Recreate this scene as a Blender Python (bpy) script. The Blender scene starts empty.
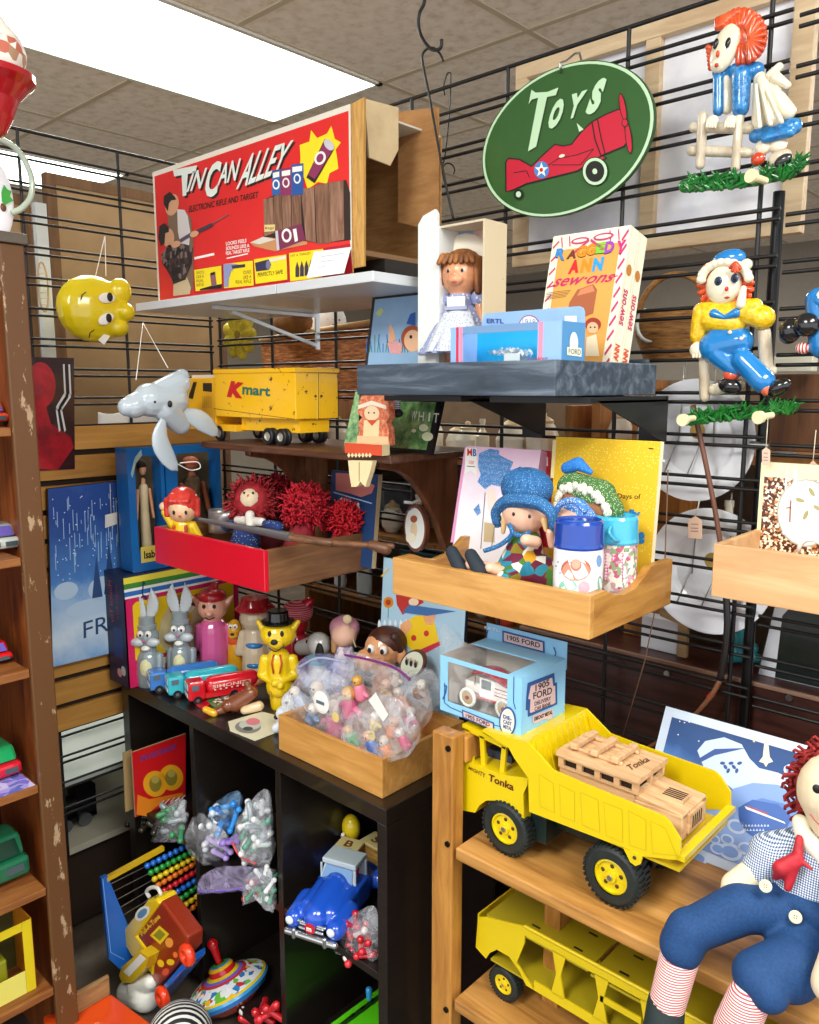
import bpy, math, random
from mathutils import Vector, Matrix, Euler, noise
random.seed(7)
COL = bpy.context.scene.collection
H = 1.6                                   # camera height above the shop floor
F = 800.0; PIT = math.radians(8.8); YAW = math.radians(42.64)
_cp, _sp, _cy, _sy = math.cos(PIT), math.sin(PIT), math.cos(YAW), math.sin(YAW)

def ray(x, y):
    a = (x - 409.5) / F; b = (512 - y) / F
    f = _cp + b * _sp; z = b * _cp - _sp
    return Vector((a * _cy - f * _sy, a * _sy + f * _cy, z))
def P(x, y, Y=None, X=None, Z=None):
    """the point of a plane Y= / X= / Z= seen at photo pixel x, y"""
    r = ray(x, y)
    t = Y / r.y if Y is not None else (X / r.x if X is not None else (Z - H) / r.z)
    p = r * t; p.z += H
    return p
CAMP = Vector((0, 0, H))
def depth(p):
    d = Vector(p) - CAMP
    return (-_sy * d.x + _cy * d.y) * _cp - d.z * _sp
def mpp(p): return depth(p) / F           # metres per photo pixel at a point

# ------------------------------------------------------------------ materials
def lin(h):
    h = h.lstrip('#'); o = []
    for i in (0, 2, 4):
        c = int(h[i:i+2], 16) / 255
        o.append(c / 12.92 if c <= .04045 else ((c + .055) / 1.055) ** 2.4)
    return (o[0], o[1], o[2], 1)
_M = {}
def _new(key):
    m = bpy.data.materials.new(key); m.use_nodes = True
    nt = m.node_tree; b = nt.nodes['Principled BSDF']
    return m, nt, b
def _ramp(nt, fac, stops):
    r = nt.nodes.new('ShaderNodeValToRGB')
    while len(r.color_ramp.elements) < len(stops): r.color_ramp.elements.new(.5)
    for e, (p, c) in zip(r.color_ramp.elements, stops): e.position = p; e.color = lin(c)
    nt.links.new(fac, r.inputs[0]); return r.outputs[0]
def _map(nt, scale, rot=(0, 0, 0)):
    t = nt.nodes.new('ShaderNodeTexCoord'); m = nt.nodes.new('ShaderNodeMapping')
    m.inputs['Scale'].default_value = scale; m.inputs['Rotation'].default_value = rot
    nt.links.new(t.outputs['Object'], m.inputs[0]); return m.outputs[0]
def _noise(nt, vec, scale, detail=4, rough=.6, dist=0):
    n = nt.nodes.new('ShaderNodeTexNoise'); n.inputs['Scale'].default_value = scale
    n.inputs['Detail'].default_value = detail; n.inputs['Roughness'].default_value = rough
    n.inputs['Distortion'].default_value = dist
    nt.links.new(vec, n.inputs['Vector']); return n.outputs['Fac']
def _bump(nt, b, h, s, d=.002):
    bp = nt.nodes.new('ShaderNodeBump'); bp.inputs['Strength'].default_value = s; bp.inputs['Distance'].default_value = d
    nt.links.new(h, bp.inputs['Height']); nt.links.new(bp.outputs[0], b.inputs['Normal'])
def _c(b, col):
    b.inputs['Base Color'].default_value = col
def mt(h, rough=.5, metal=0, coat=0, var=.0, emit=0):
    """plain colour with a faint procedural mottling"""
    k = ('mt', h, rough, metal, coat, var, emit)
    if k in _M: return _M[k]
    m, nt, b = _new('paint_' + h.lstrip('#'))
    _c(b, lin(h)); b.inputs['Roughness'].default_value = rough; b.inputs['Metallic'].default_value = metal
    b.inputs['Coat Weight'].default_value = coat
    if var:
        c = lin(h)
        n = _noise(nt, _map(nt, (1, 1, 1)), 30, 5)
        mx = nt.nodes.new('ShaderNodeMix'); mx.data_type = 'RGBA'
        mx.inputs[6].default_value = (c[0]*(1-var), c[1]*(1-var), c[2]*(1-var), 1)
        mx.inputs[7].default_value = (min(1, c[0]*(1+var)), min(1, c[1]*(1+var)), min(1, c[2]*(1+var)), 1)
        nt.links.new(n, mx.inputs[0]); nt.links.new(mx.outputs[2], b.inputs['Base Color'])
    if emit:
        b.inputs['Emission Color'].default_value = lin(h); b.inputs['Emission Strength'].default_value = emit
    _M[k] = m; return m
def wood(a, c, axis='x', scale=6, rough=.45, mid=None, coat=0, stretch=9):
    k = ('w', a, c, axis, scale, rough, mid, coat, stretch)
    if k in _M: return _M[k]
    m, nt, b = _new('wood_' + a.lstrip('#'))
    s = [scale * stretch] * 3; s['xyz'.index(axis)] = scale
    v = _map(nt, s)
    n = _noise(nt, v, 1, 7, .62, .6)
    st = [(.3, a), (.5, mid), (.7, c)] if mid else [(.32, a), (.68, c)]
    nt.links.new(_ramp(nt, n, st), b.inputs['Base Color'])
    b.inputs['Roughness'].default_value = rough; b.inputs['Coat Weight'].default_value = coat
    _bump(nt, b, n, .25); _M[k] = m; return m
def worn(h, under, amount=.36, scale=22, rough=.4, metal=0, coat=0, stretch=(1, 1, 1)):
    """paint with chips and scratches of the material beneath"""
    k = ('worn', h, under, amount, scale, rough, stretch)
    if k in _M: return _M[k]
    m, nt, b = _new('worn_' + h.lstrip('#'))
    v = _map(nt, stretch)
    n = _noise(nt, v, scale, 8, .72)
    nt.links.new(_ramp(nt, n, [(amount - .02, under), (amount + .01, h)]), b.inputs['Base Color'])
    b.inputs['Roughness'].default_value = rough; b.inputs['Coat Weight'].default_value = coat
    _bump(nt, b, n, .1); _M[k] = m; return m
def mottle(stops, scale=40, rough=.7, stretch=(1, 1, 1), bump=.2, detail=4, dist=0, coat=0):
    k = ('mo', tuple(stops), scale, rough, stretch, bump, detail, dist, coat)
    if k in _M: return _M[k]
    m, nt, b = _new('mottled_' + stops[0][1].lstrip('#'))
    n = _noise(nt, _map(nt, stretch), scale, detail, .6, dist)
    nt.links.new(_ramp(nt, n, list(stops)), b.inputs['Base Color'])
    b.inputs['Roughness'].default_value = rough; b.inputs['Coat Weight'].default_value = coat
    if bump: _bump(nt, b, n, bump)
    _M[k] = m; return m
def cells(cols, scale=60, rough=.8, feature='F1', bump=.2):
    """printed cloth: little patches of the listed colours"""
    k = ('ce', tuple(cols), scale, rough, feature)
    if k in _M: return _M[k]
    m, nt, b = _new('print_' + cols[0].lstrip('#'))
    v = nt.nodes.new('ShaderNodeTexVoronoi'); v.inputs['Scale'].default_value = scale
    nt.links.new(_map(nt, (1, 1, 1)), v.inputs['Vector'])
    sx = nt.nodes.new('ShaderNodeSeparateColor'); nt.links.new(v.outputs['Color'], sx.inputs[0])
    r = nt.nodes.new('ShaderNodeValToRGB'); r.color_ramp.interpolation = 'CONSTANT'
    while len(r.color_ramp.elements) < len(cols): r.color_ramp.elements.new(.5)
    for i, (e, c) in enumerate(zip(r.color_ramp.elements, cols)): e.position = i / len(cols); e.color = lin(c)
    nt.links.new(sx.outputs[0], r.inputs[0]); nt.links.new(r.outputs[0], b.inputs['Base Color'])
    b.inputs['Roughness'].default_value = rough; _M[k] = m; return m
def dots(base, dot, scale=120, size=.35, rough=.8):
    """small flowers or dots over a ground colour"""
    k = ('do', base, dot, scale, size)
    if k in _M: return _M[k]
    m, nt, b = _new('dotted_' + base.lstrip('#'))
    v = nt.nodes.new('ShaderNodeTexVoronoi'); v.inputs['Scale'].default_value = scale
    v.inputs['Randomness'].default_value = .7
    nt.links.new(_map(nt, (1, 1, 1)), v.inputs['Vector'])
    nt.links.new(_ramp(nt, v.outputs['Distance'], [(size - .05, dot), (size + .05, base)]), b.inputs['Base Color'])
    b.inputs['Roughness'].default_value = rough; _M[k] = m; return m
def stripes(a, c, scale=60, axis='Z', rough=.8, width=.5, rot=(0, 0, 0)):
    k = ('st', a, c, scale, axis, width, rot)
    if k in _M: return _M[k]
    m, nt, b = _new('striped_' + a.lstrip('#'))
    w = nt.nodes.new('ShaderNodeTexWave'); w.wave_type = 'BANDS'; w.bands_direction = axis
    w.inputs['Scale'].default_value = scale
    nt.links.new(_map(nt, (1, 1, 1), rot), w.inputs['Vector'])
    nt.links.new(_ramp(nt, w.outputs['Fac'], [(width - .04, a), (width + .04, c)]), b.inputs['Base Color'])
    b.inputs['Roughness'].default_value = rough; _M[k] = m; return m
def gingham(a, c, mid, scale=90, rough=.85, rot=(0, 0, 0)):
    k = ('gi', a, c, mid, scale, rot)
    if k in _M: return _M[k]
    m, nt, b = _new('gingham_' + a.lstrip('#'))
    vec = _map(nt, (1, 1, 1), rot)
    fs = []
    for d in ('X', 'Z'):
        w = nt.nodes.new('ShaderNodeTexWave'); w.bands_direction = d; w.inputs['Scale'].default_value = scale
        nt.links.new(vec, w.inputs['Vector'])
        g = nt.nodes.new('ShaderNodeMath'); g.operation = 'GREATER_THAN'; g.inputs[1].default_value = .5
        nt.links.new(w.outputs['Fac'], g.inputs[0]); fs.append(g.outputs[0])
    ad = nt.nodes.new('ShaderNodeMath'); ad.operation = 'MULTIPLY_ADD'; ad.inputs[1].default_value = .5
    h2 = nt.nodes.new('ShaderNodeMath'); h2.operation = 'MULTIPLY'; h2.inputs[1].default_value = .5
    nt.links.new(fs[1], h2.inputs[0]); nt.links.new(fs[0], ad.inputs[0]); nt.links.new(h2.outputs[0], ad.inputs[2])
    nt.links.new(_ramp(nt, ad.outputs[0], [(.1, a), (.5, mid), (.9, c)]), b.inputs['Base Color'])
    b.inputs['Roughness'].default_value = rough; _M[k] = m; return m
def bands(stops, a, c, axis='Z', rough=.6):
    """a printed gradient running between object heights a and c"""
    k = ('ba', tuple(stops), a, c, axis)
    if k in _M: return _M[k]
    m, nt, b = _new('print_gradient_' + stops[0][1].lstrip('#'))
    t = nt.nodes.new('ShaderNodeTexCoord'); s = nt.nodes.new('ShaderNodeSeparateXYZ')
    nt.links.new(t.outputs['Object'], s.inputs[0])
    r = nt.nodes.new('ShaderNodeMapRange'); r.inputs[1].default_value = a; r.inputs[2].default_value = c
    nt.links.new(s.outputs[axis], r.inputs[0])
    n = _noise(nt, t.outputs['Object'], 14, 5)
    ad = nt.nodes.new('ShaderNodeMath'); ad.operation = 'MULTIPLY_ADD'; ad.inputs[1].default_value = .35
    nt.links.new(n, ad.inputs[0]); nt.links.new(r.outputs[0], ad.inputs[2])
    sb = nt.nodes.new('ShaderNodeMath'); sb.operation = 'SUBTRACT'; sb.inputs[1].default_value = .17
    nt.links.new(ad.outputs[0], sb.inputs[0])
    nt.links.new(_ramp(nt, sb.outputs[0], list(stops)), b.inputs['Base Color'])
    b.inputs['Roughness'].default_value = rough; _M[k] = m; return m
def film(h='#ffffff', alpha=.3, rough=.12, bump=.6, scale=30):
    """thin clear plastic: mostly see-through with crinkled glints"""
    k = ('fi', h, alpha, rough, bump, scale)
    if k in _M: return _M[k]
    m, nt, b = _new('clear_plastic_' + h.lstrip('#'))
    _c(b, lin(h)); b.inputs['Roughness'].default_value = rough
    b.inputs['Specular IOR Level'].default_value = .8
    n = _noise(nt, _map(nt, (1, 1, 1)), scale, 5, .6, 1.2)
    mr = nt.nodes.new('ShaderNodeMapRange'); mr.inputs[1].default_value = .4; mr.inputs[2].default_value = .65
    mr.inputs[3].default_value = alpha * .35; mr.inputs[4].default_value = min(1, alpha * 1.9)
    nt.links.new(n, mr.inputs[0]); nt.links.new(mr.outputs[0], b.inputs['Alpha'])
    if bump: _bump(nt, b, n, bump, .01)
    _M[k] = m; return m

# ------------------------------------------------------------------ mesh builder
class MB:
    def __init__(s): s.v = []; s.f = []; s.mi = []; s.sm = []; s.mats = []; s.T = None
    def mid(s, m):
        if m not in s.mats: s.mats.append(m)
        return s.mats.index(m)
    def add(s, vs, fs, m, smooth=False):
        o = len(s.v)
        for v in vs:
            v = Vector(v); s.v.append(s.T @ v if s.T else v)
        i = s.mid(m)
        for f in fs: s.f.append([o + k for k in f]); s.mi.append(i); s.sm.append(smooth)
        return s
    def box(s, a, b, m):
        (x0, y0, z0), (x1, y1, z1) = [[min(p, q) for p, q in zip(a, b)], [max(p, q) for p, q in zip(a, b)]]
        vs = [(x0,y0,z0),(x1,y0,z0),(x1,y1,z0),(x0,y1,z0),(x0,y0,z1),(x1,y0,z1),(x1,y1,z1),(x0,y1,z1)]
        return s.add(vs, [(0,3,2,1),(4,5,6,7),(0,1,5,4),(1,2,6,5),(2,3,7,6),(3,0,4,7)], m)
    def obox(s, c, size, m, R=None):
        R = R.to_matrix() if R else Matrix.Identity(3); c = Vector(c); h = [k / 2 for k in size]
        vs = [c + R @ Vector((i*h[0], j*h[1], k*h[2])) for k in (-1, 1) for i, j in ((-1,-1),(1,-1),(1,1),(-1,1))]
        return s.add(vs, [(0,3,2,1),(4,5,6,7),(0,1,5,4),(1,2,6,5),(2,3,7,6),(3,0,4,7)], m)
    def bar(s, p, q, w, h, m, up=(0, 0, 1)):
        """rectangular bar from p to q"""
        p = Vector(p); q = Vector(q); d = (q - p).normalized(); u = Vector(up)
        sd = d.cross(u).normalized() * w / 2; u2 = sd.cross(d).normalized() * h / 2
        vs = [p-sd-u2, p+sd-u2, p+sd+u2, p-sd+u2, q-sd-u2, q+sd-u2, q+sd+u2, q-sd+u2]
        return s.add(vs, [(0,1,2,3),(4,7,6,5),(0,4,5,1),(1,5,6,2),(2,6,7,3),(3,7,4,0)], m)
    def cyl(s, p, q, r, m, r2=None, n=20, smooth=True, caps=True):
        p = Vector(p); q = Vector(q); r2 = r if r2 is None else r2
        d = (q - p).normalized(); a = d.orthogonal().normalized(); b = d.cross(a)
        vs = []
        for c, rr in ((p, r), (q, r2)):
            vs += [c + (a * math.cos(2*math.pi*i/n) + b * math.sin(2*math.pi*i/n)) * rr for i in range(n)]
        s.add(vs, [(i, (i+1) % n, n+(i+1) % n, n+i) for i in range(n)], m, smooth)
        if caps: s.add(vs, [tuple(range(n))[::-1], tuple(range(n, 2*n))], m)
        return s
    def tube(s, pts, r, m, n=8, closed=False, r2=None):
        pts = [Vector(p) for p in pts]; k = len(pts); vs = []; a = None
        for i, p in enumerate(pts):
            if closed: d = (pts[(i+1) % k] - pts[i-1])
            else: d = pts[min(i+1, k-1)] - pts[max(i-1, 0)]
            d = d.normalized()
            a = d.orthogonal().normalized() if a is None else (a - d * a.dot(d)).normalized()
            b = d.cross(a); rr = r if r2 is None else r + (r2 - r) * i / (k - 1)
            vs += [p + (a * math.cos(2*math.pi*j/n) + b * math.sin(2*math.pi*j/n)) * rr for j in range(n)]
        fs = []
        for i in range(k if closed else k - 1):
            o, o2 = i * n, ((i+1) % k) * n
            fs += [(o+j, o+(j+1) % n, o2+(j+1) % n, o2+j) for j in range(n)]
        if not closed: fs += [tuple(range(n))[::-1], tuple(range((k-1)*n, k*n))]
        return s.add(vs, fs, m, True)
    def lathe(s, prof, c, m, n=32, R=None, flat=False, caps=True):
        """profile of (radius, height) spun about the local z axis at c; m may be a list, one per segment"""
        R = R.to_matrix() if R else Matrix.Identity(3); c = Vector(c)
        vs = [c + R @ Vector((r * math.cos(2*math.pi*j/n), r * math.sin(2*math.pi*j/n), z)) for r, z in prof for j in range(n)]
        for i in range(len(prof) - 1):
            o, o2 = i*n, (i+1)*n
            mm = m[i] if isinstance(m, (list, tuple)) else m
            s.add(vs[o:o2+n], [(j, (j+1) % n, n+(j+1) % n, n+j) for j in range(n)], mm, not flat)
        for k_, fl in (((0, 1), (len(prof)-1, 0)) if caps else ()):
            if prof[k_][0] > 1e-4:
                mm = (m[0] if k_ == 0 else m[-1]) if isinstance(m, (list, tuple)) else m
                ring = vs[k_*n:(k_+1)*n]; s.add(ring, [tuple(range(n))[::-1] if fl else tuple(range(n))], mm)
        return s
    def ell(s, c, r, m, R=None, n=20):
        if not isinstance(r, (tuple, list)): r = (r, r, r)
        R = R.to_matrix() if R else Matrix.Identity(3); c = Vector(c); k = max(6, n // 2); vs = []
        for i in range(k + 1):
            t = math.pi * i / k
            for j in range(n):
                f = 2 * math.pi * j / n
                vs.append(c + R @ Vector((r[0]*math.sin(t)*math.cos(f), r[1]*math.sin(t)*math.sin(f), r[2]*math.cos(t))))
        fs = [(i*n+j, (i+1)*n+j, (i+1)*n+(j+1) % n, i*n+(j+1) % n) for i in range(k) for j in range(n)]
        return s.add(vs, fs, m, True)
    def cap(s, p, q, r1, r2, m, n=14):
        """tapered rod with round ends"""
        p = Vector(p); q = Vector(q); d = (q - p); L = d.length; d.normalize()
        a = d.orthogonal().normalized(); b = d.cross(a); prof = []
        for i in range(6): t = math.pi/2 * i/5; prof.append((r1*math.sin(t), -r1*math.cos(t)))
        for i in range(6): t = math.pi/2 * i/5; prof.append((r2*math.cos(t), L + r2*math.sin(t)))
        vs = [p + d*z + (a*math.cos(2*math.pi*j/n) + b*math.sin(2*math.pi*j/n))*max(r, 1e-5) for r, z in prof for j in range(n)]
        return s.add(vs, [(i*n+j, i*n+(j+1) % n, (i+1)*n+(j+1) % n, (i+1)*n+j) for i in range(11) for j in range(n)], m, True)
    def ext(s, pts, vec, m, smooth=False):
        """polygon in space pushed along vec into a solid"""
        pts = [Vector(p) for p in pts]; vec = Vector(vec); n = len(pts)
        vs = pts + [p + vec for p in pts]
        return s.add(vs, [tuple(range(n)), tuple(range(2*n-1, n-1, -1))] + [(i, i+n, (i+1) % n + n, (i+1) % n) for i in range(n)], m, smooth)
    def poly(s, pts, m): return s.add(pts, [tuple(range(len(pts)))], m)
    def surf(s, fn, nu, nv, m, smooth=True):
        vs = [fn(i/nu, j/nv) for i in range(nu+1) for j in range(nv+1)]
        return s.add(vs, [(i*(nv+1)+j, (i+1)*(nv+1)+j, (i+1)*(nv+1)+j+1, i*(nv+1)+j+1) for i in range(nu) for j in range(nv)], m, smooth)
    def build(s, name, parent=None, local=False, bev=0, seg=2, sub=0, remesh=0, smooth=0, thick=0, label=None, noise_amp=0, noise_scale=20):
        vs = s.v
        if parent is None:
            xs = [v.x for v in vs]; ys = [v.y for v in vs]; zs = [v.z for v in vs]
            org = Vector(((min(xs)+max(xs))/2, (min(ys)+max(ys))/2, min(zs))) if not local else Vector()
            vs = [v - org for v in vs]
        elif not local:
            inv = WM[parent].inverted(); vs = [inv @ v for v in vs]; org = Vector()
        else: org = Vector()
        if noise_amp:
            vs = [v + noise.noise_vector(v * noise_scale) * noise_amp for v in vs]
        me = bpy.data.meshes.new(name); me.from_pydata([tuple(v) for v in vs], [], s.f)
        for m in s.mats: me.materials.append(m)
        me.polygons.foreach_set('material_index', s.mi); me.polygons.foreach_set('use_smooth', s.sm)
        me.update()
        o = bpy.data.objects.new(name, me); COL.objects.link(o)
        o.parent = parent; o.location = org
        WM[o] = (WM[parent] if parent else Matrix.Identity(4)) @ Matrix.Translation(org)
        if remesh:
            r = o.modifiers.new('remesh', 'REMESH'); r.mode = 'VOXEL'; r.voxel_size = remesh; r.use_smooth_shade = True
        if smooth:
            q = o.modifiers.new('smooth', 'SMOOTH'); q.factor = .5; q.iterations = smooth
        if bev:
            b = o.modifiers.new('bevel', 'BEVEL'); b.width = bev; b.segments = seg; b.limit_method = 'ANGLE'; b.angle_limit = math.radians(40)
            b.harden_normals = False
        if sub:
            b = o.modifiers.new('sub', 'SUBSURF'); b.levels = sub; b.render_levels = sub
        if thick:
            b = o.modifiers.new('solid', 'SOLIDIFY'); b.thickness = thick
        if label: o['label'] = label
        return o
WM = {}
def tag(o, label, cat, group=None, kind=None):
    if label: o['label'] = label
    if cat: o['category'] = cat
    if group: o['group'] = group
    if kind: o['kind'] = kind
    return o
def thing(name, label, cat, loc=(0, 0, 0), rz=0, group=None, rot=None):
    o = bpy.data.objects.new(name, None); COL.objects.link(o)
    o.empty_display_size = .03
    o.location = loc; e = Euler(rot) if rot else Euler((0, 0, rz)); o.rotation_euler = e
    WM[o] = Matrix.Translation(Vector(loc)) @ e.to_matrix().to_4x4()
    return tag(o, label, cat, group)
def dup(root, loc, rz=0, label=None, rot=None, swap=None, scale=None):
    """copy a thing with its parts and sub-parts; swap maps part name -> material"""
    r = root.copy(); COL.objects.link(r); r.location = loc
    r.rotation_euler = Euler(rot) if rot else Euler((0, 0, rz))
    if scale: r.scale = (scale,) * 3
    if label: r['label'] = label
    def rec(src, dst):
        for ch in [c for c in src.children]:
            c = ch.copy(); COL.objects.link(c); c.parent = dst
            if swap and ch.name.split('.')[0] in swap:
                c.data = c.data.copy()
                for i, m in swap[ch.name.split('.')[0]].items(): c.data.materials[i] = m
            rec(ch, c)
    rec(root, r)
    if swap and root.type == 'MESH' and 'self' in swap:
        r.data = r.data.copy()
        for i, m in swap['self'].items(): r.data.materials[i] = m
    WM[r] = Matrix.Translation(Vector(loc)) @ r.rotation_euler.to_matrix().to_4x4()
    return r
def struct(o): o['kind'] = 'structure'; return o

# ------------------------------------------------------------------ lettering
_T = {}
def glyphs(txt, bold=0, shear=0, spacing=1):
    k = (txt, bold, shear, spacing)
    if k in _T: return _T[k]
    c = bpy.data.curves.new('t', 'FONT'); c.body = txt; c.offset = bold; c.shear = shear; c.space_character = spacing
    c.fill_mode = 'BOTH'; c.resolution_u = 3
    o = bpy.data.objects.new('t', c); COL.objects.link(o)
    bpy.context.view_layer.update()
    me = bpy.data.meshes.new_from_object(o.evaluated_get(bpy.context.evaluated_depsgraph_get()))
    vs = [(v.co.x, v.co.y) for v in me.vertices]; fs = [tuple(p.vertices) for p in me.polygons]
    bpy.data.objects.remove(o); bpy.data.curves.remove(c); bpy.data.meshes.remove(me)
    x0, x1 = min(v[0] for v in vs), max(v[0] for v in vs); y0, y1 = min(v[1] for v in vs), max(v[1] for v in vs)
    _T[k] = ([((x-x0)/(x1-x0), (y-y0)/(y1-y0)) for x, y in vs], fs)
    return _T[k]
class Face:
    """a flat face of a thing; drawings on it are taken from photo pixels or from u, v"""
    def __init__(s, o, n, bl=None, br=None, tl=None):
        s.o = Vector(o); s.n = Vector(n).normalized()
        if (CAMP - s.o).dot(s.n) < 0: s.n = -s.n
        s.k = 0
    @classmethod
    def corners(c, bl, br, tl):
        bl, br, tl = Vector(bl), Vector(br), Vector(tl)
        f = c(bl, (br - bl).cross(tl - bl)); f.bl, f.u, f.v = bl, br - bl, tl - bl
        return f
    def px(s, x, y, lift=0):
        r = ray(x, y); t = (s.o - CAMP).dot(s.n) / r.dot(s.n)
        return CAMP + r * t + s.n * lift
    def uv(s, u, v, lift=0): return s.bl + s.u * u + s.v * v + s.n * lift
    def at(s, p, lift, mode): return s.px(p[0], p[1], lift) if mode == 'px' else s.uv(p[0], p[1], lift)
    def poly(s, mb, pts, m, layer=1, mode='px'):
        q = [s.at(p, layer * .00035, mode) for p in pts]
        nn = Vector()
        for i in range(len(q)): nn += (q[i] - q[0]).cross(q[(i+1) % len(q)] - q[0])
        if nn.dot(s.n) < 0: q = q[::-1]
        mb.poly(q, m); return s
    def ell(s, mb, cx, cy, rx, ry, m, layer=1, mode='px', n=24, a=0):
        c, d = math.cos(a), math.sin(a); pts = []
        for i in range(n):
            x, y = rx*math.cos(2*math.pi*i/n), ry*math.sin(2*math.pi*i/n); pts.append((cx + x*c - y*d, cy + x*d + y*c))
        return s.poly(mb, pts, m, layer, mode)
    def line(s, mb, pts, w, m, layer=1, mode='px'):
        for (x0, y0), (x1, y1) in zip(pts, pts[1:]):
            dx, dy = x1-x0, y1-y0; L = math.hypot(dx, dy) or 1; nx, ny = -dy/L*w/2, dx/L*w/2
            s.poly(mb, [(x0+nx, y0+ny), (x1+nx, y1+ny), (x1-nx, y1-ny), (x0-nx, y0-ny)], m, layer, mode)
        return s
    def txt(s, mb, t, quad, m, layer=1, mode='px', bold=0, shear=0, spacing=1):
        """quad: bottom-left, bottom-right, top-right, top-left of the written line"""
        vs, fs = glyphs(t, bold, shear, spacing)
        c = [s.at(q, layer * .00035, mode) for q in quad]
        out = [(c[0]*(1-u) + c[1]*u)*(1-v) + (c[3]*(1-u) + c[2]*u)*v for u, v in vs]
        if fs:
            f = fs[0]; nn = (out[f[1]]-out[f[0]]).cross(out[f[2]]-out[f[0]])
            if nn.dot(s.n) < 0: fs = [g[::-1] for g in fs]
        mb.add(out, fs, m); return s

def slab(mb, bl, br, tr, tl, t, m, em=None):
    """a board through four corners with its thickness behind"""
    bl, br, tr, tl = map(Vector, (bl, br, tr, tl)); n = (br-bl).cross(tl-bl).normalized()
    if n.dot(CAMP - bl) < 0: n = -n
    q = [bl, br, tr, tl]; b = [p - n*t for p in q]
    mb.add(q, [(0, 1, 2, 3)], m); mb.add(q + b, [(7, 6, 5, 4), (0, 4, 5, 1), (1, 5, 6, 2), (2, 6, 7, 3), (3, 7, 4, 0)], em or m)
    return Face.corners(bl, br, tl)
def rot2(pts, a, c=(0, 0)):
    return [(c[0]+(x-c[0])*math.cos(a)-(y-c[1])*math.sin(a), c[1]+(x-c[0])*math.sin(a)+(y-c[1])*math.cos(a)) for x, y in pts]
def shape(fn, name, parent=None, **k):
    mb = MB(); fn(mb); return mb.build(name, parent, **k)
# ------------------------------------------------------------------ camera, world, light
sc = bpy.context.scene
cam = bpy.data.cameras.new('camera'); co = bpy.data.objects.new('camera', cam); COL.objects.link(co)
cam.sensor_fit = 'VERTICAL'; cam.sensor_height = 24; cam.lens = 24 * F / 1024; cam.clip_start = .02
co.location = (0, 0, H); co.rotation_euler = (math.pi/2 - PIT, 0, YAW); sc.camera = co
sc.view_settings.view_transform = 'Standard'; sc.view_settings.look = 'None'
sc.view_settings.gamma = 1; sc.view_settings.use_curve_mapping = False; sc.view_settings.exposure = 0.0
w = bpy.data.worlds.new('world'); w.use_nodes = True; sc.world = w
w.node_tree.nodes['Background'].inputs[0].default_value = (.93, .95, 1, 1)
w.node_tree.nodes['Background'].inputs[1].default_value = 1.6
CZ = H + 1.157
def panel_light(x0, y0, lx, ly, label, power=46, em=6):
    t = thing('ceiling_light', label, 'ceiling light', (x0+lx/2, y0+ly/2, CZ-.02))
    mb = MB(); mb.box((x0+.02, y0+.02, CZ-.006), (x0+lx-.02, y0+ly-.02, CZ-.002), mt('#f2fff6', .4, emit=em)); mb.build('diffuser', t)
    mb = MB(); fr = mt('#e9e6da', .4)
    for a, b in (((x0, y0), (x0+lx, y0+.02)), ((x0, y0+ly-.02), (x0+lx, y0+ly)), ((x0, y0), (x0+.02, y0+ly)), ((x0+lx-.02, y0), (x0+lx, y0+ly))):
        mb.box((a[0], a[1], CZ-.012), (b[0], b[1], CZ), fr)
    mb.build('frame', t)
    l = bpy.data.lights.new('fluorescent_tubes', 'AREA'); l.shape = 'RECTANGLE'; l.size = lx-.05; l.size_y = ly-.05
    l.energy = power; l.color = (1, .98, .93); o = bpy.data.objects.new('fluorescent_tubes', l); COL.objects.link(o)
    o.parent = t; o.location = (0, 0, -.012)
T = .665
panel_light(-2.96, 1.01, T, 2*T, 'large fluorescent ceiling panel nearest the red rifle game box')
panel_light(-4.9, 1.01, T, 2*T, 'far fluorescent ceiling panel seen over the left wire grid')
panel_light(-2.96+T*3, -1.65, T, 2*T, 'fluorescent ceiling panel behind the viewer, beside the aisle', 60)
panel_light(-2.96+T*5, .35-T, T, 2*T, 'fluorescent ceiling panel over the aisle at the right', 54)
panel_light(-2.96+T*4.0, 2.34+T, T, 2*T, 'fluorescent ceiling panel beyond the right wire grid', 30)
panel_light(-2.96, 4.4, T, 2*T, 'fluorescent ceiling panel far behind the corner', 30)

# ------------------------------------------------------------------ ceiling, floor, far walls
tile = mottle([(.3, '#d6c8b2'), (.5, '#f0e5d4'), (.75, '#fbf3e6')], 22, .95, bump=.8, detail=7)
mb = MB(); mb.box((-7, -3.2, CZ), (3.2, 7, CZ+.05), tile); struct(mb.build('ceiling'))
mb = MB(); bar = mt('#c9bca2', .6)
for i in range(-6, 10):
    x = -2.295 + T*i; mb.box((x-.011, -3.2, CZ-.004), (x+.011, 7, CZ+.001), bar)
    y = 2.34 + T*(i-2); mb.box((-7, y-.011, CZ-.0045), (3.2, y+.011, CZ+.001), bar)
struct(mb.build('trim_1'))
mb = MB(); mb.box((-7, -3.2, -.05), (3.2, 7, 0), mottle([(.3, '#4a4138'), (.7, '#6a5e50')], 9, .6)); struct(mb.build('floor'))
mb = MB(); mb.box((-7.1, -3.2, 0), (-7, 7, CZ), mt('#9a8f7f', .9, var=.1)); struct(mb.build('wall_left'))
mb = MB(); mb.box((-7, 7, 0), (3.2, 7.1, CZ), mt('#8b8276', .9, var=.1)); struct(mb.build('wall_back'))

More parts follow.
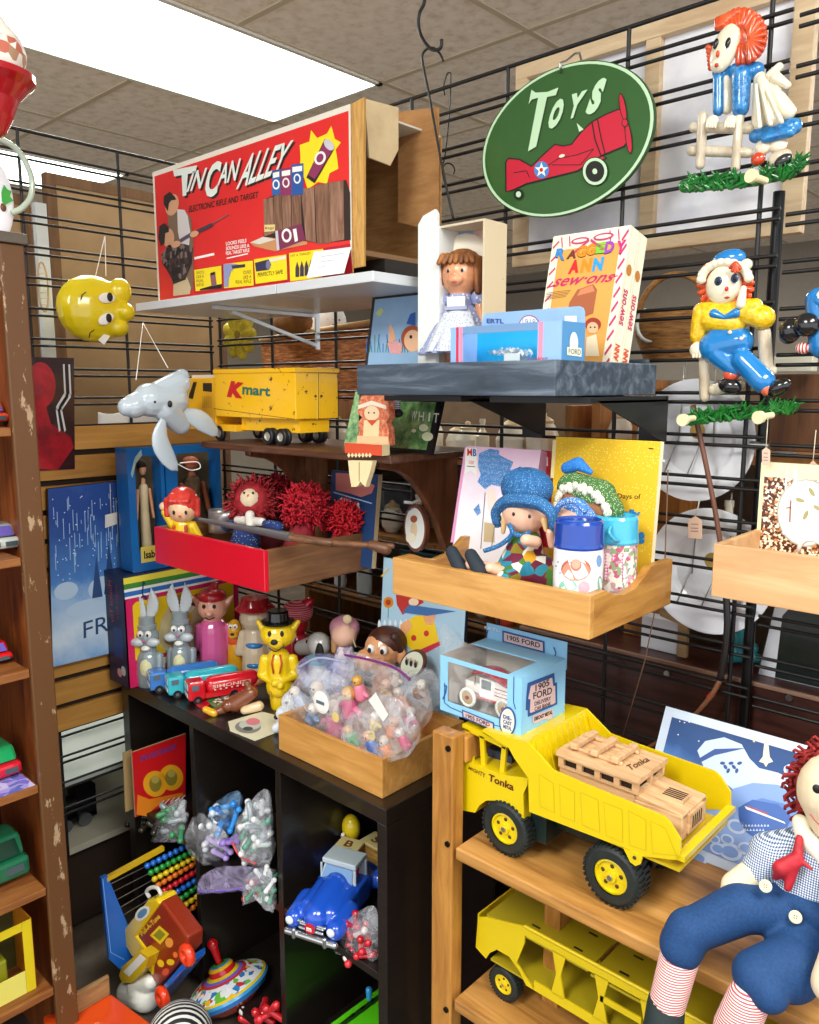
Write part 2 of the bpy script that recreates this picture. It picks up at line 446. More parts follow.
# ------------------------------------------------------------------ wire grids
GY, GX, TOP = 1.42, -2.1, H+.645
blk = mt('#0c0b0b', .5)
def grid_rows(n=26): return [TOP - .055 - .0748*i for i in range(n)]
def grid_y(x0, x1, ups, top, label, ends=(0, 0), n=26):
    t = thing('wire_grid', label, 'wire grid', ((x0+x1)/2, GY, top - .055 - .0748*(n-1)-.03))
    bot = top - .055 - .0748*(n-1) - .03
    for u in ups:
        mb = MB(); mb.cyl((u, GY, bot), (u, GY, top), .0042, blk, n=8); mb.build('upright', t)
    mb = MB(); mb.cyl((x0, GY, top), (x1, GY, top), .0042, blk, n=8); mb.build('top_rail', t)
    mb = MB()
    for i in range(n):
        z = top - .055 - .0748*i
        for d in (0, -.0165): mb.cyl((x0-ends[0], GY-.005, z+d), (x1+ends[1], GY-.005, z+d), .0034, blk, n=6)
    mb.build('wires', t)
    return t
ge = grid_y(-2.085, -.51, [-2.08, -1.83, -1.565, -1.30, -1.035, -.767, -.515], TOP, 'black wire display grid on the right wall, full width behind the toy trays', (0, .03))
grid_y(-.47, .42, [-.2, .07, .34], TOP-.012, 'black wire display grid at the right edge of the photo behind the small pine tray', (.0, 0))
mb = MB()
for dy in (0,): mb.cyl((-.492, GY+.02, 0), (-.492, GY+.02, P(772, 190, Y=GY).z), .0095, mt('#1b1b1c', .3, metal=.6), n=12)
o = mb.build('grid_post'); tag(o, 'thick black steel post joining the two right wire grids', 'post')
for i in (9, 16):
    z = TOP-.07-.0748*i; shape(lambda m: m.cyl((-.508, GY+.009, z), (-.476, GY+.009, z), .0075, mt('#9b9a97', .3, 1), n=10), 'clamp', o)
t = thing('wire_grid', 'black wire display grid on the left wall behind the yellow mask', 'wire grid', (GX, .8, .3))
for y in (.345, .61, .872, 1.13, 1.40):
    mb = MB(); mb.cyl((GX, y, .3), (GX, y, TOP-.022), .0042, blk, n=8); mb.build('upright', t)
mb = MB(); mb.cyl((GX, .2, TOP-.022), (GX, 1.405, TOP-.022), .0042, blk, n=8); mb.build('top_rail', t)
mb = MB()
for i in range(24):
    z = TOP-.022-.05-.0748*i
    for d in (0, -.0175): mb.cyl((GX+.005, .2, z+d), (GX+.005, 1.405, z+d), .0034, blk, n=6)
mb.build('wires', t)
# ------------------------------------------------------------------ what stands behind the grids
oakish = wood('#8a5a26', '#c48f4e', 'z', 5, .5)
tan = mottle([(.35, '#9c7f5a'), (.7, '#b8996e')], 3, .8, bump=.05)
def back_panel(y0, y1, z0, z1, X, label):
    t = thing('cabinet_back', label, 'cabinet', (X, (y0+y1)/2, z0))
    mb = MB(); mb.box((X-.02, y0+.03, z0), (X-.005, y1-.03, z1-.03), tan); mb.build('back_board', t)
    mb = MB(); fr = wood('#5b3d22', '#7c5831', 'z', 4, .6)
    mb.box((X-.03, y0, z0), (X, y0+.03, z1), fr); mb.box((X-.03, y1-.03, z0), (X, y1, z1), fr); mb.box((X-.029, y0+.03, z1-.03), (X-.001, y1-.03, z1), fr)
    mb.build('frame', t)
    return t
X = -2.45
back_panel(.55, P(30, 200, X=X).y,   .68, H+.55, X, 'tan backed cabinet behind the left wire grid at the photo edge')
back_panel(P(47, 200, X=X).y, 1.7, .68, P(47, 172, X=X).z, X, 'wide tan backed cabinet behind the left wire grid and red rifle box')
# grooved display wall, lower left
t = thing('slatwall_panel', 'honey coloured grooved slat panel behind the blue winter poster', 'wall panel', (-2.085, 1.0, .70))
mb = MB(); hon = wood('#a8732c', '#cf9a4c', 'y', 3, .5); gro = mt('#241408', .8)
mb.box((-2.095, .40, .70), (-2.088, 1.40, 1.505), gro)
zz = 1.50
while zz > .74:
    mb.box((-2.0875, .40, zz-.060), (-2.075, 1.40, zz), hon); zz -= .0755
mb.build('boards', t)
# dark shelving with light goods low behind the left grid
t = thing('display_cabinet', 'dark low cabinet with pale shelves behind the left wire grid', 'cabinet', (-2.35, .9, 0))
dk = mt('#17120f', .6)
shape(lambda m: m.box((-2.6, .3, 0), (-2.58, 1.44, .66), dk), 'back_board', t)
for z, h in ((.27, '#b9b4a0'), (.475, '#b8c0b8')):
    shape(lambda m: m.box((-2.57, .3, z), (-2.16, 1.44, z+.02), mt(h, .6)), 'shelf', t)
shape(lambda m: m.box((-2.57, .3, .02), (-2.2, 1.44, .25), mt('#2b1c10', .7)), 'drawer_front', t)

# big white framed picture backing behind the right grid
fr = wood('#c2a27c', '#e2caa4', 'x', 4, .6, coat=0)
Y = 1.50
a, b = P(512, 262, Y=Y), P(800, 232, Y=Y)
x0, x1 = a.x, b.x; z0 = b.z-.0; z1 = P(760, -14, Y=Y).z
t = thing('picture_backing', 'large picture seen from behind, white paper in pale wood stretcher bars', 'picture frame', ((x0+x1)/2, Y, z0))
shape(lambda m: m.box((x0+.02, Y+.018, z0+.02), (x1-.02, Y+.024, z1-.02), mottle([(.35, '#e2e3ee'), (.6, '#fbfbff')], 7, .5, bump=.1)), 'backing_paper', t)
for q in (((x0, Y, z0), (x1, Y+.022, z0+.03)), ((x0, Y, z1-.03), (x1, Y+.022, z1)), ((x0, Y, z0+.03), (x0+.03, Y+.022, z1-.03)), ((x1-.035, Y, z0+.03), (x1, Y+.022, z1-.03)), ((-.775, Y+.001, z0+.03), (-.745, Y+.017, z1-.03))):
    shape(lambda m: m.box(q[0], q[1], fr), 'stretcher_bar', t, bev=.001)

# shelving beyond the right grid (seen through the wires)
def bay(x0, x1, z0, z1, Y, zs, label, back='#75644f', side='#7a4a22', dep=.35):
    t = thing('shelf_unit', label, 'shelving', ((x0+x1)/2, Y+dep/2, z0))
    wd = wood(side, '#a8743c', 'z', 5, .5)
    shape(lambda m: m.box((x0, Y+dep-.012, z0), (x1, Y+dep, z1), mt(back, .7, var=.2)), 'back_board', t)
    for x in (x0, x1-.02): shape(lambda m: m.box((x, Y, z0), (x+.02, Y+dep-.013, z1), wd), 'side_panel', t)
    for z in zs: shape(lambda m: m.box((x0+.021, Y, z), (x1-.021, Y+dep-.013, z+.018), wd), 'shelf', t)
    return t
bay(-1.95, -.98, .05, 1.56, 1.62, (.1, .42, .74, .96, 1.16, 1.40), 'dark shelf unit with bric-a-brac behind the right grid, left bay')
bay(-.93, .1, .05, 1.62, 1.62, (.1, .45, .78, .92, 1.22, 1.45), 'brown shelf unit with plates behind the right grid, right bay', side='#8d5526')

# ------------------------------------------------------------------ left bookcase (faces +X)
bk = wood('#4a2210', '#a05a24', 'z', 4, .35, mid='#7c3d18', coat=.3)
edge = worn('#64401f', '#b09474', .40, 30, .5, stretch=(1, 1, .4))
XF, XB, YR = -1.72, -2.03, P(42, 560, X=-1.72).y
zs = [P(20, 427, X=XF).z, P(27, 556, X=XF).z, P(35, 667, X=XF).z, P(40, 783, X=XF).z, P(43, 887, X=XF).z, P(45, 990, X=XF).z]
t = thing('bookcase', 'reddish brown wooden bookcase with worn edges at the left photo edge', 'bookcase', (-1.87, .4, 0))
zt = P(20, 246, X=XF).z
shape(lambda m: m.box((XB, YR-.022, 0), (XF, YR, zt), bk), 'side_panel', t, bev=.002)
shape(lambda m: m.box((XF, YR-.045, 0), (XF+.014, YR+.004, zt), edge), 'face_stile', t, bev=.003)
shape(lambda m: m.box((XB, .0, 0), (XB+.01, YR-.022, zt), wood('#33180b', '#6b3514', 'z', 4, .5)), 'back_board', t)
shape(lambda m: m.box((XB, .0, zt+.001), (XF+.02, YR+.01, zt+.022), mt('#5c5247', .5, var=.25)), 'top_board', t, bev=.002)
for z in zs:
    shape(lambda m: m.box((XB+.011, .0, z-.018), (XF+.008, YR-.046, z), wood('#6a3717', '#a56a35', 'y', 4, .45)), 'shelf', t, bev=.002)
BZ = zs

# ------------------------------------------------------------------ black cube shelf
ebony = mottle([(.35, '#15110f'), (.7, '#241d19')], 30, .32, bump=.08, stretch=(1, 1, 12), coat=.25)
CT, CY, CX0, CX1 = .80, 1.02, -2.03, -1.0
t = thing('cube_shelf', 'black wood-grain cube shelf holding bagged toys and squeeze bottles', 'shelf', ((CX0+CX1)/2, 1.2, 0))
CB = 1.37
shape(lambda m: m.box((CX0, CY, CT-.034), (CX1, CB, CT), ebony), 'top_board', t, bev=.0015)
px_ = [CX0, -1.69, -1.345, CX1-.026]
for i, x in enumerate(px_):
    wdt = (.034, .018, .018, .026)[i]
    shape(lambda m: m.box((x, CY+.001, .02), (x+wdt, CB-.001, CT-.0345), ebony), 'side_panel' if i in (0, 3) else 'divider', t, bev=.001)
CZS = [CT-.362-.018, CT-.724-.018]
for z in CZS:
    for i in range(3):
        xa = px_[i] + (.034 if i == 0 else .018) + .0005
        shape(lambda m: m.box((xa, CY+.002, z), (px_[i+1]-.0005, CB-.001, z+.018), ebony), 'shelf', t, bev=.001)
shape(lambda m: m.box((CX0+.002, CB, .02), (CX1-.002, CB+.006, CT-.001), mt('#1d1813', .6)), 'back_board', t)
S1, S2 = CZS[0]+.018, CZS[1]+.018       # tops of the two inner shelves

# ------------------------------------------------------------------ pine shelf unit at the right
pine = wood('#8a5c2a', '#cf9a58', 'x', 4, .4, mid='#b5803f', coat=.15)
pinez = wood('#8f5a22', '#c98f44', 'z', 5, .4, coat=.15)
SZ, SY = H-.75, .95
t = thing('pine_shelf_unit', 'open pine shelf unit with square posts carrying the yellow dump truck', 'shelf', (-.4, 1.15, 0))
for (x, y) in ((-.824, SY), (-.80, 1.34)):
    p = shape(lambda m: m.box((x, y, 0), (x+.045, y+.03, P(440, 733, Y=SY).z if y == SY else SZ-.03), pinez), 'post', t, bev=.003)
    for z in (P(440, 745, Y=SY).z, P(440, 840, Y=SY).z, P(440, 1005, Y=SY).z):
        if y == SY: shape(lambda m: m.cyl((x+.036, y-.003, z), (x+.036, y+.001, z), .005, mt('#3a3a3c', .3, 1), n=12), 'bolt', p)
shape(lambda m: m.box((-.80, SY+.03, SZ+.135), (-.775, 1.10, SZ+.18), pinez), 'top_rail', t, bev=.003)
shape(lambda m: m.box((-.772, SY, SZ-.022), (.25, 1.372, SZ), pine), 'shelf', t, bev=.003)
SZ2 = H-1.03
shape(lambda m: m.box((-.772, SY, SZ2-.022), (.25, 1.372, SZ2), pine), 'shelf', t, bev=.003)
shape(lambda m: m.box((-.66, 1.05, SZ2), (-.63, 1.08, SZ-.0225), pinez), 'support', t)
shape(lambda m: m.box((-.772, 1.374, SZ2-.02), (.25, 1.384, SZ-.023), mt('#24180e', .7)), 'back_board', t)

# ------------------------------------------------------------------ trays and shelves hung on the right grid
def tray(name, label, x0, x1, y0, y1, z0, z1, m, th=.014, front=None, side=None, wallh=None, flo=None, cut=None):
    t = thing(name, label, 'tray', ((x0+x1)/2, (y0+y1)/2, z0))
    shape(lambda q: q.box((x0, y0, z0), (x1, y0+th, z1), front or m), 'front_board', t, bev=.0015)
    shape(lambda q: q.box((x0+th, y0+th, z0+.001), (x1-th, y1-th, z0+th*.8), flo or m), 'bottom_board', t)
    for x in (x0, x1-th):
        if cut:
            pr = cut(y0+th, y1, z0, z1)
            shape(lambda q: q.ext([(x, y, z) for y, z in pr], (th, 0, 0), side or m), 'side_board', t, bev=.001)
        else: shape(lambda q: q.box((x, y0+th, z0), (x+th, y1, z1), side or m), 'side_board', t, bev=.0015)
    shape(lambda q: q.box((x0+th, y1-th, z0), (x1-th, y1, wallh or z1), m), 'back_board', t, bev=.001)
    return t
dkw = worn('#3d4650', '#7c6a58', .38, 16, .5, stretch=(.35, 1, 2))
DT = tray('hanging_tray', 'dark grey painted wooden tray holding the boxed doll and sewing kits', -1.08, -.655, 1.03, 1.36, H-.012, H+.042, wood('#202a35', '#6d7985', 'x', 5, .5, mid='#3c4957'), flo=wood('#6b4c30', '#8f6c48', 'x', 4, .6), wallh=H+.05)
def notch(y0, y1, z0, z1):
    h = z1 - z0; L = y1 - y0
    return [(y0, z0), (y1, z0), (y1, z1+.012), (y1-.08, z1+.012), (y1-.10, z1), (y1-.13, z1-.014)] + [(y0+.09, z1-.018), (y0+.06, z1-.012), (y0+.03, z1), (y0, z1)]
PT = tray('hanging_tray', 'honey pine tray holding the seated bonnet dolls and two flasks', -.962, -.567, 1.0, 1.27, H-.362, H-.296, wood('#b07a38', '#dca862', 'x', 4, .4, mid='#cb954e', coat=.2), side=wood('#9a6528', '#cc964a', 'y', 6, .4, coat=.2), cut=notch)
RT = tray('hanging_tray', 'wooden drawer with bright red front holding yarn-haired rag dolls', -1.82, -1.368, 1.025, 1.365, H-.437, H-.345, wood('#6b4426', '#94683e', 'y', 5, .55, mid='#7d5331'), front=mt('#d3122a', .28, coat=.4, var=.05), th=.012)
BT = tray('toy_tray', 'golden pine tray full of bagged toys on the black cube shelf', -1.36, -1.035, 1.045, 1.30, CT+.0005, CT+.082, wood('#b57c36', '#dca65c', 'x', 4, .45, mid='#c99048', coat=.1), th=.010)
ST = tray('hanging_tray', 'small pale pine tray at the right edge before the plates', -.468, -.25, 1.19, 1.40, H-.315, H-.233, wood('#bf8e60', '#e0b888', 'x', 3, .45, mid='#d0a270'), th=.010)

# white shelf boards under the rifle game
wh = mt('#cfd3d6', .35, coat=.2, var=.04)
WZ0, WZ1 = H+.190, H+.209
for x0, x1, lb in ((-1.90, -1.337, 'left white laminate shelf board under the rifle game box'), (-1.335, -1.056, 'right white laminate shelf board under the open carton')):
    mb = MB(); mb.box((x0, 1.05, WZ0), (x1, 1.40, WZ1), wh); o = mb.build('wall_shelf', bev=.0015); tag(o, lb, 'shelf', None)
mb = MB(); mb.bar((-1.62, 1.41, WZ0-.005), (-1.62, 1.09, WZ0-.005), .012, .008, mt('#c9cdd0', .3, .5)); mb.bar((-1.62, 1.405, WZ0-.09), (-1.62, 1.405, WZ0), .012, .006, mt('#c9cdd0', .3, .5), up=(1, 0, 0)); mb.bar((-1.62, 1.40, WZ0-.08), (-1.62, 1.14, WZ0-.012), .008, .008, mt('#c9cdd0', .3, .5))
tag(mb.build('shelf_bracket'), 'light metal bracket under the white shelf', 'bracket')
# brown shelf with two curved wooden brackets
KZ = H-.131
t = thing('wall_shelf', 'dark brown wooden shelf carrying the yellow toy lorry', 'shelf', (-1.37, 1.26, KZ-.2))
brn = wood('#3f2516', '#7b5238', 'x', 5, .4, mid='#5b3826', coat=.2)
shape(lambda m: m.box((-1.74, 1.12, KZ-.016), (-1.08, 1.40, KZ), brn), 'board', t, bev=.003)
for x in (-1.60, -1.16):
    pr = [(1.40, KZ-.017), (1.15, KZ-.017), (1.15, KZ-.03)]
    for i in range(9):
        a = i/8; pr.append((1.17 + .19*a**.8, KZ-.035 - .19*a**1.7))
    pr += [(1.39, KZ-.235), (1.40, KZ-.22)]
    shape(lambda m: m.ext([(x, y, z) for y, z in pr], (.02, 0, 0), wood('#4e2a16', '#7d4b2c', 'z', 5, .4, coat=.2)), 'bracket', t, bev=.003)
# black sheet brackets under the dark tray
for i, (xa, xb) in enumerate(((P(412, 402, Y=1.2).x, P(488, 405, Y=1.2).x), (P(500, 402, Y=1.15).x, P(600, 410, Y=1.15).x))):
    mb = MB(); mb.ext([(xa, 1.12, H-.014), (xb, 1.12, H-.014), (xb, 1.39, H-.014), (xa, 1.39, H-.014)], (0, 0, -.01), mt('#161617', .4))
    mb.box((xb-.05, 1.385, H-.10), (xb, 1.395, H-.014), mt('#161617', .4)); mb.ext([(xb-.004, 1.385, H-.095), (xb-.004, 1.385, H-.02), (xb-.004, 1.14, H-.02)], (.004, 0, 0), mt('#161617', .4))
    tag(mb.build('shelf_bracket'), ('left' if i == 0 else 'right') + ' black sheet metal bracket under the dark grey tray', 'bracket')
def cr(ox, oy, s, *pts): return [(ox + x / s, oy + y / s) for x, y in pts]
card = mottle([(.35, '#a87843'), (.7, '#c4935a')], 20, .8, bump=.05, stretch=(1, 1, 6))
paper = mt('#efece4', .6); ink = mt('#16130f', .6); red = mt('#d8181c', .35, coat=.2); yel = mt('#f5dc1e', .4); white = mt('#f4f2ec', .5)
# ------------------------------------------------------------------ rifle game box
Yb = 1.10
fx0, fx1 = -1.875, -1.163
z0 = WZ1 + .0005; z1 = P(350, 104, Y=Yb).z
t = thing('toy_box', 'long red TIN CAN ALLEY rifle game box on the white shelf', 'game box', ((fx0+fx1)/2, 1.2, z0))
mb = MB(); mb.box((fx0, Yb, z0), (fx1, Yb+.004, z1), card)
f = Face((fx0, Yb, z0), (0, -1, 0)); f.bl, f.u, f.v = Vector((fx0, Yb, z0)), Vector((fx1-fx0, 0, 0)), Vector((0, 0, z1-z0))
f.poly(mb, [(0, 0), (1, 0), (1, 1), (0, 1)], mt('#e6e0cf', .5), 1, 'uv')
f.poly(mb, [(.012, 0), (.993, 0), (.993, .965), (.012, .965)], mottle([(.3, '#d4141c'), (.7, '#e8302a')], 2.5, .35, bump=0), 2, 'uv')
c4 = lambda *p: cr(250, 110, 5.69, *p)
c3 = lambda *p: cr(150, 150, 6.83, *p)
f.poly(mb, c4((350,115),(385,160),(440,135),(465,90),(485,165),(520,185),(490,225),(497,265),(505,335),(455,360),(440,420),(390,410),(330,452),(315,400),(285,330),(290,270),(285,200),(340,180)), yel, 3)
f.poly(mb, c4((90,505),(180,470),(240,468),(290,450),(370,440),(372,428),(550,398),(572,470),(575,740),(400,762),(320,745),(80,725)), mt('#2e1c14', .6), 4)
for i, (a, b, c, d) in enumerate([((80,510),(135,495),(140,700),(85,720)), ((138,492),(180,470),(190,690),(142,702)), ((183,470),(235,468),(240,700),(192,690)), ((240,465),(290,450),(300,720),(244,720)), ((293,450),(368,440),(378,755),(322,742)), ((372,430),(450,415),(460,758),(385,762)), ((453,415),(535,402),(540,738),(462,752))]):
    f.poly(mb, c4(a, b, c, d), wood('#5a3b2c', '#9a6f54', 'z', 14, .6) if i % 2 else wood('#6c4836', '#a87f66', 'z', 14, .6), 5)
for (x0, y0, x1, y1, h) in ((130,345,178,488,'#2c5fa8'), (180,335,240,492,'#8c2d5a'), (240,312,308,488,'#2454a0')):
    f.poly(mb, c4((x0, y0), (x1, y0-8), (x1, y1-8), (x0, y1)), mt(h, .4), 6)
    f.ell(mb, *c4(((x0+x1)/2, y0+80))[0], 3.6, 5, white, 7); f.ell(mb, *c4(((x0+x1)/2, y0+80))[0], 2.2, 3.3, mt(h, .4), 8)
    f.poly(mb, c4((x0+6, y0+14), (x1-6, y0+6), (x1-6, y0+36), (x0+6, y0+44)), white, 7)
f.poly(mb, c4((430,165),(482,225),(372,418),(325,385)), mt('#2e1420', .4), 6); f.poly(mb, c4((420,195),(470,240),(375,395),(335,370)), mt('#8c2d5a', .4), 7)
f.ell(mb, *c4((455, 200))[0], 6.5, 4, mt('#c9c4cf', .4), 8, a=.9); f.ell(mb, *c4((405, 275))[0], 5.5, 7, white, 8, a=.4); f.ell(mb, *c4((405, 275))[0], 3.4, 4.6, mt('#8c2d5a'), 9, a=.4)
f.poly(mb, c4((5,755),(80,722),(330,750),(330,765),(160,800),(150,805),(25,775)), mt('#c98f5c', .6), 6); f.poly(mb, c4((5,755),(80,722),(150,738),(60,765)), mt('#d9d2c6', .6), 7)
f.poly(mb, c4((150,690),(300,648),(322,740),(160,802)), mt('#7b2a4e', .4), 8); f.poly(mb, c4((150,690),(165,686),(175,798),(160,802)), mt('#cfcad2', .4), 9)
f.ell(mb, *c4((215, 715))[0], 5, 7, white, 9); f.ell(mb, *c4((215, 715))[0], 3, 4.4, mt('#7b2a4e'), 10); f.poly(mb, c4((250,680),(270,675),(280,745),(262,752)), white, 9)
f.poly(mb, c4((88,655),(150,652),(148,690),(88,695)), mt('#e8d08a'), 9)
f.txt(mb, 'Ringo', c4((94,685),(144,682),(144,664),(94,667)), ink, 10)
# lettering
cw = lambda *p: cr(140, 90, 2.73, *p)
for dx, dy, m, ly in ((1.6, 1.9, ink, 4), (0, 0, mt('#e3ebe2', .4), 6)):
    q = lambda *p: [(x+dx, y+dy) for x, y in cw(*p)]
    f.txt(mb, 'T', q((107, 293), (140, 286), (158, 206), (92, 219)), m, ly, bold=.05)
    f.txt(mb, 'IN', q((128, 280), (172, 268), (186, 212), (142, 224)), m, ly, bold=.02, shear=.15)
    f.txt(mb, 'C', q((176, 298), (214, 288), (226, 190), (188, 204)), m, ly, bold=.04, shear=.1)
    f.txt(mb, 'AN', q((212, 262), (266, 246), (278, 186), (222, 202)), m, ly, bold=.02, shear=.12)
    f.txt(mb, 'ALLEY', q((264, 272), (392, 222), (422, 136), (292, 178)), m, ly, bold=.02, shear=.12)
f.txt(mb, 'ELECTRONIC RIFLE AND TARGET', cw((134, 335), (324, 294), (325, 277), (136, 317)), ink, 4, bold=.02)
for i, s in enumerate(('LOOKS FEELS', 'SOUNDS LIKE A', 'REAL TARGET RIFLE')):
    y = 425 + 13*i; f.txt(mb, s, cw((236, y), (300-(i == 0)*8, y-9), (300-(i == 0)*8, y-19), (236, y-10)), white, 4, bold=.02)
f.line(mb, cw((238, 460), (296, 447)), 1.2, white, 4); f.line(mb, cw((150, 460), (204, 448)), 2.4, white, 4)
# bottom strip of four yellow pictures
f.poly(mb, cw((145, 490), (575, 420), (582, 500), (150, 556)), mt('#b3122a', .4), 3)
pan = [c3((305,820),(490,790),(495,945),(315,965)), c3((505,780),(705,755),(712,925),(510,945)), c4((25,850),(210,822),(215,965),(35,990)), c4((225,815),(420,790),(415,955),(232,975))]
for q in pan: f.poly(mb, q, yel, 4)
f.poly(mb, c3((345,950),(415,930),(495,915),(495,945),(345,960)), ink, 5); f.poly(mb, c3((415,850),(450,840),(460,925),(425,930)), mt('#8c5a6a'), 6); f.poly(mb, c3((418,840),(450,832),(452,850),(420,858)), ink, 7)
f.poly(mb, c3((505,780),(560,775),(650,790),(650,800),(580,810),(560,830),(545,870),(540,935),(512,938)), mt('#8e96bf'), 5); f.poly(mb, c3((560,790),(655,780),(655,800),(570,812)), mt('#3a3340'), 6)
f.poly(mb, c4((32,870),(110,850),(125,880),(110,910),(38,920)), mt('#33304e'), 5); f.ell(mb, *c4((108, 882))[0], 2.4, 4.6, mt('#77779b'), 6); f.poly(mb, c4((110,848),(208,830),(208,848),(120,866)), mt('#e7e1c8'), 5)
for i in range(4): f.poly(mb, c4((262+26*i,900-4*i),(272+26*i,862-4*i),(284+26*i,900-4*i),(284+26*i,950-4*i),(262+26*i,952-4*i)), mt('#3d3145'), 5)
for i, s in enumerate(('SHOTS', 'LIKE A', 'REAL', 'RIFLE')): f.txt(mb, s, c3((322,850+28*i),(372,844+28*i),(372,824+28*i),(322,830+28*i)), mt('#6b5410'), 5)
for i, s in enumerate(('SOUNDS', 'LIKE A', 'REAL RIFLE')): f.txt(mb, s, c3((640-(i == 2)*50,850+32*i),(696,844+32*i),(696,820+32*i),(640-(i == 2)*50,826+32*i)), mt('#6b5410'), 5)
f.txt(mb, 'PERFECTLY SAFE', c4((48,950),(190,932),(190,908),(48,928)), mt('#4a3a10'), 5, bold=.01)
f.txt(mb, 'HIT A TARGET', c4((235,838),(350,822),(350,808),(235,824)), mt('#6b5410'), 5)
# the printed man and boy with the rifle
sk = mt('#d9a37c'); hr = mt('#1d120d'); vest = mt('#d9d2cf'); plaid = cells(['#2a1d1c', '#7a6a66', '#43302e', '#1c1413'], 90)
f.poly(mb, c3((125,440),(190,405),(240,410),(285,470),(300,640),(300,950),(240,985),(150,900),(130,640)), mt('#7c6450'), 4)
f.poly(mb, c3((190,405),(240,410),(262,450),(280,560),(270,660),(215,660),(195,560)), vest, 5)
f.ell(mb, *c3((155, 375))[0], 6.5, 11, sk, 5, a=.2); f.poly(mb, c3((98,370),(100,315),(140,285),(175,320),(185,340),(150,345),(135,365),(128,420)), hr, 6)
f.poly(mb, c3((80,720),(130,650),(230,640),(300,660),(290,780),(255,860),(230,900),(165,905),(120,820),(90,780)), plaid, 6)
f.ell(mb, *c3((130, 600))[0], 6, 9.5, sk, 6); f.poly(mb, c3((62,600),(70,520),(105,500),(135,530),(135,560),(110,570),(105,640),(80,655)), hr, 7)
f.poly(mb, c3((165,905),(260,870),(285,940),(280,985),(165,998)), mt('#c9b48e'), 7); f.poly(mb, c3((160,900),(250,870),(252,885),(165,918)), hr, 8)
f.line(mb, c3((185, 640), (290, 575)), 3.6, mt('#5b4a63'), 8); f.line(mb, c3((285, 580), (435, 510)), 3.8, mt('#3a3440'), 8); f.line(mb, c3((430, 505), (545, 440)), 1, mt('#6a5a60'), 8)
f.ell(mb, *c3((185, 645))[0], 5, 3.2, sk, 9, a=-.4); f.ell(mb, *c3((310, 575))[0], 4.6, 3, sk, 9, a=-.4)
mb.build('front_panel', t)
shape(lambda m: m.box((fx0, Yb+.0045, z0), (fx0+.004, 1.36, z1), card), 'end_panel', t)
shape(lambda m: m.box((fx0, 1.36, z0), (fx1, 1.364, z1), card), 'back_panel', t)
shape(lambda m: m.box((fx0+.0045, Yb+.0045, z0), (fx1, 1.3595, z0+.004), card), 'bottom_panel', t)
shape(lambda m: m.box((fx0+.0045, Yb+.0045, z1-.004), (fx1, 1.3595, z1), mt('#d8d2c2', .6)), 'lid', t)
# open end: corrugated flaps
mb = MB(); mb.ext([P(349, 105, Y=Yb), P(349, 269, Y=Yb), P(364, 266, Y=1.115), P(364, 97, Y=1.115)], (.0, .005, 0), wood('#9d7236', '#c4964e', 'z', 20, .8)); mb.build('front_flap', t)
q = [P(363, 99, X=fx1), P(397, 108, X=fx1), P(397, 150, X=fx1), P(389, 166, X=fx1), P(368, 158, X=fx1)]
mb = MB(); mb.ext(q, (.004, 0, 0), mottle([(.3, '#cbb088'), (.7, '#dcc49a')], 20, .8, bump=0)); mb.build('top_flap', t)
mb = MB(); mb.ext([P(398, 112, Y=1.30), P(438, 107, Y=1.30), P(438, 232, Y=1.30), P(398, 222, Y=1.30)], (0, .004, 0), mottle([(.3, '#9a6a3c'), (.7, '#b98751')], 14, .8, bump=0, stretch=(1, 1, 4))); mb.build('end_flap', t)
mb = MB(); mb.box((fx1-.22, 1.20, z0+.005), (fx1-.01, 1.34, z0+.05), mt('#2b2622', .7)); mb.box((fx1-.3, 1.10+.006, z0+.05), (fx1-.012, 1.34, z0+.06), mt('#8d6a48', .7)); mb.build('packing_insert', t)
# price card leaning on it
mb = MB(); q = [P(306.4, 278, Y=1.07), P(343.8, 273, Y=1.07), P(351, 247, Y=1.092), P(314, 251.7, Y=1.092)]
f = slab(mb, *q, .0006, paper)
for i in range(3): f.line(mb, [(.25, .75-.2*i), (.85-.2*i, .75-.2*i)], .02, mt('#9fb0cc'), 1, 'uv')
tag(mb.build('price_card'), 'small white handwritten card leaning on the red rifle game box', 'card')

# ------------------------------------------------------------------ oval toys sign
Ys = 1.365; grn = mt('#2c5a26', .3, coat=.4, var=.12); mint = mt('#bfe0b8', .35)
cc = P(569, 138, Y=Ys); hw, hh = (P(655, 118, Y=Ys).x - P(482, 155, Y=Ys).x)/2, .134
ccx = (P(655, 118, Y=Ys).x + P(482, 155, Y=Ys).x)/2; ccz = cc.z - .003
t = thing('toys_sign', 'dark green oval TOYS sign with a red toy aeroplane, hung on the wire grid', 'sign', (ccx, Ys, ccz-hh))
mb = MB(); el = lambda k, y: [(ccx + hw*k*math.cos(a*math.pi/32), y, ccz + hh*k*math.sin(a*math.pi/32)) for a in range(64)]
mb.ext(el(1, Ys), (0, .007, 0), mt('#25491f', .4))
mb.poly(el(.988, Ys-.0004), mint); mb.poly(el(.955, Ys-.0008), grn)
f = Face((ccx, Ys-.0006, ccz), (0, -1, 0))
a3 = lambda *p: cr(400, 0, 3.15, *p)
for dx, dy, m, ly in ((1.2, 1.4, mt('#1b3a18'), 2), (0, 0, mint, 3)):
    q = lambda *p: [(x+dx, y+dy) for x, y in a3(*p)]
    f.poly(mb, q((415,283),(428,292),(465,290),(500,276),(492,300),(464,306),(430,462),(404,477),(436,308),(416,314),(406,328)), m, ly)
    f.txt(mb, 'O', q((462,412),(505,396),(522,306),(484,318)), m, ly, bold=.075, shear=.2)
    f.txt(mb, 'Y', q((530,378),(560,366),(592,282),(542,298)), m, ly, bold=.075, shear=.1)
    f.txt(mb, 'S', q((582,366),(632,350),(654,240),(608,260)), m, ly, bold=.075, shear=.2)
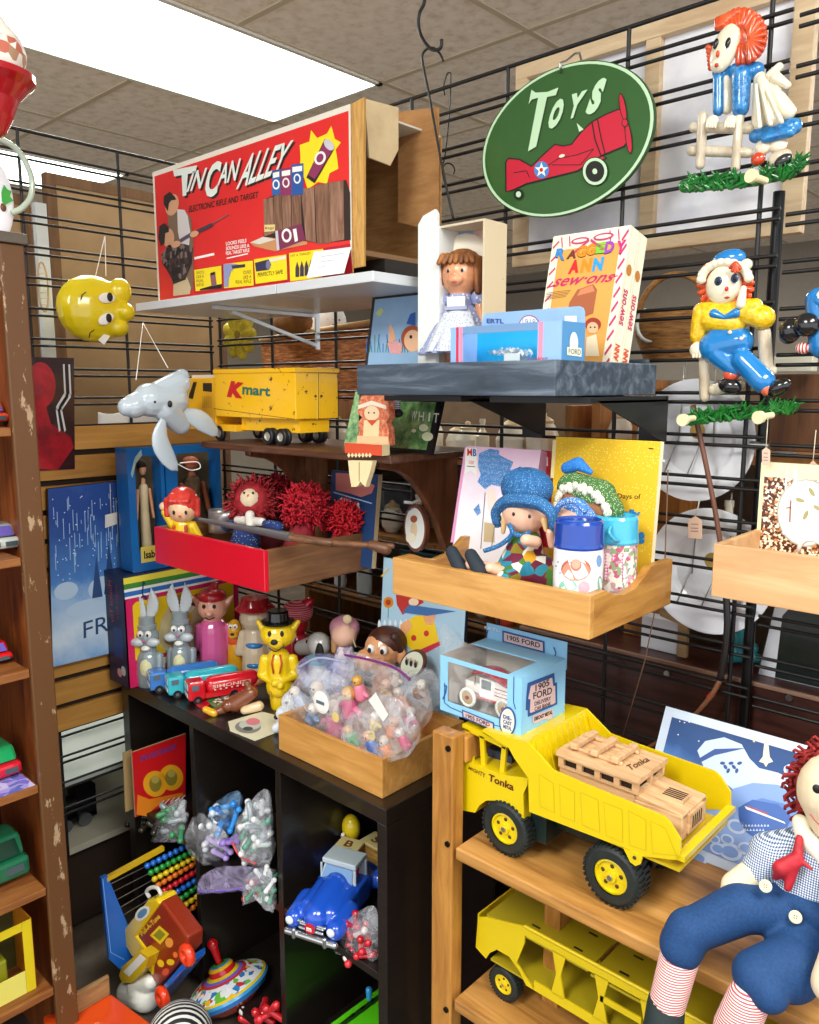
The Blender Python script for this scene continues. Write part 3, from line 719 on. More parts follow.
blkp = mt('#150f10', .4); cr_ = mt('#c41a35', .35)
body = [(333,605),(332,512),(342,497),(378,500),(415,522),(450,487),(488,453),(515,458),(540,453),(570,415),(598,388),(612,378),(650,358),(690,342),(706,348),(718,450),(708,464),(640,492),(560,542),(480,562),(400,582),(362,600)]
f.poly(mb, a3(*body), blkp, 4)
cxb, cyb = 530, 480
ins = []
for i, (x, y) in enumerate(body):
    (xp, yp), (xn, yn) = body[i-1], body[(i+1) % len(body)]; dx, dy = xn-xp, yn-yp; l_ = math.hypot(dx, dy); ins.append((x - dy/l_*5, y + dx/l_*5))
f.poly(mb, a3(*ins), cr_, 5)
f.line(mb, a3((606,382),(616,440),(636,494)), 1.4, blkp, 6); f.line(mb, a3((624,376),(634,430),(648,486)), 1.2, blkp, 6)
f.line(mb, a3((448,536),(500,500),(560,488),(612,470),(570,520),(480,520)), .8, blkp, 6)
f.line(mb, a3((360,545),(400,538),(410,560)), .8, blkp, 6); f.poly(mb, a3((575,540),(590,515),(640,492),(655,498),(610,520)), blkp, 6); f.poly(mb, a3((582,532),(596,512),(640,494),(648,499),(610,516)), cr_, 7)
f.poly(mb, a3((558,388),(580,408),(566,416)), mint, 5); f.ell(mb, *a3((512, 492))[0], 3, 1.6, mt('#e9e2cf'), 7, a=-.3)
f.ell(mb, *a3((617, 541))[0], 13.2, 14.6, blkp, 8); f.ell(mb, *a3((617, 541))[0], 12.2, 13.6, mint, 9); f.ell(mb, *a3((617, 541))[0], 9.4, 10.6, blkp, 10); f.ell(mb, *a3((617, 541))[0], 2.4, 2.8, mint, 11)
f.ell(mb, *a3((376, 613))[0], 4.8, 5.4, blkp, 8); f.ell(mb, *a3((376, 613))[0], 2.6, 3, mint, 9)
f.ell(mb, *a3((448, 536))[0], 7.4, 8.6, mt('#3f83c4'), 7)
st = [(448 + (22 if i % 2 == 0 else 9)*math.sin(i*math.pi/5), 536 - (25 if i % 2 == 0 else 10)*math.cos(i*math.pi/5)) for i in range(10)]
f.poly(mb, a3(*st), white, 8); f.ell(mb, *a3((448, 536))[0], 1.8, 2, red, 9)
for e in ((704, 340, 11, 46, -.18), (722, 436, 11, 50, -.12)):
    f.ell(mb, *a3(e[:2])[0], e[2]/3.15, e[3]/3.15, blkp, 6, a=e[4]); f.ell(mb, *a3(e[:2])[0], e[2]/3.15-1, e[3]/3.15-1.2, cr_, 7, a=e[4])
f.ell(mb, *a3((711, 388))[0], 3.4, 4.4, blkp, 8); f.ell(mb, *a3((711, 388))[0], 2.6, 3.4, cr_, 9)
mb.build('sign_board', t)
zinc = mt('#b9b9b4', .3, 1)
h0 = P(562, 70, Y=Ys)
shape(lambda m: m.tube([(h0.x, Ys-.004, h0.z-.006), (h0.x+.004, Ys-.012, h0.z+.008), (h0.x-.004, Ys+.02, h0.z+.022), (h0.x, GY-.012, h0.z+.04), (h0.x, GY+.004, h0.z+.046), (h0.x, GY+.012, h0.z+.036)], .0022, zinc), 'hook', t)

# ------------------------------------------------------------------ hanging wire hooks at the top
def hook(pts, Y, r, m, name, label):
    mb = MB(); q = [P(x, y, Y=Y) for x, y in pts]
    if name == 'ceiling_hook': q.insert(0, Vector((q[0].x, q[0].y, CZ+.001)))
    out = []
    for i in range(len(q)-1):
        p0, p1, p2, p3 = q[max(i-1, 0)], q[i], q[i+1], q[min(i+2, len(q)-1)]
        for k in range(5):
            u = k/5; out.append(.5*((2*p1)+(p2-p0)*u+(2*p0-5*p1+4*p2-p3)*u*u+(3*p1-p0-3*p2+p3)*u**3))
    out.append(q[-1]); mb.tube(out, r, m, 8)
    tag(mb.build(name), label, 'hook')
hook(a3((85,-110),(78,0),(62,40),(58,80),(70,120),(92,150),(112,158),(128,150),(131,124)), 1.28, .0034, blk, 'ceiling_hook', 'thick black wire hook hanging from the ceiling over the open carton')
hook(a3((136,192),(126,170),(108,153),(88,153),(72,170),(72,200),(90,290),(110,400),(140,560),(168,690)), 1.285, .0024, blk, 'wire_hook', 'long thin black wire hook hanging from the ceiling hook')
hook(a3((140,300),(138,270),(148,234),(157,230),(160,245),(156,350),(148,440),(140,500),(133,520),(132,538),(142,580),(150,610)), 1.43, .0016, blk, 'wire_hook', 'thin twisted wire hook hooked over the grid beside the open carton')
hook(a3((132,540),(138,522),(150,514),(165,520),(172,535),(168,550)), 1.44, .0016, blk, 'wire_hook', 'small curled wire hook end behind the open carton flap')

# ------------------------------------------------------------------ items on the dark grey tray
TZ = H - .012 + .0115
# white box with standing vintage doll
yy = 1.14
xa, xb, xc = [P(x, 300, Y=yy).x for x in (418, 437, 482)]
zt = P(437, 226, Y=yy).z
yb = P(500, 300, X=xc).y + .012
t = thing('doll_box', 'open white painted wooden box with a standing doll inside, on the dark tray', 'box', ((xa+xc)/2, 1.1, TZ))
wp = worn('#dfe2df', '#a5927a', .36, 18, .6, stretch=(2, 2, .5))
mb = MB(); pts = [(xa, yy, TZ), (xb, yy, TZ), (xb, yy, zt+.022), (xb-.006, yy, zt+.03), (xa+.012, yy, zt+.022), (xa, yy, zt+.008)]
mb.ext(pts, (0, .006, 0), wp); mb.build('front_flap', t)
shape(lambda m: m.box((xb, yy+.001, TZ), (xb+.004, yb, zt), wp), 'side_panel', t)
shape(lambda m: m.box((xc, yy+.0, TZ), (xc+.004, yb, zt-.002), worn('#cfc0a0', '#8a6f4c', .36, 14, .7)), 'side_panel', t)
shape(lambda m: m.box((xb+.0045, yy+.004, zt-.004), (xc-.0005, yb, zt), worn('#cdbfa4', '#8a6f4c', .4, 14, .7)), 'top_panel', t)
shape(lambda m: m.box((xb+.0045, yb, TZ), (xc, yb+.004, zt-.0045), mt('#c9a29a', .7)), 'back_panel', t)
shape(lambda m: m.box((xb+.0045, yy+.004, TZ), (xc-.0005, yb-.001, TZ+.004), wp), 'bottom_panel', t)
# doll (local frame: faces -Y, standing at origin)
dy = yy+.036; dx = P(461, 300, Y=dy).x
s = (P(455, 232, Y=dy).z - TZ - .004)/.262
d = thing('vintage_doll', 'standing brown-haired doll in lavender dress and white sun hat, inside white box', 'doll', (dx, dy, TZ+.0045), rz=.35)
skn = mt('#d8956c', .35, coat=.2); lav = dots('#8f98c0', '#d5d8e6', 150, .3)
def L(fn, name, par, sc=s, **k):
    mb = MB(); mb.T = Matrix.Scale(sc, 4); fn(mb); return mb.build(name, par, local=True, **k)
def body(m):
    for sx in (-1, 1):
        m.cap((.018*sx, 0, .008), (.018*sx, 0, .075), .008, .014, skn)
        m.cap((.036*sx, -.002, .135), (.046*sx, -.008, .085), .010, .008, skn); m.ell((.047*sx, -.01, .074), (.007, .009, .010), skn)
    m.cap((0, 0, .08), (0, 0, .15), .026, .02, skn)
    m.ell((0, -.002, .188), (.033, .032, .036), skn); m.ell((0, -.03, .178), (.014, .008, .010), skn); m.ell((0, -.035, .186), (.004, .004, .004), skn)
L(body, 'body', d, remesh=.0022, smooth=2)
def face(m):
    for sx in (-1, 1):
        m.ell((.0125*sx, -.0310, .192), (.0036, .0018, .0032), white); m.ell((.0125*sx, -.0322, .192), (.0028, .0014, .0030), mt('#2a1c14', .2))
    m.ell((0, -.0372, .1735), (.005, .0015, .0018), mt('#b8584c', .4))
L(face, 'face', d)
def hair(m):
    m.ell((0, .008, .198), (.038, .033, .036), hm)
    for i in range(22):
        a = math.pi*(-.12 + 1.24*i/21); x, y = math.cos(a)*.036, math.sin(a)*.032
        m.cap((x*.9, y*.9, .21), (x*1.05, y*1.05, .158+.006*(i % 2)), .009, .006, hm)
    for i in range(7): m.cap((-.024+.008*i, -.026, .216), (-.03+.010*i, -.031, .206), .007, .004, hm)
hm = mottle([(.35, '#5e3213'), (.65, '#a5662c')], 60, .5, stretch=(1, 1, .25)); L(hair, 'hair', d)
L(lambda m: (m.ell((0, .020, .205), (.056, .010, .056), mt('#efe6d2', .6)), m.ell((0, .026, .207), (.060, .006, .060), mt('#8fb0d8', .6)), m.ell((0, .034, .21), (.04, .02, .04), mt('#efe6d2', .6))), 'sun_hat', d)
def dress(m):
    def fn(u, v):
        a = 2*math.pi*u; k = 1 + .09*math.sin(a*12)*(1-v); r = (.052*(1-v)**.8 + .021)*k
        return (r*math.cos(a), r*.75*math.sin(a), .055 + .085*v)
    m.surf(fn, 72, 6, lav); m.cap((0, 0, .135), (0, 0, .152), .024, .02, lav)
    for sx in (-1, 1): m.ell((.033*sx, -.001, .148), (.014, .014, .014), lav)
L(dress, 'dress', d)
def apron(m):
    def fn(u, v):
        a = -math.pi/2 + (u-.5)*1.5; r = (.052*(1-v)**.8 + .024)*(1 + .05*math.sin(a*20)*(1-v)); return (r*math.cos(a), r*.78*math.sin(a), .058 + .078*v)
    m.surf(fn, 24, 6, dots('#c9ced6', '#9aa4bc', 200, .3)); m.box((-.016, -.027, .128), (.016, -.021, .15), mt('#e3e6e2', .7)); m.box((-.02, -.028, .128), (.02, -.02, .134), mt('#9a9fc0'))
L(apron, 'apron', d)
# blue window box with die-cast car
def winbox(x0, x1, y0, y1, z0, z1, zh, hgt, name, label):
    pass
bx0, bx1, by0 = -.875, -.688, 1.052
bx1 = P(561, 340, Y=by0).x; bz1 = P(461, 327, Y=by0).z; byb = P(585, 340, X=bx1).y
t = thing('toy_car_box', 'blue window box for a toy car with arched header, on the dark tray', 'toy box', ((bx0+bx1)/2, 1.1, TZ))
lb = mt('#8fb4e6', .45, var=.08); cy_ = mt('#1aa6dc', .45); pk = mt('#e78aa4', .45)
zb = TZ+.0005
mb = MB()
mb.box((bx0, by0, zb), (bx0+.026, by0+.003, bz1), lb); mb.box((bx0+.012, by0-.0005, zb), (bx0+.017, by0, bz1), mt('#d02848')); mb.box((bx0+.019, by0-.0005, zb), (bx0+.0255, by0, bz1), pk)
mb.box((bx1-.042, by0, zb), (bx1, by0+.003, bz1), lb); mb.box((bx1-.040, by0-.0005, zb), (bx1-.032, by0, bz1), pk)
mb.box((bx0+.026, by0, bz1-.012), (bx1-.042, by0+.003, bz1), mt('#6f93bc', .5)); mb.box((bx0+.026, by0, zb), (bx1-.042, by0+.003, zb+.008), mt('#e7c6d2')); mb.box((bx1-.075, by0-.0005, zb+.028), (bx1-.045, by0+.002, zb+.038), mt('#e7c6d2'))
f = Face((0, by0, 0), (0, -1, 0)); f.txt(mb, 'RUNABOUT', [P(528, 361, Y=by0-.001), ]*0 or [(528, 361), (548, 361.5), (548, 357.5), (528, 357)], mt('#a02050'), 2)
mb.build('front', t)
shape(lambda m: m.box((bx0, by0+.0035, zb), (bx0+.002, byb, bz1), lb), 'side_panel', t)
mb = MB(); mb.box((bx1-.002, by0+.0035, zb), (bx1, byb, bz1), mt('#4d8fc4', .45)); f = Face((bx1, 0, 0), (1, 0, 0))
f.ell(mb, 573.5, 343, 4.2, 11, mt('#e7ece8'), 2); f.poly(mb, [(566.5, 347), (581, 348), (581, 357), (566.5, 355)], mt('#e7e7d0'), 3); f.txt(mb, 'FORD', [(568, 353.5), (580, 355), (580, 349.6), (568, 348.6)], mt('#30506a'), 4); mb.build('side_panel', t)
shape(lambda m: m.box((bx0+.0025, byb, zb), (bx1-.0025, byb+.002, bz1-.0005), cy_), 'back_panel', t)
shape(lambda m: m.box((bx0+.0025, by0+.0035, zb), (bx1-.0025, byb-.0005, zb+.002), cy_), 'bottom_panel', t)
yh = byb+.0025
hx0, hx1 = P(482, 330, Y=yh).x, P(584, 330, Y=yh).x; hz = P(530, 310, Y=yh).z
mb = MB(); mb.ext([(hx0, yh, zb), (hx1, yh, zb), (hx1, yh, hz-.01), (hx1-.003, yh, hz-.003), (hx1-.01, yh, hz), (hx0+.01, yh, hz), (hx0+.003, yh, hz-.003), (hx0, yh, hz-.01)], (0, .002, 0), lb)
f = Face((0, yh, 0), (0, -1, 0))
f.ell(mb, 529.5, 325.5, 10.5, 10.5, mt('#9c5b86'), 2); f.ell(mb, 529.5, 325.8, 9.4, 9.6, mt('#e6ecf2'), 3); f.txt(mb, '1918', [(523, 325), (536, 325), (536, 319), (523, 319)], mt('#7a8aa8'), 4)
f.poly(mb, [(510, 326), (549, 327), (549, 333.5), (510, 333)], mt('#f1f2ee'), 5); f.txt(mb, 'FORD-RUNABOUT', [(511.5, 332), (547.5, 332.6), (547.5, 328), (511.5, 327.2)], mt('#3c4a66'), 6)
f.txt(mb, 'ERTL', [(487, 323.2), (504, 323.6), (504, 319), (487, 318.6)], mt('#35508a'), 3, bold=.03)
f.poly(mb, [(565, 316), (577, 316), (577, 325), (565, 325)], paper, 3); mb.build('header_card', t)
d = thing('toy_car', 'small silver toy car wrapped in clear plastic inside the blue window box', 'toy car', (P(510, 352, Y=1.085).x, 1.085, TZ+.022))
sv = mt('#c9d4d6', .2, .6)
shape(lambda m: (m.box((-.03, -.012, .008), (.03, .012, .018), sv), m.box((-.005, -.012, .018), (.028, .012, .036), sv)), 'body', d, local=True, bev=.002)
for x in (-.02, .02):
    for y in (-.014, .014): shape(lambda m: m.cyl((x, y-.002, .009), (x, y+.002, .009), .009, mt('#1c1c1e', .5)), 'wheel', d, local=True)
mb = MB(); mb.surf(lambda u, v: (-.034+.068*u, -.0175+.035*v, .04-.012*abs(u-.5)+.004*math.sin(u*23)+.003*math.sin(v*19+u*9)), 14, 8, film('#ffffff', .55)); mb.build('wrapper', d, local=True)

# two sewing kits leaning at the back right of the tray
br = P(607.6, 361, Y=1.217); br.z = TZ+.001; top = P(631, 225, X=br.x)
v = top - br; tl = P(553.6, 237.4, Y=top.y); wv = Vector((tl.x - top.x, 0, 0))
nrm = Vector((0, v.z, -v.y)).normalized()                 # into the stack (away from viewer)
frm = mt('#f0ead2', .5)
for k in range(2):
    off = nrm * (.032*k + .0)
    b = br + off
    t = thing('sewing_kit', ('front sewing card kit box with orange cover and pink stitch border' if k == 0 else 'rear sewing card kit box standing directly behind the orange one'), 'toy box', tuple(b + wv/2))
    mb = MB(); f = slab(mb, b + wv, b, b + v, b + wv + v, .030, frm)
    if k == 0:
        q = lambda *p: cr(530, 220, 6.3, *p)
        f.poly(mb, [(.11, -.0), (.90, 0), (.90, .90), (.11, .90)], mt('#e0a04c', .5), 2, 'uv')
        hx = ['#2f86d0', '#7a3a30', '#f08a1c', '#f08a1c', '#7cc63a', '#9a3fb4', '#d0247c']
        lets = 'RAGGEDY'; xs = [(160, 232, 258, 175), (232, 245, 238, 186), (292, 238, 232, 158), (350, 225, 220, 145), (412, 214, 208, 138), (468, 214, 205, 130), (540, 218, 205, 125)]
        for L_, h_, (x, yb_, yb2, yt) in zip(lets, hx, xs):
            for dd, mm, ly in ((5, ink, 3), (0, mt(h_, .4), 4)):
                f.txt(mb, L_, q((x-dd/2, yb_+dd), (x+58, yb2+dd), (x+72, yt-dd*.3), (x+12, yt+8)), mm, ly, bold=.05)
        for L_, h_, x in zip('ANN', ('#e0222a', '#f08a1c', '#2f9be0'), (242, 318, 392)):
            f.txt(mb, L_, q((x-2, 344-(x-242)*.1), (x+64, 334-(x-242)*.1), (x+80, 246-(x-242)*.1), (x+16, 256-(x-242)*.1)), mt(h_, .4), 4, bold=.06)
        f.txt(mb, 'sew·ons', q((140, 425), (520, 390), (545, 340), (160, 372)), mt('#c42060', .4), 4, bold=.015, shear=.3)
        f.line(mb, q((108, 428), (160, 412)), 1, mt('#c42060'), 4); f.line(mb, q((510, 366), (555, 352)), 1, mt('#c42060'), 4)
        for i in range(5): f.line(mb, q((105, 462+10*i), (262-8*i, 442+10*i)), .5, mt('#6a4a20'), 3)
        # stitched border and bow
        pkm = mt('#c43a6c', .5)
        for i in range(11): f.line(mb, [(.02, .04+.088*i), (.095, .08+.088*i)], .016, pkm, 3, 'uv'); f.line(mb, [(.92, .03+.088*i), (.985, .09+.088*i)], .022, pkm, 3, 'uv')
        for i in (0, 1, 6, 7): f.line(mb, [(.12+.105*i, .985), (.15+.105*i, .915)], .014, pkm, 3, 'uv')
        for e in ((.38, .945, .12, .022, .0), (.68, .95, .13, .024, .0)):
            f.ell(mb, e[0], e[1], e[2], e[3], pkm, 3, 'uv'); f.ell(mb, e[0], e[1], e[2]-.03, e[3]-.012, frm, 4, 'uv')
        f.line(mb, [(.5, .94), (.30, .86)], .018, pkm, 4, 'uv'); f.line(mb, [(.52, .94), (.70, .87)], .018, pkm, 4, 'uv')
        # hand and a plain red-haired doll drawing
        f.poly(mb, q((300,440),(400,405),(425,440),(400,590),(350,610),(240,570),(250,520)), mt('#a85c38'), 3); f.poly(mb, q((320,440),(395,412),(410,450),(300,480)), mt('#d0805a'), 4)
        f.ell(mb, *q((400, 660))[0], 8, 7, mt('#9c2f20'), 4); f.ell(mb, *q((398, 680))[0], 5.6, 5.6, mt('#e8b890'), 5); f.poly(mb, q((360,740),(420,720),(440,860),(350,860)), mt('#e5d5b5'), 4)
        for x in (385, 412): f.ell(mb, *q((x, 678))[0], .9, .9, ink, 6)
    g = Face(b + Vector((0, 0, 0)), (1, 0, 0))
    a = b + nrm*.003; uu = nrm*.024; g.bl, g.u, g.v = a, uu, v
    g.ell(mb, .5, .74, .36, .035, mt('#c07a30'), 2, 'uv'); g.txt(mb, 'sew·ons', [(.85, .62), (.85, .40), (.2, .40), (.2, .62)][:4] if False else [(.8, .40), (.8, .62), (.2, .62), (.2, .40)], mt('#c42060'), 2, 'uv', bold=.02)
    g.txt(mb, 'ANN', [(.85, .18), (.85, .28), (.15, .28), (.15, .18)], mt('#e0502a'), 2, 'uv', bold=.05); g.txt(mb, 'RAG', [(.85, .06), (.85, .16), (.15, .16), (.15, .06)], mt('#3a9a6a'), 2, 'uv', bold=.05)
    g.line(mb, [(.1, 0), (.1, 1)], .04, mt('#d8cfae'), 2, 'uv')
    mb.build('kit_box', t)

# painting of a child leaning left of the doll box
def framed(name, label, q, th, fm, inner, cat='picture', border=.05):
    mb = MB(); f = slab(mb, *q, th, fm)
    f.poly(mb, [(border, border), (1-border, border), (1-border, 1-border), (border, 1-border)], inner, 1, 'uv'); return mb, f
bl, brr = P(362, 357, Y=1.20), P(441, 356, Y=1.20); bl.z = brr.z = TZ + .001
tl_ = P(374, 296, X=bl.x+.004); up = Vector((0, tl_.y - 1.20, tl_.z - bl.z))
mb, f = framed('picture', '', [bl, brr, brr+up, bl+up], .010, mt('#2c2c30', .4), mt('#8fb3d4', .6, var=.12), border=.04)
q = lambda *p: cr(360, 280, 5.12, *p)
for i in range(16):
    x = 35 + i*14; f.line(mb, q((x, 372), (x + 10*math.sin(i*2.1), 300 + 25*math.sin(i*1.3))), .9, mt('#3f8a5a' if i % 2 else '#2f6fc0'), 2)
f.poly(mb, q((80, 170), (110, 142), (124, 158), (100, 190)), mt('#c6d08a'), 3)
f.poly(mb, q((140,325),(190,310),(215,330),(215,378),(160,378)), gingham('#f2efe8', '#c02a30', '#e08a8c', 240), 3); f.poly(mb, q((150,240),(160,225),(172,250),(185,300),(165,322),(148,320)), mt('#e7b08c'), 3)
f.ell(mb, *q((268, 300))[0], 11, 13, mt('#a8502a'), 3); f.ell(mb, *q((272, 312))[0], 8.6, 11, mt('#edbd96'), 4); f.poly(mb, q((240,225),(260,175),(285,165),(285,235)), mt('#2a62b4'), 5)
f.ell(mb, *q((264, 292))[0], 1.4, 1.8, ink, 6)
tag(mb.build('framed_picture'), 'painted picture of a red-haired child among plants, left end of the dark tray', 'picture')
# ------------------------------------------------------------------ painted plaster plaques on the right grid
def pc(mb, a, b, r1, r2, m, Y, flat=1.0):
    """rounded limb between two pixels of a plaque standing in the plane Y; radii in pixels"""
    p, q = P(*a, Y=Y), P(*b, Y=Y); k = mpp(p); mb.cap(p, q, r1*k, r2*k, m)
def pe(mb, c, rx, rz, m, Y, ry=None, a=0):
    p = P(*c, Y=Y); k = mpp(p); mb.ell(p, (rx*k, (ry if ry is not None else min(rx, rz)*.7)*k, rz*k), m, R=Euler((0, a, 0)))
glz = lambda h: mt(h, .18, coat=.6, var=.15)
cream, blue_g, orange_g, yel_g, green_g = glz('#e9dfc4'), glz('#1a78bd'), mottle([(.35, '#b8340e'), (.65, '#f0602a')], 45, .2, coat=.6, bump=.8, stretch=(1, 1, .3)), mottle([(.35, '#d8a40a'), (.65, '#f7d21c')], 120, .25, coat=.6, bump=1), mottle([(.3, '#0a4a14'), (.7, '#1f8a34')], 60, .2, coat=.6)
tanw = mottle([(.3, '#a8957a'), (.7, '#e0d6bf')], 30, .4, coat=.3, stretch=(2, 2, .6))
def grass(t, pts, Y, n, h):
    mb = MB(); rnd = random.Random(5)
    for i in range(len(pts)-1): pc(mb, pts[i], pts[i+1], h*.55, h*.55, green_g, Y+.004)
    for i in range(n):
        u = i/(n-1)*(len(pts)-1); j = min(int(u), len(pts)-2); f_ = u-j
        x = pts[j][0]*(1-f_)+pts[j+1][0]*f_; y = pts[j][1]*(1-f_)+pts[j+1][1]*f_
        x += rnd.uniform(-4, 4); y += rnd.uniform(-.5, .5)*h; a = rnd.uniform(-1.1, 1.3)
        p = P(x, y, Y=Y-.006); q = P(x+h*1.0*math.sin(a)+3, y-h*.75*math.cos(a), Y=Y-.014); mb.cap(p, q, mpp(p)*2.6, mpp(p)*.5, green_g, n=6)
    mb.build('grass', t)
def peg(name, a, b, Y, label):
    mb = MB(); p, q = P(*a, Y=Y-.035), P(*b, Y=Y+.002); mb.cyl(p, q, .0055, mt('#e6dcb0', .4), n=14); d = (p-q).normalized(); mb.cyl(p-d*.003, p+d*.004, .0105, mt('#e6dcb0', .4), n=18)
    return mb
def strands(mb, c, R, a0, a1, n, r, m, Y, drop=0, r0=.25):
    for i in range(n):
        a = a0+(a1-a0)*i/(n-1); ca, sa = math.cos(a), math.sin(a)
        pc(mb, (c[0]+R[0]*r0*ca, c[1]+R[1]*r0*sa), (c[0]+R[0]*ca, c[1]+R[1]*sa+drop), r, r*.8, m, Y)
Yp = 1.385
g = lambda x, y: (620+x/4.116, y/4.116)
t = thing('wall_plaque', 'glazed plaster plaque of a red-haired doll in blue leaning over a log fence', 'plaque', P(740, 195, Y=Yp))
mb = MB(); pe(mb, g(520, 150), 17, 24, orange_g, Yp, 9, a=-.2)
strands(mb, g(500, 150), (23, 26), -2.6, 1.7, 20, 4.2, orange_g, Yp-.012, 0, .45); strands(mb, g(530, 160), (15, 21), -1.2, 1.5, 9, 3.6, orange_g, Yp-.02, 0, .2)
for i in range(5): pc(mb, g(405, 110-6*i), g(430+14*i, 100-12*i), 4, 4, orange_g, Yp-.014)
for i in range(6): pc(mb, g(362+i*2, 195+17*i), g(374+i*2, 198+17*i), 2.6, 2, orange_g, Yp-.012)
mb.build('yarn_hair', t, noise_amp=.0008, noise_scale=90)
mb = MB(); pe(mb, g(432, 200), 13.5, 23, cream, Yp-.014, 8, a=.35); pe(mb, g(405, 265), 8, 8, cream, Yp-.016, 6); mb.build('face', t, smooth=0)
mb = MB()
for q in ((394, 180), (444, 176)): pe(mb, g(*q), 2.6, 5, mt('#161414', .2), Yp-.0265, 1.5, a=.2)
pe(mb, g(402, 222), 1.8, 3.4, mt('#d2451e', .3), Yp-.0275, 2); pe(mb, g(397, 268), 2.2, 2, mt('#c0301e', .3), Yp-.0285, 1.5)
mb.build('features', t)
mb = MB(); blu = mottle([(.3, '#0f5c9c'), (.7, '#2b8fd2')], 110, .2, coat=.6, bump=1)
pc(mb, g(480, 295), g(560, 290), 8.5, 8, blu, Yp); pc(mb, g(405, 320), g(405, 455), 5.5, 5.5, blu, Yp-.008); pc(mb, g(500, 310), g(497, 445), 9.5, 8.5, blu, Yp-.012); pc(mb, g(400, 298), g(450, 292), 5, 5, blu, Yp)
pc(mb, g(560, 560), g(715, 520), 7, 8, blu, Yp); pc(mb, g(600, 570), g(700, 545), 5, 5, blu, Yp-.008)
mb.build('dress', t, remesh=.0022, smooth=1)
mb = MB()
pc(mb, g(575, 320), g(575, 510), 6, 8, cream, Yp); pc(mb, g(600, 330), g(690, 460), 6, 8, cream, Yp-.004); pc(mb, g(585, 330), g(635, 490), 6, 8, cream, Yp-.008); pc(mb, g(440, 330), g(440, 450), 5, 5, cream, Yp)
pc(mb, g(620, 310), g(655, 275), 5, 4, cream, Yp-.01); pc(mb, g(640, 320), g(690, 350), 6, 3.5, cream, Yp-.01); pc(mb, g(640, 330), g(660, 400), 5, 3, cream, Yp-.006)
for i in range(3): pc(mb, g(560+22*i, 350+12*i), g(575+45*i, 520-10*i), 1.6, 2.4, cream, Yp-.022)
mb.build('apron', t)
mb = MB(); pe(mb, g(590, 605), 8, 8, cream, Yp, 5); pe(mb, g(650, 600), 9, 7, cream, Yp, 5); mb.build('petticoat', t)
for hx_ in (380, 455):
    mb = MB(); pe(mb, g(hx_, 500), 6.4, 6, cream, Yp-.02, 4)
    for i in range(4): pc(mb, g(hx_-20+10*i, 503), g(hx_-21+11*i, 522), 1.5, 1.4, cream, Yp-.024)
    mb.build('hand', t)
mb = MB(); pe(mb, g(568, 655), 7, 6.5, glz('#c8401c'), Yp-.008, 5); mb.build('shoe', t); mb = MB(); pe(mb, g(655, 650), 12, 7.5, tanw, Yp-.008, 6, a=-.3); pe(mb, g(672, 660), 9, 6, glz('#2a2a2c'), Yp-.012, 5, a=-.3); mb.build('shoe', t)
for a, b, r in ((g(342, 475), g(330, 680), 4.6), (g(492, 480), g(476, 690), 4.6), (g(305, 525), g(535, 530), 5), (g(295, 620), g(530, 628), 5)):
    mb = MB(); pc(mb, a, b, r, r, tanw, Yp-.006 - (.005 if a[0] > 700 else 0)); mb.build('fence_log', t, noise_amp=.001, noise_scale=40)
grass(t, [g(270, 765), g(400, 752), g(560, 738), g(700, 705), g(740, 670)], Yp-.004, 120, 12.5)
tag(peg('peg', g(542, 725), g(600, 745), Yp-.02, '').build('hanging_peg'), 'pale wooden peg under the leaning doll plaque', 'peg')

g = lambda x, y: (520+x/2.739, 210+y/2.739)
t = thing('wall_plaque', 'glazed plaster plaque of a seated doll boy in yellow shirt and blue trousers', 'plaque', P(740, 425, Y=Yp))
mb = MB(); strands(mb, g(560, 205), (27, 25), -.9, 1.0, 8, 4, orange_g, Yp-.006, 0, .5); strands(mb, g(545, 205), (20, 24), 2.2, 4.0, 7, 3.6, orange_g, Yp-.006, 0, .5); strands(mb, g(590, 145), (6, 9), .6, 2.6, 5, 2.2, orange_g, Yp-.034, 0, .1); mb.build('yarn_hair', t)
mb = MB(); pe(mb, g(558, 205), 18, 20, cream, Yp-.012, 10); mb.build('face', t)
mb = MB()
for q in ((543, 195), (588, 187)): pe(mb, g(*q), 4, 4.6, glz('#20406a'), Yp-.028, 2); pe(mb, g(*q), 2, 2.4, ink, Yp-.031, 2)
pe(mb, g(566, 216), 1.8, 2.4, red, Yp-.0305, 2); pe(mb, g(567, 240), 3, 1.3, glz('#a03020'), Yp-.029, 2); mb.build('features', t)
mb = MB()
for i in range(12):
    a = math.pi*(1.02+.93*i/11); pe(mb, (g(562, 195)[0]+24*math.cos(a), g(562, 195)[1]+19*math.sin(a)), 5, 4.5, cream, Yp-.018, 5)
mb.build('cap_brim', t, remesh=.002, smooth=2); mb = MB(); pe(mb, g(572, 136), 17, 10, blue_g, Yp-.008, 8, a=-.12); pe(mb, g(620, 150), 6, 6, cream, Yp-.012, 6); mb.build('cap', t)
mb = MB(); pc(mb, g(520, 285), g(590, 285), 13, 13, yel_g, Yp-.004); pc(mb, g(500, 280), g(487, 345), 10, 8, yel_g, Yp-.008); pc(mb, g(620, 280), g(665, 295), 11, 12, yel_g, Yp-.01); pc(mb, g(640, 265), g(615, 255), 9, 5, yel_g, Yp-.014); pc(mb, g(525, 300), g(590, 310), 12, 11, yel_g, Yp-.008); mb.build('shirt', t, remesh=.002, smooth=1)
mb = MB(); pc(mb, g(530, 375), g(600, 360), 15, 14, blue_g, Yp-.006); pc(mb, g(545, 395), g(590, 435), 12, 9, blue_g, Yp-.01); pc(mb, g(610, 410), g(665, 468), 11, 12, blue_g, Yp-.016); pc(mb, g(535, 345), g(595, 340), 8, 8, blue_g, Yp-.01); mb.build('trousers', t, remesh=.002, smooth=1)
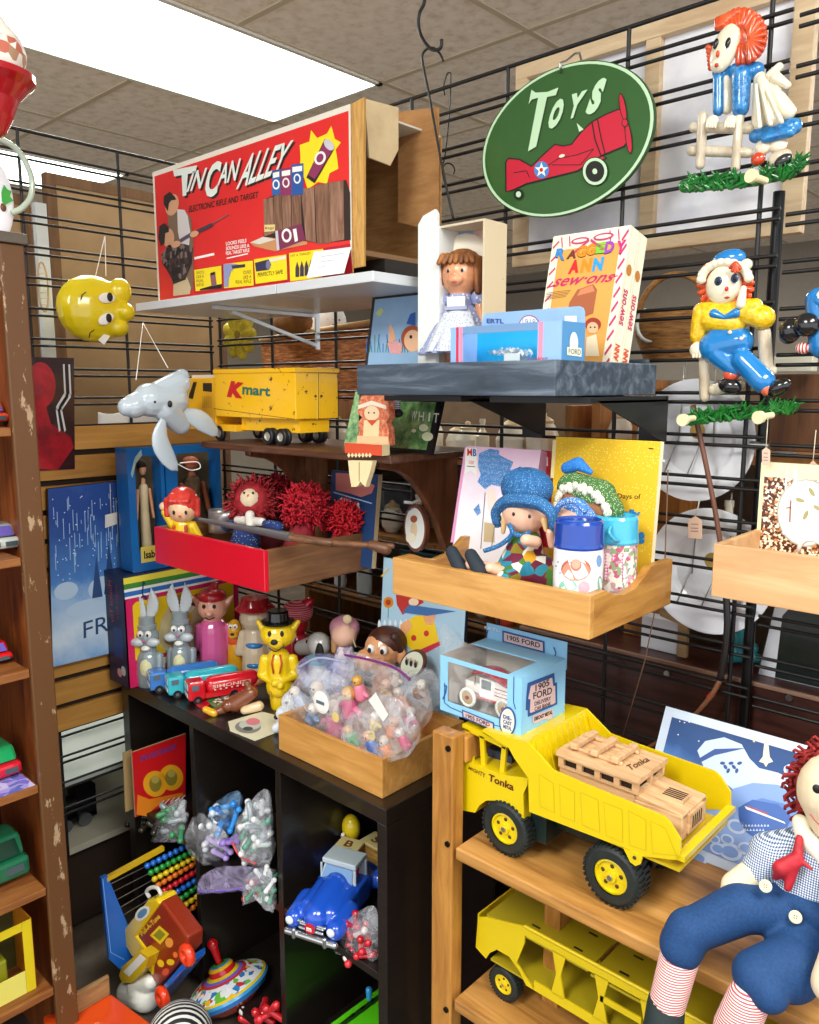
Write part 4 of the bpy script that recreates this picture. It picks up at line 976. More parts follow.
mb = MB(); pc(mb, g(560, 295), g(532, 284), 2.5, 5, blue_g, Yp-.024); pc(mb, g(560, 295), g(592, 282), 2.5, 5, blue_g, Yp-.024); mb.build('bow_tie', t)
mb = MB(); pe(mb, g(486, 383), 8, 8, cream, Yp-.014, 6)
for i in range(3): pc(mb, g(476+9*i, 385), g(475+9*i, 402), 1.8, 1.6, cream, Yp-.02)
mb.build('hand', t); mb = MB(); pc(mb, g(605, 258), g(612, 215), 5, 3, cream, Yp-.026); mb.build('hand', t)
for q in ((575, 335), (606, 352)): mb = MB(); pe(mb, g(*q), 2, 2, cream, Yp-.027, 2); mb.build('button', t)
mb = MB(); pe(mb, g(575, 482), 12, 8, glz('#141416'), Yp-.016, 7, a=.2); mb.build('shoe', t); mb = MB(); pe(mb, g(708, 487), 13, 8, glz('#141416'), Yp-.018, 8, a=-.5); mb.build('shoe', t)
mb = MB(); pe(mb, g(578, 453), 8, 6, glz('#d05030'), Yp-.014, 6); mb.build('sock', t); mb = MB(); pe(mb, g(676, 490), 6, 7, glz('#d86a48'), Yp-.02, 6); mb.build('sock', t)
for a, b, r in ((g(668, 335), g(676, 440), 6.5), (g(504, 375), g(506, 512), 5), (g(530, 492), g(600, 478), 5.5), (g(690, 440), g(640, 445), 5)):
    mb = MB(); pc(mb, a, b, r, r, tanw, Yp-.002); mb.build('fence_log', t, noise_amp=.001, noise_scale=40)
grass(t, [g(455, 575), g(560, 560), g(680, 550), g(745, 540)], Yp-.004, 90, 11)
for a, b, l in ((g(447, 575), g(475, 570), 'left'), (g(655, 568), g(690, 562), 'right')):
    tag(peg('peg', a, b, Yp-.02, l).build('hanging_peg'), l + ' pale wooden peg under the seated boy plaque', 'peg')
# third plaque cut by the photo edge
t = thing('wall_plaque', 'glazed plaque with black shoes and blue clothes cut by the right photo edge', 'plaque', P(812, 350, Y=Yp))
mb = MB(); pe(mb, (790, 331), 11, 13, glz('#141416'), Yp-.02, 10, a=.2); mb.build('shoe', t); mb = MB(); pe(mb, (807, 325), 13, 12, glz('#141416'), Yp-.03, 10, a=.5); mb.build('shoe', t)
mb = MB(); pc(mb, (818, 300), (824, 345), 12, 14, blue_g, Yp-.008); pc(mb, (822, 300), (850, 320), 11, 14, blue_g, Yp-.012); mb.build('trousers', t)
mb = MB(); pe(mb, (803, 348), 7, 6, stripes('#f2ece0', '#d8322c', 70, 'X', .3), Yp-.014, 8); mb.build('sock', t); mb = MB(); pe(mb, (822, 298), 7, 8, cream, Yp-.02, 6); mb.build('cuff', t)

# ------------------------------------------------------------------ plates, picture and oddments on the right grid
pl = mt('#f3f5fb', .15, coat=.7)
for (cx, cyy, r, lb) in ((697, 440, .112, 'large white dinner plate hung behind the grid below the seated boy plaque'), (712, 570, .118, 'white plate hung behind the grid left of the small pine tray')):
    c = P(cx, cyy, Y=1.452); t = thing('plate', lb, 'plate', c - Vector((0, 0, r)))
    R = Euler((math.pi/2, 0, 0))
    shape(lambda m: m.lathe([(0, .0), (r*.58, .0), (r*.66, .007), (r*.97, .016), (r, .0165), (r, .014), (r*.66, .003), (r*.5, -.003), (0, -.003)][::1], c, pl, n=48, R=R), 'dish', t)
    mb = MB(); mb.lathe([(r*.10, .0004), (r*.13, .0006)], c - Vector((0, .0, -r*.15)), mt('#c9a85c', .3, .5), n=20, R=R)
    for x in (-.25, .25): mb.tube([c+Vector((x*r, -.004, r*1.25)), c+Vector((x*r*1.2, -.006, -r*.1))], .0012, zinc, 5)
    for x in (-.3, .1): mb.tube([c+Vector((x*r, -.006, 0)), c+Vector((x*r-.2*r, -.012, -r*.6))], .0012, zinc, 5)
    mb.build('wire_hanger', t)
def price_tag(x, y, Y, top, h='#d9b7a0', lb='', w=7, hh=11):
    t = thing('price_tag', lb, 'tag', P(x, y+hh, Y=Y)); k = mpp(P(x, y, Y=Y))
    mb = MB(); q = [P(x-w, y+hh, Y=Y), P(x+w, y+hh+1, Y=Y), P(x+w, y-hh*.6, Y=Y), P(x, y-hh, Y=Y), P(x-w, y-hh*.6, Y=Y)]
    mb.ext(q, (0, .001, 0), mt(h, .7, var=.1)); f = Face(q[0], (0, -1, 0))
    for i in (-3, 1, 4): f.line(mb, [(x-w*.6, y+i), (x+w*.5, y+i+.3)], .7, mt('#6a5a68'), 1)
    mb.build('card', t); shape(lambda m: m.tube([P(x, y-hh+1, Y=Y), P(*top, Y=Y+.004)], .0008, mt('#cfc0a8'), 5), 'string', t)
price_tag(695, 527, 1.40, (700, 500), lb='small pinkish price tag hanging over the lower white plate')
price_tag(766, 456, 1.345, (768, 418), w=4, hh=9, lb='narrow pink price tag hanging from the right peg of the seated boy plaque')
price_tag(813, 480, 1.38, (816, 430), w=7, hh=20, h='#d9a88c', lb='tan price tag at the right photo edge above the brown floral picture')
# floral-bordered picture standing in the small tray
Yq = 1.36; flo = cells(['#5a2a18', '#e8dcc0', '#3f1f14', '#c98a5a', '#f0ead8', '#6b3a22'], 270, .3)
q = [P(755, 556, Y=Yq), P(840, 556, Y=Yq), P(845, 470, Y=Yq), P(761, 462, Y=Yq)]
q[0].z = q[1].z = H-.30; q[2].x = q[1].x; q[3].x = q[0].x; q[2].z = q[3].z
mb = MB(); f = slab(mb, q[0], q[1], q[2], q[3], .012, mt('#e7e2b8', .4)); f.poly(mb, [(.05, 0), (1, 0), (1, .87), (.05, .87)], flo, 1, 'uv')
f.ell(mb, 806, 513, 29, 34, mt('#b8b2a0', .3), 2); f.ell(mb, 806, 513, 27.5, 32.5, mt('#eef0ee', .25), 3)
for (x, y, a) in ((800, 500, .3), (812, 492, 1), (806, 515, 2), (818, 508, .5)): f.ell(mb, x, y, 5, 2, mt('#a8a06a'), 4, a=a)
f.line(mb, [(791, 500), (790, 522)], 1.6, mt('#a06a5a'), 4); f.line(mb, [(786, 508), (796, 507)], 1.2, mt('#a06a5a'), 4)
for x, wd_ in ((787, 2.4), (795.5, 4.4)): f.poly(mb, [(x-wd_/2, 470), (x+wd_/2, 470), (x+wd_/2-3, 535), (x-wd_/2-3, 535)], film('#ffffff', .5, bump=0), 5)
tag(mb.build('floral_picture', bev=.001), 'picture with brown floral border and white oval standing in the small pine tray', 'picture')
mb = MB(); mb.tube([P(x, y, Y=1.30) for x, y in ((798, 552), (800, 545), (806, 540), (814, 540), (822, 544))], .0035, mt('#f2f0ea', .3), 8)
tag(mb.build('cup_handle'), 'white curved cup handle poking out of the small pine tray', 'cup')
# riding crop hung on the grid
def curve(pts, n=6):
    out = []
    for i in range(len(pts)-1):
        p0, p1, p2, p3 = [Vector(pts[max(0, min(len(pts)-1, j))]) for j in (i-1, i, i+1, i+2)]
        for k in range(n): u = k/n; out.append(.5*((2*p1)+(p2-p0)*u+(2*p0-5*p1+4*p2-p3)*u*u+(3*p1-p0-3*p2+p3)*u**3))
    return out + [Vector(pts[-1])]
Yc = 1.398
t = thing('riding_crop', 'long curved brown leather riding crop hanging on the right wire grid', 'riding crop', P(690, 745, Y=Yc))
pts = curve([P(x, y, Y=Yc) for x, y in ((693, 405), (704, 455), (715, 510), (723, 560))])
shape(lambda m: m.tube(pts, .0048, mt('#6e4636', .4, var=.2), 8), 'shaft', t)
shape(lambda m: m.tube(curve([P(x, y, Y=Yc) for x, y in ((723, 560), (727, 610), (726, 645), (720, 680))]), .0062, mt('#1d1a1c', .3), 10), 'grip', t)
shape(lambda m: m.tube(curve([P(x, y, Y=Yc-.004*k) for k, (x, y) in enumerate(((720, 680), (708, 700), (680, 728), (640, 752)))]), .0048, mt('#8a5a3c', .4, var=.2), 8, r2=.003), 'lash', t)
shape(lambda m: m.cyl(P(712.5, 694, Y=Yc), P(709, 698, Y=Yc), .0056, red), 'band', t)
mb = MB(); mb.tube([P(x, y, Y=1.30) for x, y in ((668, 470), (665, 560), (645, 660), (622, 738))], .0011, mt('#7a5a48'), 5); tag(mb.build('cord'), 'thin slack cord hanging between the yellow book and the dump truck', 'cord')

# things beyond the right grid
def boxthing(name, lb, cat, x0, y0, x1, y1, Y, m, d=.03, **k):
    a, b = P(x0, y1, Y=Y), P(x1, y1, Y=Y); c = P((x0+x1)/2, y0, Y=Y)
    mb = MB(); mb.box((a.x, Y, k.get('z0', (a.z+b.z)/2)), (b.x, Y+d, c.z), m); return tag(mb.build(name, bev=.002), lb, cat)
CHZ = P(700, 668, Y=1.46).z
plum = wood('#2c1713', '#54312a', 'x', 5, .35, mid='#41231d')
q0, q1 = P(600, 640, Y=1.46), P(830, 690, Y=1.46)
mb = MB(); mb.box((-1.0, 1.46, .0), (-.1, 1.60, CHZ), plum); mb.box((-1.0, 1.452, CHZ-.007), (-.1, 1.46, CHZ), mt('#8a6a58', .4)); tag(mb.build('wooden_chest', bev=.001), 'dark reddish wooden chest low behind the right grid', 'chest')
for px_x, px_y in ((668, 673), (790, 697)):
    p = P(px_x, px_y, Y=1.459); mb = MB(); mb.cyl((p.x, 1.4595, p.z), (p.x, 1.452, p.z), .006, zinc, n=12); tag(mb.build('screw'), ('left' if px_x < 700 else 'right') + ' round screw head in the dark reddish chest', 'screw')
mb = MB(); a, b = P(757, 693, Y=1.50), P(757, 640, Y=1.50)
pr = [(a.x, CHZ+.001), (.0, CHZ+.001), (.0, H-.34), (-.40, H-.33), (-.45, H-.345), (a.x+.02, H-.40)]
mb.ext([(x, 1.50, z) for x, z in pr], (0, .012, 0), mt('#dfe3ea', .25)); pr2 = [(a.x+.03, CHZ+.002), (-.01, CHZ+.002), (-.01, H-.365), (-.39, H-.358), (-.43, H-.37), (a.x+.035, H-.41)]
mb.poly([(x, 1.4995, z) for x, z in pr2], mt('#0e1f1c', .25)); tag(mb.build('serving_tray'), 'black tray with curved white rim behind the grid under the small pine tray', 'tray')
t = thing('teal_bow', 'bunched teal fabric behind the grid left of the steel post', 'fabric', P(742, 668, Y=1.52)); mb = MB()
for i in range(7): pc(mb, (742, 655), (728+5*i, 628+10*abs(3-i)), 7, 5, mottle([(.3, '#0f5560'), (.7, '#2a9aa2')], 30, .5), 1.52)
mb.build('gathers', t, noise_amp=.004, noise_scale=40)
boxthing('white_canvas', 'small white canvas with a wooden edge behind the grid under the pine tray', 'canvas', 640, 618, 676, 655, 1.50, mt('#e4e6ea', .6), z0=CHZ+.0005)
mb = MB(); q = [P(660, 606, Y=1.485), P(688, 614, Y=1.485), P(686, 658, Y=1.485), P(677, 656, Y=1.485), P(678, 624, Y=1.485), P(660, 616, Y=1.485)]
mb.ext(q, (0, .01, 0), wood('#8f7048', '#c0a070', 'x', 9, .6)); tag(mb.build('frame_corner'), 'corner of a light wooden frame behind the grid beside the pine tray', 'frame')
boxthing('wooden_cabinet', 'orange-brown cabinet door seen behind the grid left of the upper plate', 'cabinet', 628, 388, 690, 520, 1.56, wood('#96561c', '#c98a3c', 'z', 4, .4), .03, z0=CHZ+.0005)
boxthing('pale_shelf_board', 'pale painted board far behind the grid beside the seated boy plaque', 'board', 745, 356, 812, 372, 1.55, mt('#d9d4c0', .5))
boxthing('brown_door', 'brown wooden door far behind the grid under the cut-off plaque', 'door', 757, 374, 840, 452, 1.60, wood('#4a2c1a', '#7a5030', 'z', 4, .5))
mb = MB(); c = P(672, 335, Y=1.52)
mb.lathe([(.0, -.05), (.05, -.05), (.07, 0), (.075, .045), (.068, .045), (.06, 0), (0, -.03)], c, mottle([(.3, '#6b3f1a'), (.7, '#b98446')], 90, .7, stretch=(.4, .4, 3), bump=1)); h = [c+Vector((.075*math.cos(a), 0, .03+.085*math.sin(a))) for a in [math.pi*i/12 for i in range(13)]]
mb.tube(h, .006, mottle([(.3, '#6b3f1a'), (.7, '#b98446')], 90, .7), 8); tag(mb.build('wicker_basket'), 'small wicker basket with round handle behind the grid beside the seated boy plaque', 'basket')
rg = [P(650+13*math.cos(a), 325+16*math.sin(a), Y=1.46) for a in [2*math.pi*i/20 for i in range(15)]]
mb = MB(); mb.tube(rg, .004, mt('#d8dad6', .3), 8); tag(mb.build('white_ring'), 'white curved hook behind the grid right of the sewing kits', 'hook')
# hamper, hat and yellow cloth behind the middle grid
wick = mottle([(.3, '#5a2c14'), (.5, '#b06a38'), (.7, '#e0a468')], 70, .7, stretch=(.35, .35, 2.4), bump=1)
HY = 1.63; a, b = P(262, 365, Y=HY), P(372, 365, Y=HY)
mb = MB(); zt_ = P(262, 340, Y=HY).z; ztb = P(372, 322, Y=HY).z; mb.ext([(a.x, HY, 1.561), (b.x, HY, 1.561), (b.x, HY, ztb), (a.x, HY, zt_)], (0, .1, 0), wick)
mb.tube([(a.x, HY-.003, zt_), (b.x, HY-.003, ztb)], .008, mt('#c9a06a', .7), 8); tag(mb.build('wicker_hamper'), 'reddish brown wicker hamper with pale rim behind the grid above the lorry', 'basket')
mb = MB(); c = P(322, 328, Y=1.80); mb.ell(c, (.11, .05, .10), dots('#d9dcd8', '#2b2b2b', 60, .18)); mb.ell(c-Vector((0, 0, .05)), (.14, .05, .015), mt('#d9dcd8', .6)); tag(mb.build('white_hat'), 'white spotted hat standing behind the wicker hamper', 'hat')
mb = MB(); c = P(242, 335, Y=1.452)
for i in range(9): a_ = 2*math.pi*i/9; mb.ell(c+Vector((.045*math.cos(a_), -.01, .04*math.sin(a_))), (.035, .015, .022), mottle([(.3, '#a8901a'), (.7, '#e6d83a')], 40, .6), R=Euler((0, -a_, 0)))
mb.ell(c, (.03, .02, .03), mt('#8f7a1a')); tag(mb.build('fabric_flower'), 'big yellow fabric flower behind the grid above the lorry cab', 'flower')
mb = MB(); c = P(292, 322, Y=1.62); mb.ell(c, (.08, .05, .05), mottle([(.3, '#5a3414'), (.7, '#9a6a34')], 20, .8)); tag(mb.build('straw_bag'), 'rounded brown straw bag behind the grid between flower and hat', 'bag')

# ------------------------------------------------------------------ left wall
t = thing('face_mask', 'round yellow plastic face mask hanging sideways by a string on the left grid', 'mask', P(95, 345, X=-2.06))
c = P(93, 309, X=-2.075); k = mpp(c); yp = mt('#e6cf17', .22, coat=.5)
def blob_(m):
    m.ell(c, (20*k, 37*k, 33*k), yp); m.ell(P(120, 291, X=-2.05), (10*k, 12*k, 13*k), yp); m.ell(P(124, 312, X=-2.04), (11*k, 11*k, 10*k), yp); m.ell(P(118, 328, X=-2.05), (10*k, 11*k, 9*k), yp)
shape(blob_, 'shell', t, remesh=.003, smooth=9)
fx = c.x + 23*k
def eye(m):
    for (x, y, a) in ((107, 298, .15), (106, 319, .5)):
        p = P(x, y, X=fx-.006); m.ell(p, (.0035, 9*k, 5*k), white, R=Euler((a, 0, 0))); m.ell(P(x+3, y-1, X=fx-.001), (.003, 3*k, 4.4*k), ink)
    for (x, y) in ((83, 296), (91, 334)): m.tube([P(x-2, y+4, X=fx-.008), P(x-1, y-1, X=fx-.007), P(x+3, y-4, X=fx-.006)], .0015, ink, 6)
shape(eye, 'painted_eyes', t)
shape(lambda m: (m.tube([P(95, 278, X=-2.08), P(105, 236, X=-2.09)], .0011, white, 5), m.tube([P(106, 276, X=-2.08), P(105, 236, X=-2.09)], .0011, white, 5)), 'string', t)
shape(lambda m: m.ext([P(x, y, X=-2.04) for x, y in ((98, 340), (104, 345), (110, 336), (104, 334))], (.001, 0, 0), paper), 'price_sticker', t)
t = thing('rabbit_mask', 'white plastic long-eared mask hanging upside down before the yellow lorry', 'mask', P(170, 470, X=-1.80))
Xm = -1.70; ws = mt('#b4c0c9', .15, coat=.6)
def rb(m):
    k = mpp(P(165, 400, X=Xm))
    m.cap(P(134, 406, X=Xm), P(178, 384, X=Xm), 12*k, 13*k, ws); m.cap(P(150, 400, X=Xm), P(172, 400, X=Xm), 17*k, 17*k, ws); m.cap(P(165, 408, X=Xm+.01), P(180, 424, X=Xm), 14*k, 11*k, ws); m.ell(P(127, 407, X=Xm), 9*k, ws); m.ell(P(182, 376, X=Xm), 7.5*k, ws)
shape(rb, 'shell', t, remesh=.003, smooth=3)
def ear(pts, lab):
    def f(m):
        q = curve([P(x, y, X=Xm+.02) for x, y in pts], 5); k = mpp(q[0]); n = len(q); kk = len(q)-1
        for i in range(kk):
            u = i/kk; r = (3.5+7*math.sin(math.pi*min(1, u*1.05)))*k*(1 if u < .8 else (1-u)*4.4+.12); m.ell(q[i], (r*.35, r, r), ws, n=14)
    shape(f, 'ear', t, remesh=.0028, smooth=4)
ear(((163, 420), (160, 440), (168, 458), (179, 472)), 0); ear(((180, 412), (196, 418), (208, 426), (219, 437)), 0)
shape(lambda m: (m.ell(P(170, 404, X=Xm+.05), (.004, .006, .008), ink), m.ell(P(155, 372+30, X=Xm+.05), (.003, .003, .003), ink)), 'eye_hole', t)
shape(lambda m: (m.tube([P(136, 375+5, X=Xm), P(143, 323, X=-1.89)], .001, white, 5), m.tube([P(168, 368, X=Xm), P(143, 323, X=-1.89)], .001, white, 5)), 'hanging_string', t)
shape(lambda m: (m.tube(curve([P(178, 464, X=Xm+.02), P(190, 470, X=Xm+.02), P(200, 468, X=Xm+.02), P(197, 462, X=Xm+.02), P(180, 463, X=Xm+.02)]), .0012, white, 6)), 'elastic', t)
# tin panel in red and black, and the winter poster
def wallslab(name, lb, cat, pts, X, m, draw, th=.006, em=None):
    mb = MB(); q = [P(x, y, X=X) for x, y in pts]
    f = slab(mb, *q, th, m, em or m); draw(f, mb); return tag(mb.build(name), lb, cat)
def dr(f, mb):
    rd = mottle([(.35, '#7d0c1c'), (.65, '#c41c2c')], 14, .3, bump=0, coat=.4)
    f.poly(mb, [(0, .02), (.55, .0), (.98, .2), (.9, .3), (.4, .42), (.3, .55), (.35, .7), (.0, .72)], rd, 1, 'uv'); f.ell(mb, .18, .76, .36, .2, rd, 3, 'uv')
    for k, h in ((0, '#d8dadc'), (.08, '#101012'), (.14, '#d8dadc')): f.line(mb, [(.62+k, .35), (.55+k*.8, .55), (.78+k, .68), (.76+k, .95)], .045, mt(h, .4), 2, 'uv')
wallslab('tin_panel', 'small dark tin panel with red shapes and pale bent stripes on the left wall', 'picture', ((36, 471), (75, 469), (74, 358), (33, 357)), -2.07, mt('#2c0e16', .3, coat=.4), dr)
def dr(f, mb):
    rn = random.Random(3)
    for i in range(46):
        u = rn.uniform(.05, .95); v = rn.uniform(.62, .95); f.line(mb, [(u, v), (u+.003, v-rn.uniform(.02, .13))], .009, mt('#a9cdf2', .5), 1, 'uv')
    for i in range(60): f.ell(mb, rn.uniform(.05, .95), rn.uniform(.45, .97), .008, .004, mt('#dcecfb', .5), 2, 'uv', n=8)
    for (u, v, a, b) in ((.2, .42, .16, .05), (.7, .4, .2, .07), (.5, .3, .3, .05)): f.ell(mb, u, v, a, b, mt('#bcd9f4', .5), 1, 'uv')
    f.poly(mb, [(.55, .35), (.62, .60), (.7, .35)], mt('#2b4f86', .5), 3, 'uv'); f.poly(mb, [(.72, .36), (.8, .66), (.9, .36)], mt('#22447c', .5), 3, 'uv')
    f.txt(mb, 'FR', [(.42, .125), (.78, .14), (.78, .235), (.42, .22)], mt('#1f4a78', .5), 4, 'uv')
wallslab('winter_poster', 'blue winter canvas poster with snowy scene and dark blue letters on slat wall', 'poster', ((53, 667), (124, 650), (119, 481), (48, 489)), -2.05, bands([(0, '#7fb2e6'), (.2, '#d4e8fa'), (.45, '#9cc4ee'), (.6, '#4a86d0'), (1, '#1c4a9c')], -.0, .38, 'Z'), dr, .014, mt('#101318'))
price_tag(110, 519, 1.0, (110, 488), lb='white price tag hanging in front of the blue winter poster', h='#e8e8ea', w=6, hh=7) if 0 else None
mb = MB(); q = [P(x, y, X=-2.045) for x, y in ((105, 528), (117, 524), (117, 512), (105, 515))]; mb.ext(q, (.001, 0, 0), paper); mb.tube([P(111, 513, X=-2.045), P(110, 484, X=-2.045)], .0008, paper, 5); tag(mb.build('price_tag'), 'white price tag on a thread in front of the blue winter poster', 'tag')
# snowshoe ornament and pale stile behind
mb = MB(); c = P(43, 287, X=-2.13); k = mpp(c); mb.tube([c+Vector((0, 5*k*math.cos(a), 24*k*math.sin(a))) for a in [2*math.pi*i/20 for i in range(20)]], .0025, mt('#c9a878'), 6, closed=True)
for i in range(-3, 4): mb.tube([c+Vector((0, -4*k, i*6*k)), c+Vector((0, 4*k, i*6*k+2*k))], .0015, mt('#e0d0b0'), 5)
tag(mb.build('snowshoe'), 'small woven snowshoe ornament behind the left grid', 'ornament')
mb = MB(); p = P(42, 250, X=-2.30); mb.box((-2.31, p.y-.016, .7), (-2.29, p.y+.016, H+.5), mt('#d9e2e6', .4)); tag(mb.build('white_strip'), 'tall white strip between the two tan cabinets', 'strip')
# white cloth draped behind, under the white mask
mb = MB(); mb.surf(lambda u, v: P(98+150*u, 412+34*v*(1-abs(u-.45))+2*math.sin(u*20), X=-2.12+.012*math.sin(u*9)), 30, 6, mt('#e9e9e4', .7)); tag(mb.build('white_cloth', thick=.002), 'white cloth draped behind the left grid under the white mask', 'cloth')
# locomotive and metal trivets low behind the left grid
t = thing('model_locomotive', 'black model steam locomotive on the pale shelf low behind the left grid', 'toy train', (-2.3, .90, .292)); bm = mt('#101113', .35, .4)
def lo(m):
    m.cyl((-2.28, .80, .355), (-2.28, .97, .355), .03, bm); m.box((-2.31, .97, .315), (-2.25, 1.03, .41), bm); m.cyl((-2.28, .83, .375), (-2.28, .83, .42), .009, bm); m.ell((-2.28, .90, .38), .014, bm); m.box((-2.31, .78, .31), (-2.25, 1.03, .325), bm)
shape(lo, 'boiler', t)
for y in (.82, .87, .93, .99):
    shape(lambda m: m.lathe([(.0, -.004), (.02, -.004), (.02, .004), (0, .004)], (-2.245, y, .312), mt('#7d8288', .3, .8), R=Euler((0, math.pi/2, 0))), 'wheel', t)

# ------------------------------------------------------------------ top left: tube, leaf plate, red planter
Xl = -1.80; BT_ = zt if False else P(20, 246, X=XF).z
mb = MB(); pts = curve([P(x, y, X=-1.76) for x, y in ((-14, 138), (4, 141), (20, 153), (31, 176), (31, 196), (22, 208), (12, 213))]); mb.tube(pts, .0062, mt('#b9c8b6', .2, coat=.5), 10)
tag(mb.build('plastic_tube'), 'pale green glossy plastic hoop above the left bookcase', 'hoop')
t = thing('leaf_plate', 'white oval plate with green leaf standing on top of the left bookcase', 'plate', P(0, 240, X=-1.78))
c = P(-4, 201, X=-1.78); k = mpp(c)
shape(lambda m: m.ell(c, (.008, 17*k, 38*k), pl, n=32), 'dish', t)
def lf(m):
    m.ext([c+Vector((.009, y*k, z*k)) for y, z in ((4, 8), (7, 16), (10, 12), (14, 11), (12, 6), (15, 2), (10, -1), (6, -4), (4, 0))], (.001, 0, 0), mt('#3fa23a', .3)); m.ell(c+Vector((.0085, 5*k, -6*k)), (.002, 3*k, 4*k), mt('#6b3a1c', .3))
shape(lf, 'leaf', t)
t = thing('hanging_planter', 'shiny red planter holding flowered white fabric at the top left photo corner', 'planter', P(-4, 130, X=-1.55)); Xr = -1.55
c = P(-14, 101, X=Xr); k = mpp(c)
shape(lambda m: m.lathe([(.008, -38*k), (16*k, -30*k), (24*k, -14*k), (30*k, 2*k), (40*k, 14*k), (47*k, 20*k), (47*k, 26*k), (42*k, 28*k), (36*k, 20*k), (0, 10*k)], c, mt('#b3121f', .2, coat=.6), n=40), 'pot', t)
shape(lambda m: (m.ell(c+Vector((0, 0, 40*k)), (40*k, 40*k, 26*k), cells(['#ece4d8', '#f2ece2', '#c9705a', '#e8ded2', '#efe8de', '#b08a6a', '#f4efe8'], 55)), m.ell(c+Vector((0, 8*k, 62*k)), (20*k, 26*k, 22*k), cells(['#ece4d8', '#f2ece2', '#c9705a', '#e8ded2', '#efe8de', '#b08a6a', '#f4efe8'], 55))), 'flowered_fabric', t, noise_amp=.02, noise_scale=16)
shape(lambda m: m.tube([c+Vector((-.02, 0, 60*k)), Vector((c.x-.01, c.y, CZ))], .008, mt('#cfd0cc', .4), 8), 'hanger', t)
# ------------------------------------------------------------------ yellow dump truck
ty = mt('#dcc00c', .28, coat=.45, var=.05); tyd = mt('#c7aa0b', .4); rub = mottle([(.3, '#0e1412'), (.7, '#1d2624')], 60, .6, bump=.3); dkg = mt('#122422', .4, .2)
g1 = lambda x, y: (450+x/5.12, 700+y/5.12); g2 = lambda x, y: (540+x/3.9, 720+y/3.9)
YN, YFb = .985, 1.165
t = thing('dump_truck', 'big yellow steel toy dump truck with ribbed bed on the pine shelf', 'toy truck', (-.6, 1.07, SZ+.0005))
side = [g1(405,572), g2(250,470), g2(340,502), g2(400,532), (680.3, 860.5), g2(548,470), g2(530,440), g2(505,400), g2(478,375), g2(160,245), g1(525,360), g1(395,215), g1(300,190), g1(170,150), g1(165,160), g1(270,228), g1(300,245), g1(330,300), g1(400,400)]
S = [P(x, y, Y=YN) for x, y in side]
bed = thing('bed', None, None) if 0 else None
mb = MB(); mb.ext(S, (0, .004, 0), ty)
for i, (a, b, c, d) in enumerate([((455,375),(530,425),(538,580),(462,545)), ((560,430),(640,470),(640,625),(568,595))]):
    f = Face((0, YN, 0), (0, -1, 0)); f.poly(mb, [g1(*a), g1(*b), g1(*c), g1(*d)], tyd, 1); q = [a, b, c, d]; cx = sum(p[0] for p in q)/4; cyy = sum(p[1] for p in q)/4
    f.poly(mb, [g1(cx+(x-cx)*.93, cyy+(y-cyy)*.95) for x, y in q], ty, 2)
for a, b, c, d in (((158,280),(228,310),(235,440),(165,410)), ((248,318),(322,348),(325,480),(258,452)), ((345,352),(415,388),(415,510),(350,490)), ((430,392),(490,420),(535,530),(440,520))):
    q = [a, b, c, d]; cx = sum(p[0] for p in q)/4; cyy = sum(p[1] for p in q)/4; f.poly(mb, [g2(*p) for p in q], tyd, 1); f.poly(mb, [g2(cx+(x-cx)*.93, cyy+(y-cyy)*.95) for x, y in q], ty, 2)
mb.build('bed_side', t)
mb = MB(); mb.ext([p + Vector((0, YFb-YN, 0)) for p in S], (0, -.004, 0), ty); mb.build('bed_side', t)
fl = P(529, 812, Y=YN).z + .006; xr = S[4].x
mb = MB(); mb.box((-.64, YN+.0045, fl-.004), (xr-.002, YFb-.0045, fl), tyd); mb.bar((xr, YN, S[4].z+.003), (xr, YFb, S[4].z+.003), .012, .008, ty); mb.build('bed_floor', t)
top = P(*g1(395, 215), Y=YN); bot = P(*g1(470, 450), Y=YN)
mb = MB(); a = Vector((top.x, YN+.0045, top.z)); d_ = Vector((0, YFb-YN-.009, 0)); b = Vector((top.x+.03, YN+.0045, fl+.001))
mb.ext([a, b, b+d_, a+d_], (-.004, 0, 0), ty)
for i in range(9):
    o = d_*(.08+.105*i); mb.bar(a+o+Vector((.003, 0, -.004)), b+o+Vector((.003, 0, 0)), .005, .004, ty, up=(1, 0, 0))
mb.build('bed_front', t)
tipx = P(*g1(165, 152), Y=YN)
mb = MB(); q = [Vector((tipx.x, YN+.0045, tipx.z)), Vector((top.x, YN+.0045, top.z)), Vector((top.x, YFb-.0045, top.z)), Vector((tipx.x, YFb-.0045, tipx.z))]; mb.ext(q, (0, 0, -.004), ty)

mb.build('bed_canopy', t)
# cab
Yc0 = .99; hood = [g1(45,322), g1(48,400), g1(68,470), g1(66,565), g1(128,577), g1(150,540), g1(185,515), g1(235,515), g1(275,545), g1(310,595), g1(380,688), g1(375,480), g1(395,440), g1(400,400), g1(280,385), g1(110,325), g1(62,312)]
hp = [P(x, y, Y=Yc0) for x, y in hood]
mb = MB(); mb.ext(hp, (0, .165, 0), ty); f = Face((0, Yc0, 0), (0, -1, 0))
f.txt(mb, 'MIGHTY', [g1(94, 352), g1(182, 400), g1(184, 376), g1(98, 338)], mt('#6b3a10'), 2, bold=.02); f.txt(mb, 'Tonka', [g1(196, 412), g1(326, 466), g1(330, 428), g1(200, 376)], mt('#5a1a10'), 2, bold=.03)
cab = mb.build('cab', t, bev=.003)
mb = MB()
u0, u1, lo0, lo1 = P(*g1(80,140), Y=1.0), P(*g1(290,240), Y=1.0), P(*g1(108,322), Y=1.0), P(*g1(280,384), Y=1.0)
def pil(ax, bx, yy):
    mb.bar(u0.lerp(u1, ax)+Vector((0, yy, 0)), lo0.lerp(lo1, bx)+Vector((0, yy, -.002)), .009, .005, ty, up=(0, 1, 0))
